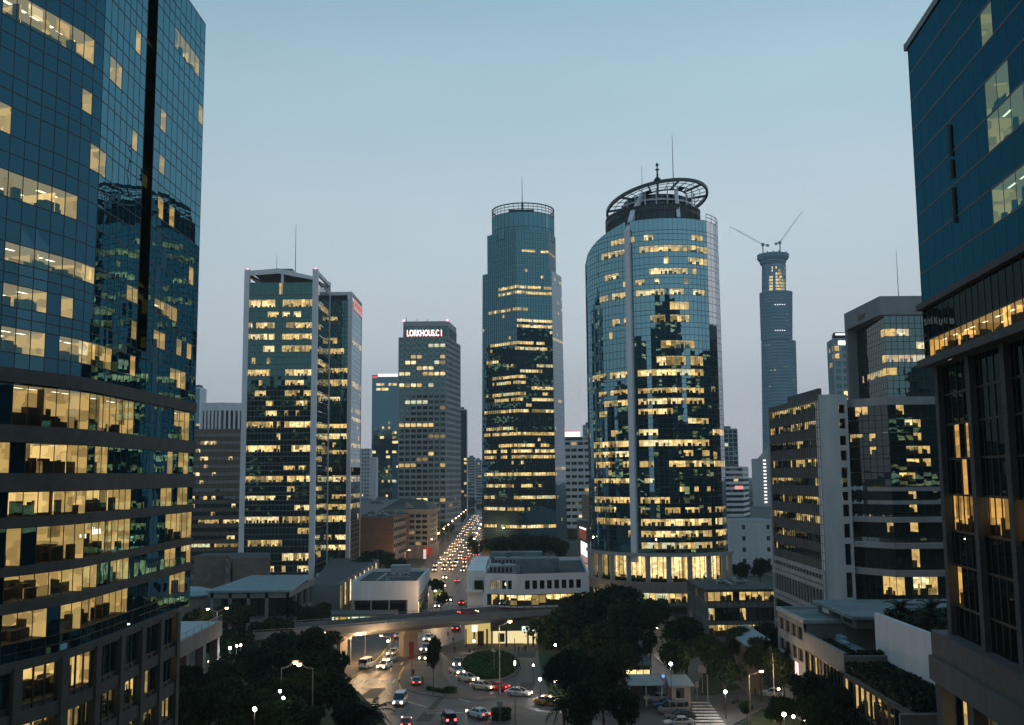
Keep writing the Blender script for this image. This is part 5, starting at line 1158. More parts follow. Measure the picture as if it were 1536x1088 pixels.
# pavilion with a blue sheet roof
Yf, Yb = 262.0, 300.0; zr = zat(886, Yf, 372); x0, x1 = xat(309, Yf, 890), xat(436, Yf, 890)
th = thing('pavilion', 'two-storey pavilion with a wide blue sheet-metal roof and open concrete frame', 'building', ((x0+x1)/2, 275, 0))
b = MB(); b.hexa([(x0, Yf, zr-.5), (x1, Yf, zr-.5), (x1-2, Yb, zr-.2), (x0+2, Yb, zr-.2), (x0, Yf, zr), (x1, Yf, zr), (x1-2, Yb, zr+.3), (x0+2, Yb, zr+.3)])
for k in range(1, 22): t = k/22; b.bar((x0+(x1-x0)*t, Yf, zr+.04), (x0+2+(x1-x0-4)*t, Yb, zr+.34), .12, .12)
b.build('roof', ROOFM, th)
b = MB(); b.box(x0+.4, x1-.4, Yf+.5, Yf+1.2, zr-2.0, zr-.5); b.box(x1-1.2, x1-.5, Yf+1.2, Yb-2, zr-2.0, zr-.5); b.box(x0+.4, x1-1.2, Yf+.5, Yb-3, 3.3, 3.9); b.build('ring_beam', CONC, th)
for x in [x1-1.3, x1-1.3]+[x0+1+i*(x1-x0-3)/4 for i in range(4)]:
    b = MB(); b.box(x, x+.8, Yf+.5, Yf+1.3, 0, zr-.5); b.build('post', CONC, th)
for y in (Yf+9, Yf+17, Yf+25): b = MB(); b.box(x1-1.3, x1-.5, y, y+.8, 0, zr-.5); b.build('post', CONC, th)
facade(th, [(x0+2, Yf+7), (x1-3, Yf+7)], [(3.9, 4.0, zr-1.6)], 2.2, lambda fi, u, n, i: i in (9, 10, 15, 16, 17, 22), GL_P, GC_B, CONC, MUL_B, (.1, .1), (.1, .1), 4, 1, 401)
facade(th, [(x0+2, Yf+6), (x1-3, Yf+6)], [(0, .2, 3.2)], 3, lambda *a: False, GL_P, GC_B, CONC, MUL_B, (.1, .1), (.1, .1), 4, 1, 402)
facade(th, [(x1-3, Yf+7), (x1-3, Yb-3)], [(0, .2, 3.2), (3.9, 4.0, zr-1.6)], 3, lambda *a: False, GL_P, GC_B, CONC, MUL_B, (.1, .1), (.1, .1), 4, 1, 403)
# colonnaded podium hall between the pavilion and the white box
th = thing('podium_hall', 'low grey podium hall with tall lit slots, between the pavilion and the white box', 'building', (-62, 340, 0))
x0, x1 = xat(462, 300, 890), -52.5
b = MB(); b.prism([(x0, 306), (x1-.9, 306), (x1-.9, 402), (x0-12, 402)], 0, 8.2, 0, 1); b.box(x1-.9, x1, 306, 307.2, 0, 8.2)
b.build('wall', [CONC, ROOFB], th)
for k in range(9): b = MB(); b.box(x1-.9, x1, 311+k*10, 315+k*10, 0, 8.2); b.build('pier', CONC, th)
for k in range(9): b = MB(); b.box(x1-.85, x1-.6, 307.3+k*10, 310.9+k*10, .5, 7.2); b.build('lit_slot', WARM[(1, 3, 0)[k % 3]], th)
# white box building
Yf, Yb = 292.0, 332.0; zr = zat(872, Yf, 580); x0, x1 = xat(527, Yf, 900), xat(627, Yf, 900)
th = thing('white_box_building', 'plain white box building with a dark open ground floor, left of the avenue', 'building', ((x0+x1)/2, 310, 0))
b = MB(); b.box(x0, x1, Yf, Yf+.5, 5.0, zr); b.box(x1-3, x1, Yf, Yf+.5, 0, 5.0); b.box(x0, x0+.5, Yf+.5, Yb, 0, zr); b.box(x1-.5, x1, Yf+.5, Yb, 4.5, zr); b.box(x0+.5, x1-.5, Yb-.5, Yb, 0, zr); b.build('wall', WHITE, th)
b = MB(); b.box(x0+.5, x1-.5, Yf+.5, Yb-.5, 4.9, zr-1.0); b.build('roof', ROOFB, th)
for k in range(4): b = MB(); x = x0+.3+k*(x1-x0-3.6)/3.0; b.box(x, x+.3, Yf+.1, Yf+.4, 0, 5); b.build('post', CONCL, th)
b = MB(); b.box(x0+.5, x1-.8, Yf+3, Yf+3.2, 0, 4.9); b.box(x1-1.2, x1-.9, Yf+4, Yb-1, 0, 4.4); b.build('shopfront', GL_P, th)
b = MB(); b.box(x1-.4, x1+.25, Yf+6, Yb-8, 5.0, 5.5); b.hexa([(x1, Yf+2, 2.6), (x1+.6, Yf+2, 2.6), (x1+.6, Yb, 6.6), (x1, Yb, 6.6), (x1, Yf+2, 3.1), (x1+.6, Yf+2, 3.1), (x1+.6, Yb, 7.1), (x1, Yb, 7.1)]); b.build('side_ramp', CONC, th)
b = MB(); b.box(x1-.45, x1+.05, Yf+1.2, Yf+2.4, .2, 4.2); b.build('lit_doorway', WARM[0], th)
b = MB(); b.box((x0+x1)/2-2, (x0+x1)/2+4, Yb-10, Yb-5, zr-1, zr+1.8); b.build('plant_box', CONCL, th); roof_kit(th, x0+3, x1-4, Yf+6, Yb-12, zr-1, 4, 5, .5)
# lit shop row seen over the flyover
Yf = 279.0; x0, x1 = xat(498, Yf, 930), xat(592, Yf, 930); zt_ = zat(925, Yf, 550); zb_ = zat(935, Yf, 550)
th = thing('shop_row', 'low row of brightly lit shopfronts just over the flyover parapet', 'shop', ((x0+x1)/2, Yf+4, 0))
GRN = emit('shop_light_green_white', (.85, 1.0, .62), .95, False); YEL = emit('shop_light_yellow', (.95, .78, .12), .55, False)
b = MB(); b.box(x0-7, x1, Yf+.3, Yf+9, 0, zt_+.6); b.build('wall', CONCD, th)
xx = x0; k = 0
for w_, m_ in ((1.0, GRN), (1.2, WARM[3]), (2.2, YEL), (1.1, GRN), (2.3, GRN), (1.9, GRN), (2.9, GRN), (2.4, GRN)):
    b = MB(); w_ *= (x1-x0)/17.5; b.box(xx, xx+w_-.45, Yf, Yf+.32, zb_-1.5, zt_-.1); b.build('shop_window', m_, th); xx += w_
# curved white building with square windows
Yf = 246.0; zr = zat(861, Yf, 800)
th = thing('white_office', 'low white office with a row of twelve square windows above a bright lit floor', 'office', (8, 265, 0))
pL, pM, pR = at(727, 880, Yf+3), at(776, 880, Yf), at(883, 880, Yf+3); zz0, zz1 = zat(892, Yf, 800), zr
zw0, zw1 = zat(887.5, Yf, 800), zat(871, Yf, 800)
WHB = solid('white_office_wall', (.74, .74, .78), .8, .12, .25, streak=True)
litc_ = lambda r, c: WARM[4] if c in (0, 1) else None
punched(th, pL, pM, zz0, zz1, 4, 1, WHB, GL_P, lit=litc_, ww=.66, wh=(zw1-zw0)/(zz1-zz0)*.8, voff=.42, rev=.35, margin=1.2, frame=DARKM)
punched(th, pM, pR, zz0, zz1, 8, 1, WHB, GL_P, ww=.66, wh=(zw1-zw0)/(zz1-zz0)*.8, voff=.42, rev=.35, margin=1.6, frame=DARKM)
zl0, zl1 = zat(912, Yf, 800), zz0
A_ = [(pL.x+.02, pL.y+.35), (pM.x, pM.y+.35), (pR.x, pR.y+.35)]
facade(th, A_, [(zl0, zl0+.5, zl1-.1)], 1.7, lambda fi, u, n, i: i > 0 and abs(u-775) > 2, GL_B, GC_B, WHB, MUL_B, (.12, .1), (.2, .1), 4, 2, 411, white=.6)
b = MB(); b.box(pL.x-.6, pL.x+.6, pL.y-.1, pL.y+1, zl0-3, zl1-.01); b.build('end_pier', WHB, th)
b = MB(); pts = [(pL.x, pL.y+.5), (pM.x, pM.y+.5), (pR.x, pR.y+.5), (pR.x+1.5, 296), (pL.x+1, 296)]; b.prism(pts, zz1-1.1, zz1-1.0, 1, 0)
n_ = len(pts)
for i in range(2, n_): p, q = V((*pts[i], 0)), V((*pts[(i+1) % n_], 0)); b.bar((p.x, p.y, zz1-.5), (q.x, q.y, zz1-.5), .4, 1.0, 1); b.bar((p.x, p.y, zz1/2-1), (q.x, q.y, zz1/2-1), .35, zz1-1, 1)
b.build('roof', [ROOFB, WHB], th)
roof_kit(th, pL.x+4, pR.x-8, 256, 292, zz1-1.0, 14, 21, 1.7)
for (bx, by, w_, d_, h) in ((pR.x-13, 262, 10, 6, 3.6), (pL.x+8, 278, 14, 5, 4.0), (pL.x+16, 266, 6, 4, 3.2)): b = MB(); b.box(bx-w_/2, bx+w_/2, by-d_/2, by+d_/2, zz1-1, zz1-1+h); b.build('plant_box', ROOFC, th)
# recessed left end with planted terraces
xl_ = xat(700, 250, 880); b = MB(); b.box(xl_, pL.x-.05, 252, 296, 0, zat(856, 252, 712)); b.build('side_wing', WHB, th)
b = MB(); b.box(xl_-.2, pL.x-.6, 250.6, 252.05, 5.2, 5.9); b.box(xl_-.2, pL.x-.6, 250.6, 252.05, zat(884, 252, 712)-.6, zat(884, 252, 712)); b.build('terrace_ledge', WHB, th)
# shop floor under the flyover
Ys = 240.5; b = MB(); x0, x1 = xat(696, Ys, 955), xat(806, Ys, 955)
zt_ = zat(938, Ys, 760)
th = thing('corner_shop', 'bright yellow-lit shop with a green fascia, tucked under the flyover', 'shop', ((x0+x1)/2, 243, 0))
xs1 = xat(739, Ys, 955); FAS = solid('green_fascia', (.012, .045, .02), .5, .2)
b = MB(); b.box(x0, x1, Ys+5, Ys+5.4, 0, zt_+1.5); b.build('back_wall', emit('shop_wall_glow', (1.0, .74, .26), .62, False), th)  # lamplit back wall made to glow by itself
b = MB(); b.box(xs1, x1, Ys+.6, Ys+1.0, .9, 3.6); b.box(xs1+4.2, xs1+8, Ys+.45, Ys+.62, .9, 3.9); b.build('shop_window', emit('shop_window_light', (1.0, .82, .42), .95, False), th)
b = MB(); b.box(xs1-.5, x1, Ys-.6, Ys+1.4, 3.9, zt_+1.2); b.build('fascia', FAS, th)
xg = xat(795, Ys, 944); b = MB(); b.box(xg-1.9, xg+1.9, Ys-.8, Ys-.62, zat(948, Ys, 795)+.3, zat(941, Ys, 795)+.3); b.build('sign_panel', emit('green_white_sign', (.82, 1.0, .85), 1.3, False), th)
for i, x in enumerate((x0+.3, x0+2.2, x0+5.2, xs1-.4, xs1+3.0, xs1+8.1, x1-1.2)): b = MB(); b.box(x, x+(.45 if i else .3), Ys+.3, Ys+.9, 0, 4.2); b.build('shop_pier', STONE if i % 2 else DARKM, th)
b = MB(); b.box(xs1+1.3, xs1+2.8, Ys+.5, Ys+.64, 1.2, 3.2); b.box(x0+3.1, x0+4.6, Ys+2.5, Ys+3, 0, 3.4); b.build('shop_display', FURN, th)
sg = thing('sign_post', 'small lit white box sign on a post beside the yellow-lit shop', 'sign', (xat(712, 236, 950), 236, 0))
b = MB(); x = xat(712, 236, 950); b.box(x-.12, x+.12, 235.9, 236.1, 0, 3.6); b.build('post', DARKM, sg); b = MB(); b.box(x-.65, x+.65, 235.8, 236.2, zat(948, 236, 712), zat(938, 236, 712)); b.build('light_box', emit('warm_white_box', (1.0, .95, .72), 1.3), sg)
# brick and white low-rises left of the avenue
Yb_ = 455.0; x0, x1 = xat(536, Yb_, 800), xat(590, Yb_, 800); x2, y2 = xat(608, 485, 800), 485
th = thing('brick_building', 'blank brown brick building beside the white pilastered block', 'building', ((x0+x1)/2, 470, 0)); zt_ = zat(776, Yb_, 570)
b = MB(); b.prism([(x0, Yb_), (x1, Yb_), (x2, y2), (x2, 500), (x0, 500)], 0, zt_, 0, 1); b.build('wall', [BRICK, ROOFB], th)
facade(th, [(x1+.1, Yb_+.3), (x2+.1, y2)], even_floors(3, zt_-1, 5, .45), 4, lambda *a: False, GL_P, GC_B, STONE, STONE, (.5, .2), (.3, .2), seed=421)
roof_kit(th, x0+3, x1-3, Yb_+4, Yb_+28, zt_, 8, 31, 1.3)
Yw = 500.0; x0, x1 = xat(572, Yw, 800), xat(644, Yw, 800); zt_ = zat(764, Yw, 620); x2 = xat(655, 520, 800)
th = thing('pilastered_block', 'cream six-storey block with square windows and a dark pitched roof, by the avenue', 'building', ((x0+x1)/2, 510, 0))
CREAM = solid('cream_render', (.30, .27, .235), .85, .15, .3, streak=True)
punched(th, (x0, Yw), (x1, Yw), 6, zt_-2.0, 7, 6, CREAM, GL_P, lit=lambda r, c: WARM[4] if (r, c) in ((1, 3), (0, 5), (2, 4)) else None, ww=.78, wh=.55, rev=.5, margin=.8)
punched(th, (x1, Yw), (x2, 520), 6, zt_-2.0, 4, 6, CREAM, GL_P, ww=.6, wh=.55, rev=.5, margin=.8)
b = MB(); b.prism([(x0-.4, Yw-.5), (x1+.3, Yw-.5), (x2+.5, 520), (x2+.5, 540), (x0-.4, 540)], zt_-2.0, zt_); b.build('cornice', CREAM, th)
b = MB(); b.prism([(x0, Yw+.3), (x1, Yw+.3), (x2, 520.3), (x2, 540), (x0, 540)], 0, 6); b.prism([(x0, Yw+1), (x1-1, Yw+1), (x2-1, 521), (x2-1, 540), (x0, 540)], 6, zt_-2.1); b.build('block_body', CREAM, th)
for i in range(6): b = MB(); x = x0+2+i*(x1-x0-4)/5; b.box(x-.5, x+.5, Yw-.4, Yw+.3, 0, 6); b.build('pilaster', CREAM, th)
b = MB(); A, B, C, D = (x0, Yw, zt_), (x2+.4, Yw+14, zt_), (x2+.4, 540, zt_), (x0, 540, zt_); Rg = ((x0+x2)/2-6, 515, zt_+4.5); Sg = ((x0+x2)/2+6, 520, zt_+4.5)
b.poly(((x0, Yw, zt_), (x1, Yw, zt_), Sg, Rg)); b.poly(((x1, Yw, zt_), B, C, Sg)); b.poly((C, D, Rg, Sg)); b.poly((D, A, Rg)); b.build('pitched_roof', WOODP, th)
b = MB(); b.hexa([(x1-12, Yw+2, zt_), (x1-6.5, Yw+2, zt_), (x1-6.5, Yw+2.4, zt_), (x1-12, Yw+2.4, zt_), (x1-12, Yw+2, zt_+3.4), (x1-11.4, Yw+2, zt_+3.6), (x1-11.4, Yw+2.4, zt_+3.6), (x1-12, Yw+2.4, zt_+3.4)]); b.build('gable', CREAM, th)
b = MB(); x = xat(642, Yw, 825); b.box(x-2.2, x+2.2, Yw-1.4, Yw-1, zat(833, Yw, 642), zat(821, Yw, 642)); b.build('shop_sign', emit('red_shop_sign', (1, .10, .07), .28, False), th)
b = MB(); x = xat(637.5, Yw, 830); b.box(x-.7, x+.7, Yw-1.8, Yw-1.45, zat(838, Yw, 637), zat(824, Yw, 637)); b.build('light_panel', emit('shop_panel', (1, .8, .75), .8, False), th)
for i, (u, w_) in enumerate(((600, 20), (560, 30))):
    Y = 610+i*40; x = xat(u, Y, 760); z = zat(757-i*5, Y, u); t = thing('low_block', ('grey flat-roofed block behind the cream block', 'grey stepped block behind the brown brick building')[i], 'building', (x, Y, 0)); b = MB(); b.prism([(x-w_, Y), (x+w_, Y), (x+w_, Y+30), (x-w_, Y+30)], 0, z, 0, 1); b.build('wall', [PALEC, ROOFC], t); roof_kit(t, x-w_+4, x+w_-4, Y+3, Y+20, z, 5, 50+i, 1.4)
# brown terrace and grey canopy left of the pavilion
Y = 330.0; x0, x1 = xat(268, Y, 860), xat(345, Y, 860); z = zat(836, Y, 330)
th = thing('brown_building', 'small brown building with arched openings below the dark ribbon office', 'building', ((x0+x1)/2, Y+10, 0))
punched(th, (xat(319, Y, 860), Y+14), (x1, Y), 2, zat(842, Y, 340), 3, 3, STONE, GL_P, ww=.6, wh=.6, rev=.5)
b = MB(); b.prism([(x0, Y+15.5), (xat(319, Y, 860)+.6, Y+15.5), (x1+.4, Y+1.6), (x1+12, Y+5), (x1+6, Y+28), (x0, Y+28)], 0, z-.6, 0, 1); b.build('wall', [BROWN, ROOFB], th)
Y = 285.0; x = xat(286, Y, 885)
th = thing('entrance_canopy', 'blue-grey domed canopy roof beside the near left tower', 'canopy', (x, Y, 0))
b = MB(); b.lathe((x, Y, zat(893, Y, 286)), [(7.0, 0), (7.2, .5), (5.5, 1.5), (3, 2.1), (0, 2.3)], 20); b.build('roof', ROOFM, th, smooth=True); b = MB(); b.lathe((x, Y, 0), [(6.4, 0), (6.4, zat(893, Y, 286)), (7.0, zat(893, Y, 286)+.02)], 20); b.build('drum', STONE, th)
# porch of the near left tower
th = thing('tower_porch', 'flat-roofed porch with pale lit pillars below the near left tower', 'porch', (-57, 178, 0))
Y0, Y1 = 158.0, 186.0; xr_ = xat(308, 176, 960); xl_ = xr_-9; zr = zat(958, Y0+8, 304)
b = MB(); b.box(xl_, xr_, Y0, Y1, zr-2.6, zr); b.build('roof_slab', STONE, th); b = MB(); b.box(xl_+.4, xr_-.4, Y0+.4, Y1-.4, zr, zr+.06); b.build('roof', ROOFM, th)
for y in (Y0+.4, Y0+9, Y0+18, Y1-1.8): b = MB(); b.box(xr_-1.7, xr_-.3, y, y+1.4, 0, zr-2.6); b.build('pillar', STONE, th)
b = MB(); b.box(xl_-2, xl_, Y0, Y1, 0, zr-2.6); b.build('back_wall', BROWN, th)
b = MB()
for y in [Y0+k*4 for k in range(8)]: b.bar((xr_-.1, y, zr), (xr_-.1, y, zr+1.1), .08)
b.bar((xr_-.1, Y0, zr+1.1), (xr_-.1, Y1, zr+1.1), .08); b.build('railing', STEEL, th)
# roof block at the bottom left corner
th = thing('stone_annexe', 'grey stone annexe with a flat roof in the bottom left corner', 'building', (-34, 66, 0))
ZA = 21.5; qa = [gnd(u, v, ZA) for u, v in ((64, 975), (-30, 1012))]
d_ = (qa[0]-qa[1]).normalized(); pts = [(qa[1]-d_*6).xy[:], qa[0].xy[:], (qa[0].x-14, qa[0].y+.4), ((qa[1]-d_*6).x-14, (qa[1]-d_*6).y)]
b = MB(); b.prism(pts, 0, ZA-.5, 0, 1)
for p, q in zip(pts, pts[1:]+pts[:1]): b.bar((*p, ZA-.45), (*q, ZA-.45), .45, .9)
b.build('wall', [CONCD, ROOFB], th)
n_ = V((d_.y, -d_.x, 0))
for k, s0 in enumerate((1.5, 5.0)):
    c = V((qa[1].x, qa[1].y, 0))+d_*s0+n_*.03; e = c+d_*2.4; b = MB(); b.poly((c+V((0, 0, ZA-5.2)), e+V((0, 0, ZA-5.2)), e+V((0, 0, ZA-2.3)), c+V((0, 0, ZA-2.3)))); b.build('window', GL_P, th)

# ------------------------------------------------------------------ right side low-rises
XR = 46.0
th = thing('terraced_block', 'stepped low block with blue-grey flat roofs and a lit shop front along its side', 'building', (60, 150, 0))
z1 = 17.0
punched(th, (XR, 178), (XR, 162), 9.5, z1-.6, 4, 2, CONC, GL_P, ww=.82, wh=.58, rev=.3, margin=.6, voff=.4)
b = MB(); b.box(XR+.4, 76, 162, 178, 0, z1-.5); b.build('block_body', CONC, th)
b = MB(); b.poly(((XR+.4, 162, z1-.45), (76, 162, z1-.45), (76, 178, z1-.45), (XR+.4, 178, z1-.45))); b.box(56, 59, 168, 171, z1-.45, z1+.2); b.build('roof', ROOFC, th)
b = MB(); b.box(XR-.1, XR+.5, 161.7, 178.2, z1-.6, z1); b.box(XR+.5, 76, 161.7, 162.2, z1-.6, z1-.05); b.box(XR+.5, 76, 177.8, 178.2, z1-.6, z1-.02); b.build('parapet', CONCL, th)
b = MB(); b.box(52, 78, 155, 174, z1-.45, 18.0); b.build('clerestory', CONCD, th); b = MB(); b.box(51.2, 79, 154.2, 175, 18.0, 18.45); b.build('roof', ROOFC, th)
for i in range(3): b = MB(); b.box(51.9, 51.97, 157+i*5.4, 160.6+i*5.4, z1, 17.9); b.build('clerestory_window', GL_P if i != 2 else WHITE, th)
b = MB(); z2 = 14.6; b.box(XR+.4, 52, 143, 161.7, 0, z2-.6); b.box(XR-.05, XR+.45, 142.8, 161.7, 12.4, z2+.5); b.box(XR+.4, 52, 142.7, 143.2, 12.3, z2+.1); b.build('terrace_wall', CONC, th)
b = MB(); b.poly(((XR+.4, 143.2, z2-.55), (52, 143.2, z2-.55), (52, 161.6, z2-.55), (XR+.4, 161.6, z2-.55))); b.build('roof', ROOFC, th)
for i in range(3): b = MB(); b.box(48+i*.9, 48.8+i*.9, 147+i*4, 150+i*4, z2-.55, z2+.3+i*.2); b.build('skylight', ROOFM, th)
facade(th, [(XR+.05, 161.5), (XR+.05, 143)], [(5, 9.2, 12.3)], 1.5, lambda fi, u, n, i: i in (1, 3, 4, 5), GL_P, GC_B, CONC, MUL_B, (.2, .15), (.2, .15), 4, 1, 431)
facade(th, [(XR+.02, 142.9), (XR+.02, 118)], [(5, 8.2, 12.0)], 2.1, lambda fi, u, n, i: i not in (1, 9), GL_P, GC_B, CONC, DARKM, (.3, .25), (.3, .2), 4, 2, 432, white=.3)
b = MB(); b.box(XR, 60, 118, 143, 12.0, 12.5); b.build('planted_roof', CONCD, th)
b = MB(); b.box(XR+3.5, 60, 118, 142.8, 0, 12.0); b.build('block_body', CONCD, th)
b = MB(); b.box(52, 52.6, 126, 147, 12.5, 20.0); b.box(52.6, 60, 146.4, 147, 12.5, 19.6); b.build('screen_wall', WHITE, th)
b = MB(); b.box(XR-.15, XR+.1, 166.2, 167.4, 7, 9.6); b.build('wall_light', emit('pink_wall_light', (1, .72, .7), 1.3), th)
b = MB(); b.box(44, 52, 117.6, 118, 8.2, 12.6); b.build('end_wall', STONE, th)
# lower slanting roof to its left
th = thing('lean_to', 'small blue-grey lean-to roof against the left end of the stepped block', 'building', (42, 188, 0))
b = MB(); b.box(42.6, XR-.4, 188, 200, 0, 9.4); b.build('wall', BROWN, th)
b = MB(); b.hexa([(41.6, 182, 9.3), (XR-.3, 182, 10.4), (XR-.3, 201, 10.4), (41.6, 201, 9.3), (41.6, 182, 9.6), (XR-.3, 182, 10.7), (XR-.3, 201, 10.7), (41.6, 201, 9.6)]); b.build('roof', ROOFM, th)
# glass low-rise in front of the round tower
Yf, Yb = 250.0, 274.0; x0, x1 = xat(1062.5, Yf, 920), xat(1166, Yf, 920); zr = zat(884, Yf, 1080)
th = thing('glass_lowrise', 'three-storey glass low-rise with lit floors between the round tower and the core office', 'building', ((x0+x1)/2, 262, 0))
facade(th, [(x0-.5, Yb), (x0, Yf)], [(0, .3, 4.2), (4.2, 4.8, 8), (8, 8.7, zr-.8)], 2.6, lambda fi, u, n, i: random.Random(i+fi*5).random() < .2, GL_P, GC_B, CONC, CONC, (.5, .4), (.3, .2), 3, 1, 441)
facade(th, [(x0, Yf), (x1, Yf)], [(0, .6, zat(937, Yf, 1100)), (zat(937, Yf, 1100), zat(931, Yf, 1100), zat(912, Yf, 1100)), (zat(912, Yf, 1100), zat(902, Yf, 1100), zr-.6)], 1.5, lambda fi, u, n, i: (fi == 2 and not 1095 < u < 1107) or (fi == 0 and u < 1148) or (fi == 1 and (1066 < u < 1074 or 1112 < u < 1120)), GL_P, GC_B, CONC, MUL_B, (.12, .12), (.2, .1), 4, 2, 442, white=.4)
b = MB(); b.prism([(x0+4.5, Yf+5), (x1, Yf+5), (x1, Yb), (x0+4.5, Yb)], 0, zr-.7); b.build('block_body', WOODP, th)
b = MB(); b.hexa([(x0-.8, Yf-.6, zr-.6), (x1, Yf-.6, zr-.6), (x1, Yb, zr-.6), (x0-1.3, Yb, zr-.6), (x0-.8, Yf-.6, zr), (x1, Yf-.6, zr), (x1, Yb, zr), (x0-1.3, Yb, zr)]); b.build('roof', ROOFB, th); roof_kit(th, x0+5, x1-5, Yf+5, Yb-4, zr, 5, 61, .6)
# white wall building right of the round tower's foot
Y = 420.0; x0, x1 = xat(1094, Y, 810), xat(1175, Y, 810); z = zat(779, Y, 1130)
th = thing('white_hall', 'plain white hall with a few small windows, right of the round tower foot', 'building', ((x0+x1)/2, 435, 0))
punched(th, (x0, Y), (x1, Y), zat(850, Y, 1130), z-1, 2, 4, WHITE, GL_P, ww=.14, wh=.4, rev=.3, margin=1.0); b = MB(); b.prism([(x0, Y+.4), (x1, Y+.4), (x1, Y+40), (x0, Y+40)], 0, z-1, 0, 1); b.box(x0, x1, Y-.1, Y+.3, z-.99, z); b.build('wall', [WHITE, ROOFC], th)
# hoardings left of the round tower
Y = 330.0
th = thing('billboard_tower', 'pink-lit billboard building with a blank panel on top, left of the round tower foot', 'billboard', (xat(880, Y, 800), Y, 0))
xx = lambda u: xat(u, Y, 800)
b = MB(); b.prism([(xx(871), Y+8), (xx(889), Y), (xx(889), Y+14), (xx(871), Y+18)], 0, zat(783, Y, 880)); b.build('body', CONCD, th)
def slab(u0, u1, va0, va1, vb0, vb1, m, nm, d):
    z = lambda v: zat(v, Y, 880); y0_, y1_ = Y+8-d, Y-d; t = lambda u: y0_+(u-871)/18*(y1_-y0_)
    b = MB(); b.hexa([(xx(u0), t(u0), z(vb0)), (xx(u1), t(u1), z(vb1)), (xx(u1), t(u1)+.3, z(vb1)), (xx(u0), t(u0)+.3, z(vb0)), (xx(u0), t(u0), z(va0)), (xx(u1), t(u1), z(va1)), (xx(u1), t(u1)+.3, z(va1)), (xx(u0), t(u0)+.3, z(va0))]); b.build(nm, m, th)
slab(875.5, 889, 742, 743, 780, 781, STONE, 'blank_panel', .4)
slab(871, 880.5, 791, 796, 808, 813, emit('brown_pink_panel', (.5, .16, .10), .35, False), 'lit_panel', .4); slab(871.5, 880, 791.5, 794, 793.5, 796.5, LETW, 'light_strip', .6)
slab(873, 881.5, 813, 817, 833, 838, emit('white_screen', (1, .93, .93), 1.5, False), 'screen', .5)
slab(872.5, 882, 834, 839, 843, 847, emit('pink_screen_foot', (.85, .5, .4), .5, False), 'lit_panel', .4); slab(871, 883, 845, 849, 856, 860, emit('orange_shop', (1, .55, .2), .7, False), 'shop_window', .4)
# kiosk, wedge wall and lower roof by the car park
p = gnd(1022, 1062); Y = p.y
th = thing('gate_house', 'small pink-walled gatehouse with a blue sheet roof beside the parked cars', 'kiosk', tuple(p))
x0, x1 = xat(1008, Y, 1050), xat(1036, Y, 1050); z = zat(1029, Y, 1020)
b = MB(); b.box(x0, x1, Y, Y+4.5, 0, z); b.build('wall', STONE, th); b = MB(); b.hexa([(x0-.6, Y-.6, z), (x1+.6, Y-.6, z), (x1+.2, Y+5.2, z+.35), (x0-.2, Y+5.2, z+.35), (x0-.6, Y-.6, z+.3), (x1+.6, Y-.6, z+.3), (x1+.2, Y+5.2, z+.9), (x0-.2, Y+5.2, z+.9)]); b.build('roof', ROOFM, th)
b = MB(); xa = xat(1014.5, Y, 1045); b.box(xa, xat(1026.5, Y, 1045), Y-.06, Y+.05, z-2.1, z-.4); b.build('window', GL_P, th); b = MB(); b.box(xa-.12, xat(1026.5, Y, 1045)+.12, Y-.12, Y-.02, z-2.25, z-2.08); b.build('sill', CONCL, th)
th = thing('wedge_wall', 'tall grey wedge-shaped wall behind the gatehouse', 'wall', (xat(990, Y+8, 1000), Y+8, 0))
Yq = Y+7; b = MB(); A = [V((xat(978, Yq, 1000), Yq, 0)), V((xat(1008, Yq, 1000), Yq, 0)), V((xat(1008, Yq, 1000), Yq, zat(1010, Yq, 1008))), V((xat(978, Yq, 1000), Yq, zat(981, Yq, 978)))]; q = V((0, .6, 0)); b.hexa([A[0], A[1], A[1]+q, A[0]+q, A[3], A[2], A[2]+q, A[3]+q]); b.build('wall', CONCL, th)
b = MB(); x = xat(994.5, Yq, 1012); b.lathe((x, Yq-.3, zat(1014, Yq, 994)), [(0, -.35), (.35, 0), (0, .35)], 8); b.build('blue_lamp', emit('blue_lamp', (.25, .5, 1), 1.0), th)
th = thing('car_port', 'low car port with a blue sheet roof left of the gatehouse', 'shelter', (xat(968, Y+3, 1030), Y+3, 0))
x0, x1 = xat(940, Y+2, 1022), xat(995, Y+2, 1022); z = zat(1029, Y+1, 970); b = MB(); b.hexa([(x0, Y+1, z), (x1, Y+1, z), (x1-.4, Y+7, z+.6), (x0, Y+7, z+.6), (x0, Y+1, z+.25), (x1, Y+1, z+.25), (x1-.4, Y+7, z+.85), (x0, Y+7, z+.85)]); b.build('roof', ROOFM, th)
for x in (x0+.3, (x0+x1)/2, x1-.5): b = MB(); b.box(x, x+.18, Y+1.3, Y+1.5, 0, z); b.build('post', STEEL, th)
b = MB(); b.box(x0, x1-.5, Y+6.4, Y+6.7, 0, z+.4); b.build('back_wall', CONCD, th)
th = thing('lit_office', 'low dark-roofed office with a strip of lit windows above the blue car port', 'building', (xat(960, Y+16, 1000), Y+16, 0))
x0, x1 = xat(915, Y+14, 1000), xat(975, Y+14, 1000); zt_ = zat(1005, Y+14, 950); b = MB(); b.box(x0, x1, Y+14.4, Y+34, 0, zt_+.8); b.build('wall', CONCD, th)
facade(th, [(x0, Y+14.3), (x1, Y+14.3)], [(zat(1020, Y+14, 950), zat(1014, Y+14, 950), zt_)], 1.3, lambda fi, u, n, i: True, GL_P, GC_B, CONCD, MUL_B, (.1, .1), (.1, .1), .05, 0, 451)
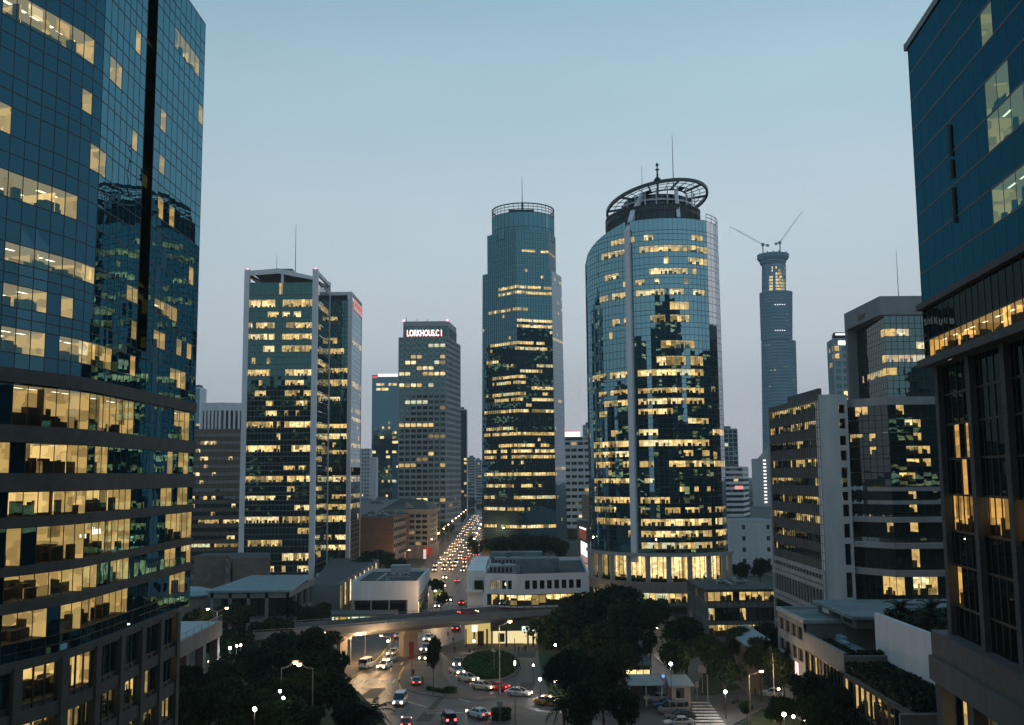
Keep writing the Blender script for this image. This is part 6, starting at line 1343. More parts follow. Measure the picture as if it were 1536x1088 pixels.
b = MB(); b.hexa([(x0-.5, Y+13.5, zt_+.5), (x1+.5, Y+13.5, zt_+.5), (x1+.5, Y+35, zt_+2.6), (x0-.5, Y+35, zt_+2.6), (x0-.5, Y+13.5, zt_+.9), (x1+.5, Y+13.5, zt_+.9), (x1+.5, Y+35, zt_+3), (x0-.5, Y+35, zt_+3)]); b.build('roof', CONCD, th)
# ------------------------------------------------------------------ trees
m, nt, out = newmat('leaves'); L = nt.links
b_ = N(nt, 'ShaderNodeBsdfPrincipled'); b_.inputs['Roughness'].default_value = .65; b_.inputs['Specular IOR Level'].default_value = .2
uvn = N(nt, 'ShaderNodeUVMap'); uvn.uv_map = 'UVMap'; sp_ = N(nt, 'ShaderNodeSeparateXYZ'); L.new(uvn.outputs[0], sp_.inputs[0])
oi = N(nt, 'ShaderNodeObjectInfo'); ra = N(nt, 'ShaderNodeValToRGB'); cr = ra.color_ramp
cr.elements[0].color = (.005, .016, .006, 1); cr.elements[1].color = (.028, .056, .014, 1); e = cr.elements.new(.55); e.color = (.012, .031, .010, 1)
L.new(sp_.outputs['X'], ra.inputs[0]); hs = N(nt, 'ShaderNodeHueSaturation'); L.new(ra.outputs[0], hs.inputs['Color'])
mr = N(nt, 'ShaderNodeMapRange'); mr.inputs['To Min'].default_value = .47; mr.inputs['To Max'].default_value = .53; L.new(oi.outputs['Random'], mr.inputs['Value']); L.new(mr.outputs[0], hs.inputs['Hue'])
L.new(hs.outputs[0], b_.inputs['Base Color']); L.new(b_.outputs[0], out.inputs[0]); LEAF = m
LEAFH = LEAF.copy(); LEAFH.name = 'hedge_leaves'
for n_ in LEAFH.node_tree.nodes:
    if n_.type == 'VALTORGB':
        for e in n_.color_ramp.elements: c = e.color; e.color = (c[0]*2.2, c[1]*2.4, c[2]*2.0, 1)
BARK = solid('bark', (.07, .05, .035), .95, .4, 3.0)
def leaf(b, p, s, rg, t):
    d = V((rg.gauss(0, 1), rg.gauss(0, 1), rg.gauss(0, .6)+.35)).normalized(); a = d.orthogonal().normalized(); c = d.cross(a)
    r = rg.uniform(0, 6.28); a, c = a*cos(r)+c*sin(r), c*cos(r)-a*sin(r); a *= s; c *= s*rg.uniform(.45, .75)
    b.poly((p-a, p-c*.9+a*.15, p+a, p+c*.9-a*.1), 0, [(t, 0)]*4)
def tree_proto(seed, nl=2600, lobes=24, ls=.026, flat=.85):
    """unit tree: crown about 1 across in radius .5, height 1"""
    rg = random.Random(seed); b = MB(); LB = []
    for i in range(lobes):
        a = rg.uniform(0, 6.28); r = rg.uniform(.05, .34) if i else 0; z = .66+rg.uniform(-.16, .18)*(1-r*1.2); LB.append((V((r*cos(a), r*sin(a), z)), rg.uniform(.07, .17), rg.uniform(.1, .6)))
    for i in range(nl):
        c, r, tone = rg.choice(LB); d = V((rg.gauss(0, 1), rg.gauss(0, 1), rg.gauss(0, 1))).normalized(); k = r*rg.uniform(.3, 1.25)**.7
        if d.z < -.3 and rg.random() < .6: d.z = -d.z
        leaf(b, c+V((d.x*k, d.y*k, d.z*k*flat)), ls*rg.uniform(.6, 1.5), rg, min(1, max(0, tone+rg.uniform(-.25, .35))))
    t = thing('tree', 'x', 'tree', (0, 0, 0)); b.build('crown', LEAF, t)
    w = MB(); w.cyl((0, 0, 0), (.01, 0, .34), .028, .02, 8); w.cyl((.01, 0, .34), (0, .01, .6), .02, .012, 7)
    for c, r, _ in LB[:8]: w.cyl((.01, 0, .32+.1*rg.random()), c, .012, .004, 5)
    w.build('trunk', BARK, t); return t
PRO = [tree_proto(s, 7500) for s in (1, 2, 3, 4)]
def frond_tree(seed, nf=20, ls=1.0):
    rg = random.Random(seed); t = thing('palm_tree', 'x', 'tree', (0, 0, 0)); b = MB(); w = MB()
    w.cyl((0, 0, 0), (.02, 0, .35), .035, .028, 8); w.cyl((.02, 0, .35), (0, 0, .68), .028, .024, 8); w.build('trunk', BARK, t)
    for i in range(nf):
        a = i*2.4+rg.uniform(-.2, .2); el = rg.uniform(-.1, 1.2); L_ = rg.uniform(.36, .5)*ls; p = V((0, 0, .68)); d = V((cos(a)*cos(el), sin(a)*cos(el), sin(el)))
        for k in range(9):
            q = p+d*(L_/9); d = (d+V((0, 0, -.16))).normalized(); s = V((-sin(a), cos(a), 0)); wd = .085*(1-(k/9)**2)+.012; tn = rg.uniform(.05, .6)
            for sg in (-1, 1):
                for h in (0, .5): pp = p.lerp(q, h); b.poly((pp, pp.lerp(q, .6), pp.lerp(q, .8)+s*sg*wd+V((0, 0, -.035))+d*.04), 0, [(tn, 0)]*3)
            p = q
    b.build('crown', LEAF, t); return t
PALM = frond_tree(5)
USED = set()
def plant(pro, u, v, wpx, hm, lab, zc=None, grp='dark leafy trees round the junction', sx=1.0, rz=None, base=0.0):
    """crown centre at picture (u, v), hm metres tall"""
    zc = base+hm*.66 if zc is None else zc
    p = gnd(u, v, zc); wm = wpx/F*p.y; rz = rz if rz is not None else (u*7.3+v*3.1) % 6.28
    o = pro if pro.name not in USED else None
    if o is None: o = dup(pro, (p.x, p.y, base), rz, (wm, wm*sx, hm), lab, grp)
    else:
        USED.add(pro.name); o.location = (p.x, p.y, base); o.rotation_euler = (0, 0, rz); o.scale = (wm, wm*sx, hm); o['label'] = lab; o['group'] = grp
    return o
TREES = [  # u, v of crown centre, crown width px, height m, where
 (352, 925, 74, 12, 'broad dark tree in front of the pavilion, below its blue roof'), (408, 948, 84, 12, 'broad dark tree right in front of the open concrete frame of the pavilion'), (300, 935, 60, 12, 'dark tree behind the flat-roofed porch of the near left tower'),
 (470, 965, 92, 12, 'dark tree beside the left end of the flyover'), (500, 1000, 62, 11, 'dark tree at the left kerb by the crosswalk'), (398, 1003, 110, 13, 'large dark tree amid the left-hand park, around twin lamp globes'), (470, 1035, 104, 12, 'large dark tree behind the spiky palm by the lower left kerb'),
 (328, 1020, 96, 12, 'dark tree in the left-hand park beside the porch pillars'), (290, 1062, 100, 12, 'dark tree in the left-hand park at the bottom edge near the palm'), (372, 1068, 120, 12, 'dark tree filling the bottom edge of the left-hand park'), (440, 1082, 110, 11, 'dark tree at the bottom edge right of the park middle'), (515, 1072, 70, 9, 'smaller dark tree at the bottom edge by the white minivan'),
 (436, 915, 40, 9, 'small dark tree right of the pavilion frame'), (482, 918, 44, 9, 'small dark tree between the pavilion and the shop row'),
 (566, 838, 62, 12, 'dark tree between the brick building and the white box'), (596, 848, 50, 11, 'dark tree behind the white box roof, right part'), (544, 846, 40, 11, 'dark tree by the foot of the narrower slab tower'),
 (655, 880, 30, 9, 'dark street tree on the left of the avenue beside the white box'), (660, 896, 30, 9, 'dark street tree on the left of the avenue just above the flyover'),
 (716, 822, 34, 12, 'dark tree right of the avenue at the foot of the faceted tower'), (745, 820, 66, 15, 'dark tree left in the row before the faceted tower base'), (778, 816, 76, 17, 'tallest dark tree in front of the faceted tower base'), (812, 818, 74, 16, 'dark tree right of centre before the faceted tower base'), (838, 824, 40, 14, 'dark tree at the right end of the faceted tower base'),
 (880, 915, 100, 15, 'very broad dark tree covering the right end of the white office'), (930, 905, 104, 16, 'very broad dark tree in front of the round tower foot'), (975, 925, 86, 14, 'broad dark tree right of the round tower entrance'), (832, 950, 90, 14, 'round dark tree at the right end of the yellow-lit shop'), (905, 960, 90, 13, 'dark tree in the middle of the right-hand grove'), (950, 965, 84, 11, 'dark tree above the low lit office roof'),
 (860, 1010, 84, 14, 'tall dark tree beside the orange taxi'), (905, 1020, 86, 14, 'dark tree left of the blue car port'), (880, 1062, 90, 13, 'dark drooping tree at the bottom edge beside the car park'), (935, 1062, 60, 11, 'dark tree at the bottom edge left of the parked cars'),
 (1028, 950, 86, 12, 'dark tree left of the glass low-rise'), (1012, 985, 70, 11, 'dark tree behind the wedge-shaped wall'), (1060, 975, 70, 11, 'dark tree in front of the glass low-rise corner'), (1118, 965, 84, 12, 'dark tree before the lit ground floor of the glass low-rise'), (1140, 985, 70, 12, 'dark tree by the arm lamp on the right-hand lawn'), (1175, 1000, 70, 12, 'dark tree against the stepped block left wall'),
 (1215, 1040, 90, 12, 'dark tree beneath the lit side windows of the stepped block'), (1262, 1065, 100, 12, 'dark tree at the bottom edge before the lit shop front'), (1170, 1065, 56, 7, 'small dark tree on the lit lawn near the bottom edge'), (1120, 1062, 30, 4, 'low dark bush tree on the right-hand pavement edge'), (1315, 1085, 80, 11, 'dark tree in the bottom right corner of the lit shops'),
 (345, 968, 96, 12, 'dark tree behind the twin globe lights in the left park'), (425, 975, 100, 12, 'dark tree between the flyover start and the left park lamps'), (458, 1005, 90, 12, 'dark tree left of the crosswalk in the left park'), (340, 1052, 110, 12, 'dark tree low in the left park beyond the palm'), (402, 1050, 110, 12, 'dark tree in the middle of the left park bottom'), (505, 1040, 84, 10, 'dark tree right of the left park at the kerb'), (545, 1082, 60, 7, 'dark low tree under the spiky palm'), (280, 1025, 80, 11, 'dark tree next to the porch wall in the left park'), (462, 925, 46, 9, 'dark tree just behind the flyover parapet at left'), (940, 930, 90, 15, 'dark tree in the middle of the grove before the round tower'), (860, 935, 80, 14, 'dark tree between the yellow-lit shop and the grove'), (925, 990, 84, 12, 'dark tree hiding the end of the low lit office'), (1085, 1000, 70, 11, 'dark tree on the right-hand lawn between two lamps'), (1150, 960, 70, 12, 'dark tree beside the blue-grey lean-to roof'), (1230, 1075, 90, 11, 'dark tree at the bottom edge below the lit side windows'), (1290, 1050, 60, 9, 'dark tree before the large lit shop panes'),
 (1112, 856, 36, 11, 'dark tree at the right foot of the round tower'), (1140, 852, 40, 12, 'dark tree in front of the white hall'), (600, 760, 40, 12, 'dark tree top behind the brick building'), (860, 850, 22, 9, 'dark tree between the white office and the billboard'), (760, 730, 14, 14, 'dark far tree beside the faceted tower'), (865, 760, 44, 20, 'dark tree mass below the white sign office'), (703, 755, 30, 18, 'dark trees end of the avenue, left kerb'), (655, 800, 34, 13, 'dark tree right of the cream block'), (672, 792, 26, 13, 'dark street tree halfway up the avenue left side'), (690, 778, 22, 14, 'dark street tree far up the avenue left side'), (707, 812, 20, 12, 'dark street tree on the avenue right side near the faceted tower')]
for i, (u, v, wpx, hm, lab) in enumerate(TREES): plant(PRO[i % 4], u, v, wpx, hm, lab, sx=.9 if i % 3 else 1.05)
# lone young tree on the traffic island
plant(PRO[1], 650, 980, 26, 11.5, 'lone young street tree on the traffic island', grp='single trees')
PALMS = [(232, 1003, 80, 13, 0, 'palm with a full crown below the near left tower'), (205, 1052, 70, 9, 0, 'smaller palm at the bottom edge below the near left tower'), (556, 1066, 92, 8.5, 0, 'spiky palm at the lower left kerb by the white minivan'), (845, 1055, 80, 11, 0, 'drooping palm beside the orange taxi')]
for (x, y, hm, lab) in ((54.6, 144, 5.2, 'palm at the left end of the roof garden behind the white screen wall'), (57, 139, 6.0, 'palm second from the left on the roof garden'), (54.8, 133.5, 5.4, 'palm third from the left on the roof garden'), (57.5, 128.5, 6.2, 'palm on the roof garden close to the dark corner tower')): dup(PALM, (x, y, 17.5), x, (6.5, 6.5, hm), lab, 'palms')
for u, v, wpx, hm, base, lab in PALMS: plant(PALM, u, v, wpx, hm, lab, zc=base+hm*.75, grp='palms', base=base)
def hedge(name, lab, pts, z0, z1, n, seed, s=.28, cat='hedge'):
    """clipped planting: a dense shell of leaves over a plan outline"""
    rg = random.Random(seed); b = MB(); xs = [p[0] for p in pts]; ys = [p[1] for p in pts]; c = V((sum(xs)/len(xs), sum(ys)/len(ys), 0))
    core = [(c.x+(x-c.x)*.93, c.y+(y-c.y)*.93) for x, y in pts]; b.prism(core, z0, z0+(z1-z0)*.86, 0)
    def inside(x, y):
        r = False
        for (x1, y1), (x2, y2) in zip(pts, pts[1:]+pts[:1]):
            if (y1 > y) != (y2 > y) and x < (x2-x1)*(y-y1)/(y2-y1)+x1: r = not r
        return r
    k = 0
    while k < n:
        if rg.random() < .72: x, y = rg.uniform(min(xs), max(xs)), rg.uniform(min(ys), max(ys)); z = z0+(z1-z0)*rg.uniform(.82, 1.04)
        else:
            i = rg.randrange(len(pts)); p, q = pts[i], pts[(i+1) % len(pts)]; t = rg.random(); x, y = c.x+(p[0]+(q[0]-p[0])*t-c.x)*.985, c.y+(p[1]+(q[1]-p[1])*t-c.y)*.985; z = rg.uniform(z0, z1)
        if inside(x, y): leaf(b, V((x, y, z)), s*rg.uniform(.6, 1.4), rg, rg.random()*.8); k += 1
    return tag(b.build(name, LEAFH if name in ('oval_hedge', 'round_bush', 'low_hedge') else LEAF), lab, cat)
c0, c1 = gnd(735, 1021), gnd(735, 983); cyy = (c0.y+c1.y)/2; ry = (c0.y-c1.y)/2; rx = 40/F*cyy; cxx = gnd(735, 1000).x
hedge('oval_hedge', 'clipped oval hedge bed in the middle of the taxi turning circle', [(cxx+rx*cos(a), cyy+ry*sin(a)) for a in [i*2*pi/24 for i in range(24)]], .1, 1.1, 5200, 3, .3)
b = MB(); b.prism([(cxx+(rx+.5)*cos(a), cyy+(abs(ry)+.5)*sin(a)) for a in [i*2*pi/24 for i in range(24)]], 0, .16); struct(b.build('hedge_kerb', KERB))
p = gnd(752, 1080); hedge('round_bush', 'round clipped bush at the bottom edge beside the tall lamp post', [(p.x+1.6*cos(a), p.y+1.6*sin(a)) for a in [i*.5236 for i in range(12)]], .1, 1.7, 700, 4, .22, 'bush')
p = gnd(675, 1040); hedge('round_bush', 'low bush on the traffic island beside the taxi queue', [(p.x+1.2*cos(a), p.y+.9*sin(a)) for a in [i*.5236 for i in range(12)]], .14, 1.0, 400, 5, .2, 'bush')
p0, p1 = gnd(640, 1036), gnd(668, 1041); hedge('low_hedge', 'low hedge along the front kerb of the traffic island', [(p0.x, p0.y-.4), (p1.x, p1.y-.4), (p1.x, p1.y+.7), (p0.x, p0.y+.7)], .14, .7, 400, 6, .18)
hedge('roof_planting', 'dark planted roof strip above the lit shop front', [(46.1, 119), (52, 119), (52, 142.5), (46.1, 142.5)], 12.5, 13.9, 3000, 7, .3)
hedge('terrace_planting', 'dark hedge along the edge of the lower flat roof terrace', [(46.6, 143.6), (48, 143.6), (48, 155), (46.6, 155)], 14.0, 15.1, 900, 8, .22)
hedge('terrace_planting', 'dark hedge at the front of the terrace by the white screen wall', [(48.5, 143.4), (51.8, 143.4), (51.8, 145), (48.5, 145)], 14.0, 15.1, 400, 9, .22)
hedge('roof_garden', 'dark roof garden planting behind the white screen wall', [(53, 122), (66, 122), (66, 146), (53, 146)], 17.5, 20.6, 2600, 10, .4)
b = MB(); b.box(52.7, 66, 121, 146.2, 0, 17.6); tag(b.build('garden_podium', CONC), 'concrete podium carrying the roof garden', 'building')
zz = 5.9; hedge('ledge_planting', 'plants on the lower ledge at the left end of the white office', [(xat(704, 251, 880), 250.8), (xat(722, 251, 880), 250.8), (xat(722, 251, 880), 251.9), (xat(704, 251, 880), 251.9)], zz, zz+1.5, 400, 11, .2)
z_ = zat(884, 252, 712); hedge('ledge_planting', 'plants on the upper ledge at the left end of the white office', [(xat(712, 251, 880), 250.8), (xat(724, 251, 880), 250.8), (xat(724, 251, 880), 251.9), (xat(712, 251, 880), 251.9)], z_, z_+2, 400, 12, .2)
pp = [(p.x-(k*1.2).x, p.y-(k*1.2).y) for p, k in list(zip(PP, NN))[8:26]]; qq = [(p.x-(k*2.0).x, p.y-(k*2.0).y) for p, k in list(zip(PP, NN))[8:26]]
hedge('podium_planting', 'hedge behind the stone parapet of the round tower podium', pp+qq[::-1], gz(876.5), gz(869), 1500, 13, .22)

# ------------------------------------------------------------------ street lamps
LAMPL = emit('sodium_lamp', (1.0, .55, .22), 40); GLOBE = emit('globe_lamp', (1.0, .84, .60), 30); WHL = emit('white_lamp', (.95, .97, 1.0), 30)
def lamp_light(name, col, W, r=.25):
    l = bpy.data.lights.new(name, 'POINT'); l.energy = W; l.color = col; l.shadow_soft_size = r; return l
def street_lamp(lab, arms=1, h=9.0, energy=1000):
    t = thing('street_lamp', lab, 'street lamp', (0, 0, 0)); b = MB(); b.cyl((0, 0, 0), (0, 0, h-.6), .13, .07, 8); b.cyl((0, 0, 0), (0, 0, .5), .22, .2, 8); b.build('pole', STEEL, t)
    for s in ((1,), (1, -1))[arms-1]:
        b = MB(); prev = V((0, 0, h-.6))
        for k in range(1, 7): a = k/6*1.35; q = V((s*1.7*sin(a), 0, h-.6+.75*(1-cos(a)))); b.bar(prev, q, .08); prev = q
        b.build('arm', STEEL, t)
        hx = prev.x+s*.35; b = MB(); b.rbox(hx, 0, prev.z-.06, prev.z+.10, 1.0, .34); b.build('lamp_head', STEEL, t)
        b = MB(); b.lathe((hx, 0, prev.z-.30), [(0, 0), (.25, .06), (.34, .24)], 10); b.build('lamp_lens', LAMPL, t)
        if energy: l = bpy.data.objects.new('lamp_light', lamp_light('lamp_light', (1.0, .62, .30), energy)); COL.objects.link(l); l.location = (hx, 0, prev.z-.55); adopt(l, t)
    return t
S1 = street_lamp('x', 1, 9.0, 550); SH = street_lamp('x', 1, 9.0, 2600); S2 = street_lamp('x', 2, 9.0, 400); S0 = street_lamp('x', 1, 9.0, 0)
def globe_lamp(h=3.2, m=GLOBE, r=.3, energy=350, col=(1, .85, .62)):
    t = thing('globe_lamp', 'x', 'lamp', (0, 0, 0)); b = MB(); b.cyl((0, 0, 0), (0, 0, h-r), .07, .05, 6); b.cyl((0, 0, 0), (0, 0, .3), .14, .12, 6); b.build('pole', DARKM, t)
    b = MB(); b.lathe((0, 0, h), [(r*sin(a), -r*cos(a)) for a in [i*pi/6 for i in range(7)]], 10); b.build('globe', m, t, smooth=True)
    if energy: l = bpy.data.objects.new('lamp_light', lamp_light('globe_light', col, energy, .3)); COL.objects.link(l); l.location = (0, 0, h-.0-r-.25); adopt(l, t)
    return t
G1 = globe_lamp(3.2, GLOBE, .26); G0 = globe_lamp(3.2, GLOBE, .2, 0); GW = globe_lamp(4.0, WHL, .26, 500, (.9, .95, 1))
GSPEC = {}
def setlamp(pro, u, v, h0, lab, grp, rz=0, hs=1.0):
    p = gnd(u, v, h0*hs); arm = pro in (S1, S0, SH)
    loc = (p.x-2.0*cos(rz)*arm, p.y-2.0*sin(rz)*arm, 0)
    if pro in (G1, G0, GW) and hs != 1.0:
        k = (pro.name, hs)
        if k not in GSPEC: GSPEC[k] = globe_lamp(h0*hs, *{G1: (GLOBE, .26, 350), G0: (GLOBE, .2, 0), GW: (WHL, .26, 500, (.9, .95, 1))}[pro])
        pro = GSPEC[k]; hs = 1.0
    if pro.name in USED: return dup(pro, loc, rz, (1, 1, hs), lab, grp)
    USED.add(pro.name); pro.location = loc; pro.rotation_euler = (0, 0, rz); pro.scale = (1, 1, hs); pro['label'] = lab; pro['group'] = grp; return pro
SG = 'sodium street lamps'
setlamp(S2, 326, 912, 9.0, 'double-headed sodium lamp standing before the pavilion', SG, R(20), 1.3)
setlamp(SH, 765, 931, 9.0, 'tall sodium lamp on a thin pole in front of the yellow-lit shop', SG, 0, 1.5)
setlamp(SH, 1077, 980, 9.0, 'sodium lamp arching over the right-hand lawn beside the glass low-rise', SG, 0)
setlamp(SH, 1142, 1006, 9.0, 'sodium lamp arching over the crossing pavement at right', SG, 0)
setlamp(SH, 572, 953, 9.0, 'sodium lamp just under the flyover on the left kerb', SG, pi, .72)
setlamp(SH, 540, 951, 9.0, 'sodium lamp under the flyover next to the slim pier', SG, 0, .72)
setlamp(S1, 561, 948, 9.0, 'lamp hidden in the trees beside the left end of the flyover', SG, 0, .6)
setlamp(S1, 1206, 1080, 9.0, 'sodium lamp low among the trees at the bottom edge', SG, pi, .55)
setlamp(S0, 449, 995, 9.0, 'sodium lamp rising from the dark tree tops in the left park', SG, R(200), 1.45)
setlamp(S0, 443, 992, 9.0, 'second sodium lamp beside the one in the left park tree tops', SG, R(20), 1.45)
setlamp(S1, 489, 948, 9.0, 'sodium lamp beside the left end of the flyover parapet', SG, R(200), 1.0)
setlamp(S0, 1007, 933, 9.0, 'sodium lamp among the trees below the round tower', SG, 0, 1.0)
setlamp(SH, 653, 886, 9.0, 'sodium lamp over the avenue beside the white box building', SG, 0, .9)
setlamp(SH, 614, 825, 9.0, 'bright lamp at the foot of the brick building', SG, 0, .9)
setlamp(SH, 750, 815, 9.0, 'lamp at the foot of the faceted tower among trees', SG, 0, .8)
setlamp(S1, 889, 889, 9.0, 'lamp beside the round tower ground floor wall', SG, 0, .6)
GG = 'small globe lamps'
for u, v, pro, hs, lab in ((810, 1019, GW, .9, 'cold white globe lamp on the paving right of the turning circle'), (833, 1022, G1, 1.0, 'warm globe lamp under the dark trees near the orange taxi'), (985, 942, G1, 1.6, 'slim globe lamp in front of the round tower trees'), (1088, 1038, GW, 1.1, 'bright globe lamp on the right-hand pavement by the parked motorbike'), (1006, 996, GW, 2.4, 'white lamp on a tall thin pole beside the gatehouse'), (1168, 1034, G0, .9, 'warm globe light beside the car at the stepped block'),
     (300, 1010, G0, 1.2, 'warm light at the porch pillars'), (355, 969, G0, 2.9, 'twin globe light in the left park behind the porch'), (361, 968, G0, 2.9, 'twin globe light partner in the left park behind the porch'), (582, 962, G1, .8, 'warm light under the flyover near the avenue'), (711, 962, G1, .9, 'globe light under the lit box sign'), (800, 998, G0, 1.0, 'globe light beneath the round tree by the shop'), (420, 1037, G0, 3.3, 'garden light among the left park trees'), (425, 1047, G0, 3.3, 'lower garden light among the left park trees'), (382, 1064, G1, 3.4, 'brightest garden light near the bottom of the left park'), (252, 1080, G1, 1.2, 'bright floor light at the bottom edge under the palm'), (345, 972, GW, 2.3, 'cool white light rising over the park trees behind the porch'), (465, 926, G0, 1.6, 'globe light left of the flyover start'), (833, 968, G0, 3.6, 'warm light in the dark trees right of the shop'), (1176, 1072, G1, 3.0, 'garden light in the trees at the bottom right'), (1190, 1075, G0, 3.0, 'second garden light in the trees at the bottom right'), (315, 858, G1, 2.0, 'pinkish lamp beside the small brown building')):
    setlamp(pro, u, v, 3.2 if pro is not GW else 4.0, lab, GG, 0, hs)
for q_ in (G1, G0, GW, S1, S0, SH, S2):                     # patterns that no lamp of the place used
    if q_.name not in USED:
        for c_ in list(q_.children): bpy.data.objects.remove(c_)
        bpy.data.objects.remove(q_)
# lamps along the avenue
k = 0
for s in range(0, 400, 44):
    for side in (-1, 1):
        p = a0+AD*(s+20)+AN*side*(AW+1.2); rz = atan2(-AN.y*side, -AN.x*side)
        dup(S0 if s > 240 else SH, (p.x, p.y, 0), rz, None, f'avenue lamp on the {"left" if side < 0 else "right"} kerb, {["first","second","third","fourth","fifth","sixth","seventh","eighth","ninth","tenth","eleventh","twelfth","thirteenth","fourteenth","fifteenth","sixteenth","seventeenth","eighteenth"][s//44]} up from the cross street', 'lamps along the avenue')
# dark poles with small signs
def sign_pole(u, v, h, lab, plate=None):
    p = gnd(u, v); t = thing('sign_pole', lab, 'sign', tuple(p)); b = MB(); b.cyl(p, p+V((0, 0, h)), .07, .05, 6); b.build('pole', STEEL, t)
    b = MB(); w_, h_, m_, sh = plate
    if sh == 'tri': b.poly((p+V((-w_/2, -.1, h)), p+V((w_/2, -.1, h-.15)), p+V((-w_*.3, -.1, h+h_)))); b.poly((p+V((-w_*.3, -.06, h+h_)), p+V((w_/2, -.06, h-.15)), p+V((-w_/2, -.06, h))))
    else: b.box(p.x-w_/2, p.x+w_/2, p.y-.14, p.y-.08, h-h_, h)
    b.build('sign_plate', m_, t)
sign_pole(741, 1012, 4.6, 'thin pole with a triangular plate standing in the oval hedge', (1.2, .8, PALEC, 'tri'))
sign_pole(750, 1085, 3.4, 'pole with a square grey plate beside the round bush', (.9, .9, PALEC, 'sq'))
sign_pole(1054, 1040, 5.0, 'pole with a dark diamond board at the edge of the right-hand lawn', (1.5, 1.4, CONC, 'sq'))
sign_pole(1046, 1052, 3.4, 'pole with a narrow orange-lit board beside the crossing', (.6, 1.0, STONE, 'sq'))
p = gnd(773, 1085); t = thing('camera_mast', 'tall bare mast right of the thin street lamp, topped by a small white light', 'mast', tuple(p)); b = MB(); b.cyl(p, p+V((0, 0, 13.5)), .11, .06, 7); b.build('pole', STEEL, t); b = MB(); b.box(p.x-.15, p.x+.15, p.y-.2, p.y, 9.2, 9.9); b.build('light_box', emit('mast_light', (1, .95, .9), 5), t)
p = gnd(1163, 1085); t = thing('thin_mast', 'thin green-grey mast on the lit lawn at lower right', 'mast', tuple(p)); b = MB(); b.cyl(p, p+V((0, 0, 11)), .09, .05, 7); b.cyl(p, p+V((0, 0, .6)), .18, .16, 7); b.build('pole', STEEL, t)
p = gnd(617, 1018); t = thing('red_banner', 'tall red banner on a post at the corner of the traffic island', 'banner', tuple(p)); b = MB(); b.cyl(p, p+V((0, 0, 7.4)), .07, .05, 6); b.build('pole', DARKM, t); b = MB(); b.box(p.x-.45, p.x+.5, p.y-.1, p.y-.05, 3.8, 7.2); b.build('cloth', solid('red_cloth', (.42, .05, .03), .7, .2), t)

# ------------------------------------------------------------------ vehicles
HEAD = emit('headlamp', (1.0, .76, .50), 11); HEADW = emit('dipped_headlamp', (1.0, .60, .32), 6.5); TAIL = emit('tail_lamp', (1.0, .06, .05), 9); HOFF = solid('lamp_glass_off', (.5, .5, .5), .2, .1); TOFF = solid('tail_glass_off', (.25, .01, .01), .3, .1)
CGL = glass('car_glass', (.7, .85, .95), .10, (.006, .008, .010), jit=0.0, gmax=.6)
TYRE = solid('tyre', (.015, .015, .015), .9, .2, 3); RIM = solid('wheel_rim', (.35, .35, .36), .35, .1, 3, metal=.8); TRIM = solid('bumper_trim', (.03, .03, .03), .6, .2, 3)
def paint(name, c):
    m = solid(name, c, .35, .06, 2.0); p = [n for n in m.node_tree.nodes if n.type == 'BSDF_PRINCIPLED'][0]; p.inputs['Coat Weight'].default_value = .6; p.inputs['Coat Roughness'].default_value = .08; return m
PAINTS = {'white': paint('white_paint', (.70, .70, .70)), 'silver': paint('silver_paint', (.42, .43, .45)), 'black': paint('black_paint', (.012, .013, .015)), 'red': paint('red_paint', (.40, .02, .02)), 'yellow': paint('orange_paint', (.62, .30, .05)), 'blue': paint('blue_paint', (.03, .07, .16)), 'grey': paint('grey_paint', (.12, .13, .14)), 'cream': paint('cream_paint', (.62, .55, .40))}
def loft(b, st, m=0):
    for A, B in zip(st, st[1:]):
        n = len(A)
        for i in range(n): j = (i+1) % n; b.poly((A[j], A[i], B[i], B[j]), m)
    b.poly(st[0], m); b.poly(st[-1][::-1], m)
def ring(y, w, zb, zm, zt, wt): return [V((-w, y, zb)), V((-w*1.0, y, zm)), V((-wt, y, zt)), V((wt, y, zt)), V((w, y, zm)), V((w, y, zb))]
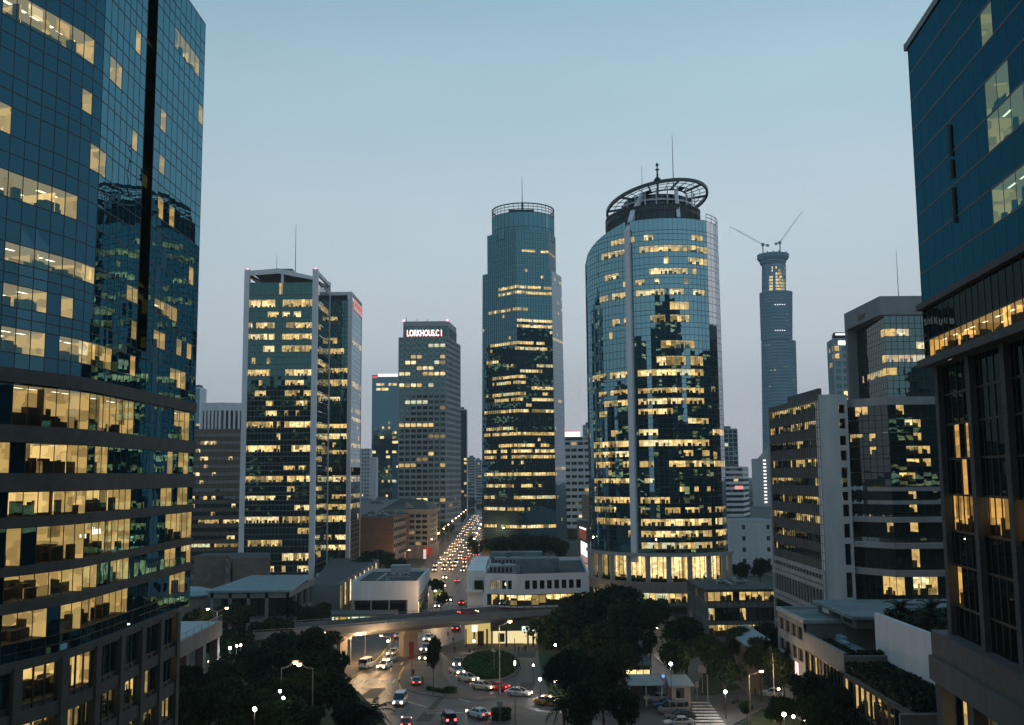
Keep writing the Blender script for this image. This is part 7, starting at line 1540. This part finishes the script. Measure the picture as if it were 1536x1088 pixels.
def car_proto(kind, col, on=True, lab='x'):
    van = kind == 'van'; t = thing(kind if kind != 'sedan' else 'car', lab, 'van' if van else 'car', (0, 0, 0)); P = PAINTS[col]
    b = MB(); W_ = .90 if not van else .93
    if van:
        L_ = 2.35; loft(b, [ring(-L_, W_*.92, .45, .95, 1.15, W_*.86), ring(-L_+.12, W_, .28, .95, 1.18, W_*.92), ring(1.3, W_, .26, .95, 1.12, W_*.92), ring(2.05, W_*.98, .28, .82, .98, W_*.84), ring(L_, W_*.84, .42, .70, .80, W_*.72)])
        b.build('body', P, t)
        c = MB(); loft(c, [ring(-L_+.05, W_*.86, 1.12, 1.4, 1.86, W_*.74), ring(-L_+.3, W_*.9, 1.12, 1.45, 1.92, W_*.76), ring(.75, W_*.9, 1.1, 1.45, 1.92, W_*.74), ring(1.75, W_*.84, 1.02, 1.06, 1.1, W_*.7)]); c.build('cabin_glass', CGL, t)
        r = MB(); loft(r, [ring(-L_+.2, W_*.78, 1.86, 1.93, 1.98, W_*.66), ring(-.5, W_*.8, 1.88, 1.96, 2.02, W_*.68), ring(.85, W_*.78, 1.86, 1.92, 1.97, W_*.66)]); 
        for y in (-1.55, -.35, .72):
            for s in (-1, 1): r.bar((s*W_*.93, y, 1.1), (s*W_*.78, y-.02, 1.9), .12, .1)
        r.build('roof', P, t)
    else:
        L_ = 2.25; loft(b, [ring(-L_, W_*.84, .48, .80, .92, W_*.76), ring(-L_+.15, W_*.96, .30, .82, .98, W_*.84), ring(-1.35, W_, .24, .82, 1.0, W_*.90), ring(.75, W_, .24, .80, .96, W_*.90), ring(1.75, W_*.97, .26, .72, .84, W_*.84), ring(L_, W_*.80, .40, .60, .68, W_*.70)])
        b.build('body', P, t)
        c = MB(); loft(c, [ring(-1.75, W_*.82, .96, .98, 1.0, W_*.72), ring(-1.0, W_*.86, .94, 1.12, 1.38, W_*.64), ring(.1, W_*.87, .94, 1.14, 1.42, W_*.66), ring(1.15, W_*.84, .92, .94, .97, W_*.72)]); c.build('cabin_glass', CGL, t)
        r = MB(); loft(r, [ring(-1.1, W_*.68, 1.36, 1.40, 1.42, W_*.54), ring(-.4, W_*.70, 1.39, 1.44, 1.47, W_*.58), ring(.2, W_*.67, 1.38, 1.42, 1.45, W_*.55)])
        for s in (-1, 1):
            r.bar((s*W_*.88, -.35, .96), (s*W_*.68, -.35, 1.42), .09, .07); r.bar((s*W_*.8, 1.1, .96), (s*W_*.64, .2, 1.42), .08, .07); r.bar((s*W_*.8, -1.7, .98), (s*W_*.64, -1.05, 1.4), .14, .08)
        r.build('roof', P, t)
    for s in (-1, 1):
        for y in (-1.38, 1.38):
            w = MB(); w.cyl((s*(W_-.2), y, .32), (s*(W_+.01), y, .32), .32, .32, 14); wo = w.build('wheel', TYRE, t); w = MB(); w.cyl((s*(W_+.012), y, .32), (s*(W_+.022), y, .32), .2, .2, 10); ro = w.build('rim', RIM, wo)
        zf = .62 if not van else .70
        h = MB(); h.lathe((0, 0, 0), [(0, .05), (.17, .04), (.23, 0)], 10); h.v = [(s*W_*.66+x, L_-.03+z, zf+y) for x, y, z in h.v]; h.build('headlight', HEADW if on == 'jam' else HEAD if on else HOFF, t)
        h = MB(); h.box(s*W_*.66-.17, s*W_*.66+.17, -L_-.03, -L_+.08, .72 if not van else .9, .86 if not van else 1.2); h.build('taillight', TAIL if on else TOFF, t)
        mir = MB(); mir.rbox(s*(W_+.08), .85 if not van else 1.2, .95, 1.07, .18, .1); mir.build('mirror', P, t)
    n = MB(); n.box(-W_*.7, W_*.7, L_-.06, L_+.02, .3, .44); n.box(-W_*.7, W_*.7, -L_-.02, -L_+.1, .32, .46); n.build('bumper', TRIM, t)
    n = MB(); n.box(-.26, .26, -L_-.035, -L_-.0, .56, .67); n.build('number_plate', HOFF, t)
    return t
CARP = {}
def car(u, v, deg, kind, col, lab, on=True, grp='traffic at the junction', z=0.0, pos=None, sc_=1.06):
    """deg: heading, 0 = away from the camera, 180 = towards it, 90 = to the left"""
    k = (kind, col, on); p = V(pos) if pos else gnd(u, v, z+.6); p.z = z+.02
    if k not in CARP:
        o = car_proto(kind, col, on); CARP[k] = o; o.location = p; o.rotation_euler = (0, 0, R(deg)); o.scale = (sc_, sc_, sc_); o['label'] = lab; o['group'] = grp; return o
    return dup(CARP[k], p, R(deg), (sc_, sc_, sc_), lab, grp)
car(551, 997, -18, 'van', 'white', 'white van parked with its rear to the camera beside the slim flyover pier', False, z=.14)
car(577, 998, 165, 'sedan', 'white', 'white car with headlights on, leading the file down the left road')
car(586, 988, 163, 'sedan', 'silver', 'silver car second in the file down the left road')
car(591, 979, 163, 'sedan', 'cream', 'cream car third in the file down the left road')
car(599, 953, -6, 'sedan', 'white', 'white car driving away under the flyover with red tail lights')
car(608, 974, 170, 'sedan', 'black', 'black car coming alongside the thick flyover pier')
car(643, 957, 172, 'sedan', 'white', 'white car emerging from under the flyover right of the thick pier')
car(637, 985, 172, 'sedan', 'grey', 'grey car partly behind the lone young tree')
car(639, 972, 172, 'sedan', 'silver', 'silver car between the thick pier and the lone young tree')
car(624, 1022, 8, 'sedan', 'grey', 'small grey car stopped at the island corner, tail lights on')
car(600, 1051, 176, 'van', 'white', 'white minivan coming towards the bottom edge, headlights on')
car(609, 1084, 4, 'sedan', 'red', 'red car leaving at the bottom edge, tail lights lit')
car(673, 1080, 14, 'van', 'blue', 'dark blue van with a pale roof at the bottom edge')
car(717, 1070, 38, 'sedan', 'white', 'white saloon turning left near the bottom edge, tail lights on')
car(687, 994, 176, 'sedan', 'grey', 'last grey car in the curved taxi queue beside the hedge')
car(685, 1006, 205, 'sedan', 'silver', 'silver car third in the curved taxi queue')
car(701, 1017, 228, 'sedan', 'cream', 'cream taxi second in the curved queue below the hedge')
car(724, 1029, 238, 'sedan', 'cream', 'cream taxi leading the curved queue, headlights bright')
car(745, 1030, 60, 'sedan', 'red', 'red car facing the taxi queue below the hedge')
car(778, 1039, -112, 'sedan', 'silver', 'silver saloon heading right with red tail lights past the hedge')
car(822, 1052, -108, 'sedan', 'yellow', 'orange taxi heading right by the dark trees')
car(702, 919, -62, 'sedan', 'red', 'red car on the flyover deck', z=ZD)
car(684, 942, -4, 'sedan', 'black', 'black car showing one red light below the flyover')
car(668, 866, 178, 'sedan', 'white', 'white car crossing the junction towards the flyover')
car(666, 878, 178, 'sedan', 'silver', 'silver car ahead of the white one on the avenue left lane')
car(686, 871, -2, 'sedan', 'white', 'white car driving away into the avenue jam')
car(674, 899, 178, 'sedan', 'black', 'black car with headlights just above the flyover')
car(693, 904, -2, 'sedan', 'red', 'red car driving away just above the flyover')
car(657, 908, 178, 'sedan', 'white', 'white car half hidden by kerb trees above the flyover')
car(330, 992, 95, 'sedan', 'white', 'white car with lights on beside the porch pillars')
car(1160, 1040, 60, 'sedan', 'silver', 'silver car parked at the stepped block beside the lawn', False)
for i, (u, v, c, lb) in enumerate(((986, 1047, 'silver', 'back'), (1001, 1056, 'blue', 'second'), (1010, 1065, 'grey', 'middle'), (1020, 1074, 'black', 'fourth'), (1018, 1084, 'silver', 'front'))):
    car(u, v, 88+i*2, 'sedan' if i != 2 else 'van', c, f'{c} car in the car park by the gatehouse, {lb} of five', False, 'cars in the car park')
# traffic jam up the avenue
rg = random.Random(12); n = 0; cols = ['white', 'silver', 'black', 'grey', 'cream']
ORD = ['kerb lane', 'second lane', 'middle lane', 'fourth lane', 'far lane']
for lane in range(5):
    s = rg.uniform(12, 20); k = 0
    while s < 620:
        off = -AW+2.0+lane*4.0; away = lane == 4 or (lane == 3 and s > 60 and rg.random() < .4); p = a0+AD*s+AN*(off+rg.uniform(-.8, .8)); hd = atan2(-AD.x, AD.y)+rg.uniform(-.06, .06)
        kind = 'van' if rg.random() < .15 else 'sedan'; c = 'white' if kind == 'van' else rg.choice(cols)
        car(0, 0, math.degrees(hd)+(0 if away else 180), kind, c, f'{c} {"van" if kind == "van" else "car"} in the avenue jam, {ORD[lane]}, number {k+1} back from the cross street', 'jam', 'cars jammed along the avenue', pos=(p.x, p.y, 0))
        s += rg.uniform(9, 22)*(1+s/250); k += 1
p = gnd(1106, 1058); t = thing('motorbike', 'dark motorbike parked on the right-hand pavement', 'motorbike', tuple(p))
for dx in (-.65, .65): b = MB(); b.cyl((p.x+dx, p.y-.06, .3+.14), (p.x+dx, p.y+.06, .3+.14), .3, .3, 14); b.build('wheel', TYRE, t)
b = MB(); b.bar((p.x-.6, p.y, .55), (p.x+.5, p.y, .75), .28, .35); b.bar((p.x+.5, p.y, .75), (p.x+.68, p.y, 1.15), .08); b.bar((p.x+.62, p.y-.35, 1.18), (p.x+.62, p.y+.35, 1.18), .05); b.build('frame', DARKM, t); b = MB(); b.rbox(p.x-.25, p.y, .85, .98, .75, .26); b.build('seat', TRIM, t)

# ------------------------------------------------------------------ people on foot (a dozen pixels tall)
SKIN = solid('skin', (.30, .17, .11), .7, .1)
def person(u, v, rz, lab, shirt, step=.25, z=.14, bag=False):
    p = gnd(u, v, z); me = bpy.data.meshes.new('person'); 
    J = [(0, 0, .95), (0, 0, 1.2), (0, .02, 1.42), (0, .02, 1.52), (0, .03, 1.66), (-.10, 0, .9), (-.11, step*.5, .5), (-.11, step*.45, .06), (-.11, step*.45+.16, .03), (.10, 0, .9), (.11, -step*.25, .5), (.11, -step, .07), (.11, -step+.16, .03), (-.20, .02, 1.40), (-.25, -step*.3, 1.13), (-.24, -step*.1, .88), (.20, .02, 1.40), (.25, step*.3, 1.13), (.24, step*.6, .90)]
    E = [(0, 1), (1, 2), (2, 3), (3, 4), (0, 5), (5, 6), (6, 7), (7, 8), (0, 9), (9, 10), (10, 11), (11, 12), (2, 13), (13, 14), (14, 15), (2, 16), (16, 17), (17, 18)]
    Rr = [.15, .15, .14, .055, .105, .10, .07, .045, .04, .10, .07, .045, .04, .065, .05, .035, .065, .05, .035]
    me.from_pydata(J, E, []); o = bpy.data.objects.new('person', me); COL.objects.link(o); o.location = p; o.rotation_euler = (0, 0, rz)
    md = o.modifiers.new('Skin', 'SKIN'); sd = o.modifiers.new('Sub', 'SUBSURF'); sd.levels = 1; sd.render_levels = 1
    for i, r in enumerate(Rr): me.skin_vertices[0].data[i].radius = (r, r*.8 if i < 3 else r); 
    me.skin_vertices[0].data[0].use_root = True
    bpy.context.view_layer.update(); nm = bpy.data.meshes.new_from_object(o.evaluated_get(bpy.context.evaluated_depsgraph_get())); o.modifiers.clear(); o.data = nm
    nm.materials.clear()
    for m_ in (SKIN, CLOTH[shirt], CLOTH['dark'], CLOTH['hair']): nm.materials.append(m_)
    for f_ in nm.polygons:
        z_ = f_.center.z; f_.material_index = 3 if z_ > 1.70 or (z_ > 1.60 and f_.center.y < .02) else 0 if z_ > 1.49 or (z_ < .95 and abs(f_.center.x) > .2) else 1 if z_ > .95 else 2
    tag(o, lab, 'person', 'people on foot'); return o
CLOTH = {'dark': solid('dark_cloth', (.02, .02, .025), .9, .2, 3), 'white': solid('white_shirt', (.55, .55, .55), .9, .1, 3), 'blue': solid('blue_shirt', (.05, .09, .2), .9, .1, 3), 'red': solid('red_shirt', (.28, .04, .04), .9, .1, 3), 'hair': solid('black_hair', (.012, .01, .01), .7, .1, 3)}
for u, v, rz, sh, lab in ((682, 980, .3, 'dark', 'person in dark clothes walking on the paving left of the hedge'), (704, 982, 1.2, 'dark', 'person in dark clothes at the left edge of the hedge'), (717, 975, -1.0, 'dark', 'person walking below the lit box sign'), (738, 981, 2.0, 'dark', 'person crossing just above the hedge top'), (772, 976, .5, 'dark', 'person standing left in the group outside the shop'), (778, 980, 2.6, 'blue', 'person in blue at the front of the group outside the shop'), (784, 977, 1.5, 'white', 'person in a white shirt in the group outside the shop'), (788, 979, 3.0, 'dark', 'person in dark clothes right in the group outside the shop'), (672, 957, .1, 'red', 'person in red crossing beneath the flyover'), (680, 966, 2.2, 'dark', 'person stepping off the paving beneath the flyover'), (779, 1004, 1.0, 'dark', 'person at the right edge of the hedge'), (620, 1016, .6, 'dark', 'person waiting by the red banner'), (1107, 1050, 1.9, 'dark', 'person standing by the motorbike'), (1133, 1045, 4.0, 'dark', 'person under the arching sodium lamp at right'), (634, 1027, 1.4, 'dark', 'person at the left end of the low hedge')):
    person(u, v, rz, lab, sh)
# ------------------------------------------------------------------ unseen towers round the viewpoint: some inferred from reflections, others added to darken the glass
BK = glass('far_bank_glass', (.4, .6, .7), .06, (.004, .008, .010), jit=.01, gmax=.3)
def mirror_tower(x, y, w_, d_, h, lab, crown=0, seed=0):
    t = thing('office_tower', lab, 'tower', (x, y, 0), 'towers behind the viewpoint')
    path = [(x+w_/2, y+d_/2), (x-w_/2, y+d_/2), (x-w_/2, y-d_/2)] if x > 0 else [(x+w_/2, y-d_/2), (x+w_/2, y+d_/2), (x-w_/2, y+d_/2)]; lt = rnd_lit(seed, .08, .25, .03)
    fl = even_floors(4, h, int(h/4), .45)
    facade(t, path, fl, 3.0, lt, BK, GC_B, BK, None, (0, 0), (0, 0), 1.0, 0, seed)
    b = MB(); e0, e1 = (1.2, 0) if x > 0 else (0, 1.2); b.prism([(x-w_/2+e0, y-d_/2), (x+w_/2-e1, y-d_/2), (x+w_/2-e1, y+d_/2-1.2), (x-w_/2+e0, y+d_/2-1.2)], 0, h)
    if crown: b.prism([(x-w_*.3, y-d_*.3), (x+w_*.3, y-d_*.3), (x+w_*.3, y+d_*.3), (x-w_*.3, y+d_*.3)], h, h+crown); b.box(x-.4, x+.4, y-.4, y+.4, h+crown, h+crown*2.4)
    b.build('tower_core', WOODP, t)
rg = random.Random(31)
BH = [(-120, -60, 40, 30, 120, 6), (-70, -150, 36, 30, 150, 8), (-15, -90, 30, 28, 92, 0), (28, -70, 26, 26, 128, 7), (75, -50, 34, 30, 84, 0), (120, -120, 40, 30, 140, 9), (180, -60, 40, 30, 100, 0), (240, -150, 50, 40, 150, 0), (-190, -120, 50, 40, 110, 0), (-30, -220, 40, 30, 160, 0), (60, -190, 36, 30, 150, 10), (130, 160, 44, 50, 62, 0), (185, 90, 50, 60, 60, 0), (455, -20, 60, 50, 205, 6), (300, 60, 60, 60, 100, 0), (330, 330, 60, 50, 58, 0), (-330, 500, 70, 60, 150, 0), (-260, 330, 60, 60, 80, 0), (-250, -230, 60, 40, 118, 0), (-160, -250, 56, 40, 104, 0), (-85, -260, 50, 40, 126, 0), (8, -270, 56, 40, 110, 0), (105, -260, 56, 40, 124, 0), (190, -250, 60, 40, 106, 0), (270, -240, 60, 40, 120, 0), (350, -180, 60, 40, 108, 0)]  # front ones read off reflections; side and back-row ones added to fill them
FAR = [(-520, 60, 120, 60, 128), (-420, -80, 100, 60, 140), (-560, 250, 120, 70, 118), (450, -150, 110, 60, 136), (570, -40, 120, 70, 126), (630, 120, 90, 130, 146), (650, 300, 90, 130, 116), (440, 190, 50, 60, 92)]  # unseen slabs added all round to darken the round tower's reflections
FL = ['on the far left', 'behind on the left', 'level with the faceted tower on the left', 'behind on the right', 'further round on the right', 'far out on the right', 'level with the round tower on the right', 'nearer on the right']
BH += [(*f, 0) for f in FAR]
for i, (x, y, w_, d_, h, cr) in enumerate(BH):
    if y < 0: h *= 1.12; w_ *= 1.15
    mirror_tower(x, y, w_, d_, h, (['broad dark tower mirrored low in the pillared tower', 'tall stepped tower mirrored in the faceted tower', 'plain dark block mirrored beside the pale fin', 'tall spired tower mirrored in the middle of the round tower', 'low dark block mirrored at the foot of the round tower', 'tall crowned tower mirrored right of the round tower middle', 'plain dark block mirrored in the silver glass', 'far dark slab mirrored in the silver glass edge', 'wide dark slab mirrored in the white-pillared tower side', 'far dark slab mirrored in the faceted tower middle', 'far crowned tower mirrored in the curved left glass', 'dark block just out of view behind the corner tower', 'dark slab out of view right of the corner tower', 'very tall dark tower out of view to the right, mirrored in the faceted tower', 'dark slab far out of view on the right', 'dark block far out of view beyond the office wing', 'dark block out of view far left of the pillared tower', 'dark block out of view left of the near left tower', 'dark back-row slab mirrored first from the left', 'dark back-row slab mirrored second from the left', 'taller dark back-row slab mirrored left of the pale fin', 'dark back-row slab mirrored behind the spired tower', 'dark back-row slab mirrored right of the spired tower', 'lower dark back-row slab mirrored towards the silver glass', 'dark back-row slab mirrored in the silver glass', 'dark back-row slab mirrored at the far right']+['wide dark slab added out of view, '+q for q in FL])[i], cr, 500+i)
# towers east of the right-hand street edge, mirrored in the long glass side on the left
b = None
# ------------------------------------------------------------------ dusk haze over the city
m, nt, out = newmat('haze_air'); pv = N(nt, 'ShaderNodeVolumePrincipled'); pv.inputs['Color'].default_value = (.78, .92, 1.0, 1); pv.inputs['Density'].default_value = .00016; pv.inputs['Anisotropy'].default_value = .2
nt.links.new(pv.outputs[0], out.inputs['Volume'])
b = MB(); b.box(-2600, 2600, -320, 3200, -1.2, 360); o = b.build('haze', m); o['kind'] = 'stuff'
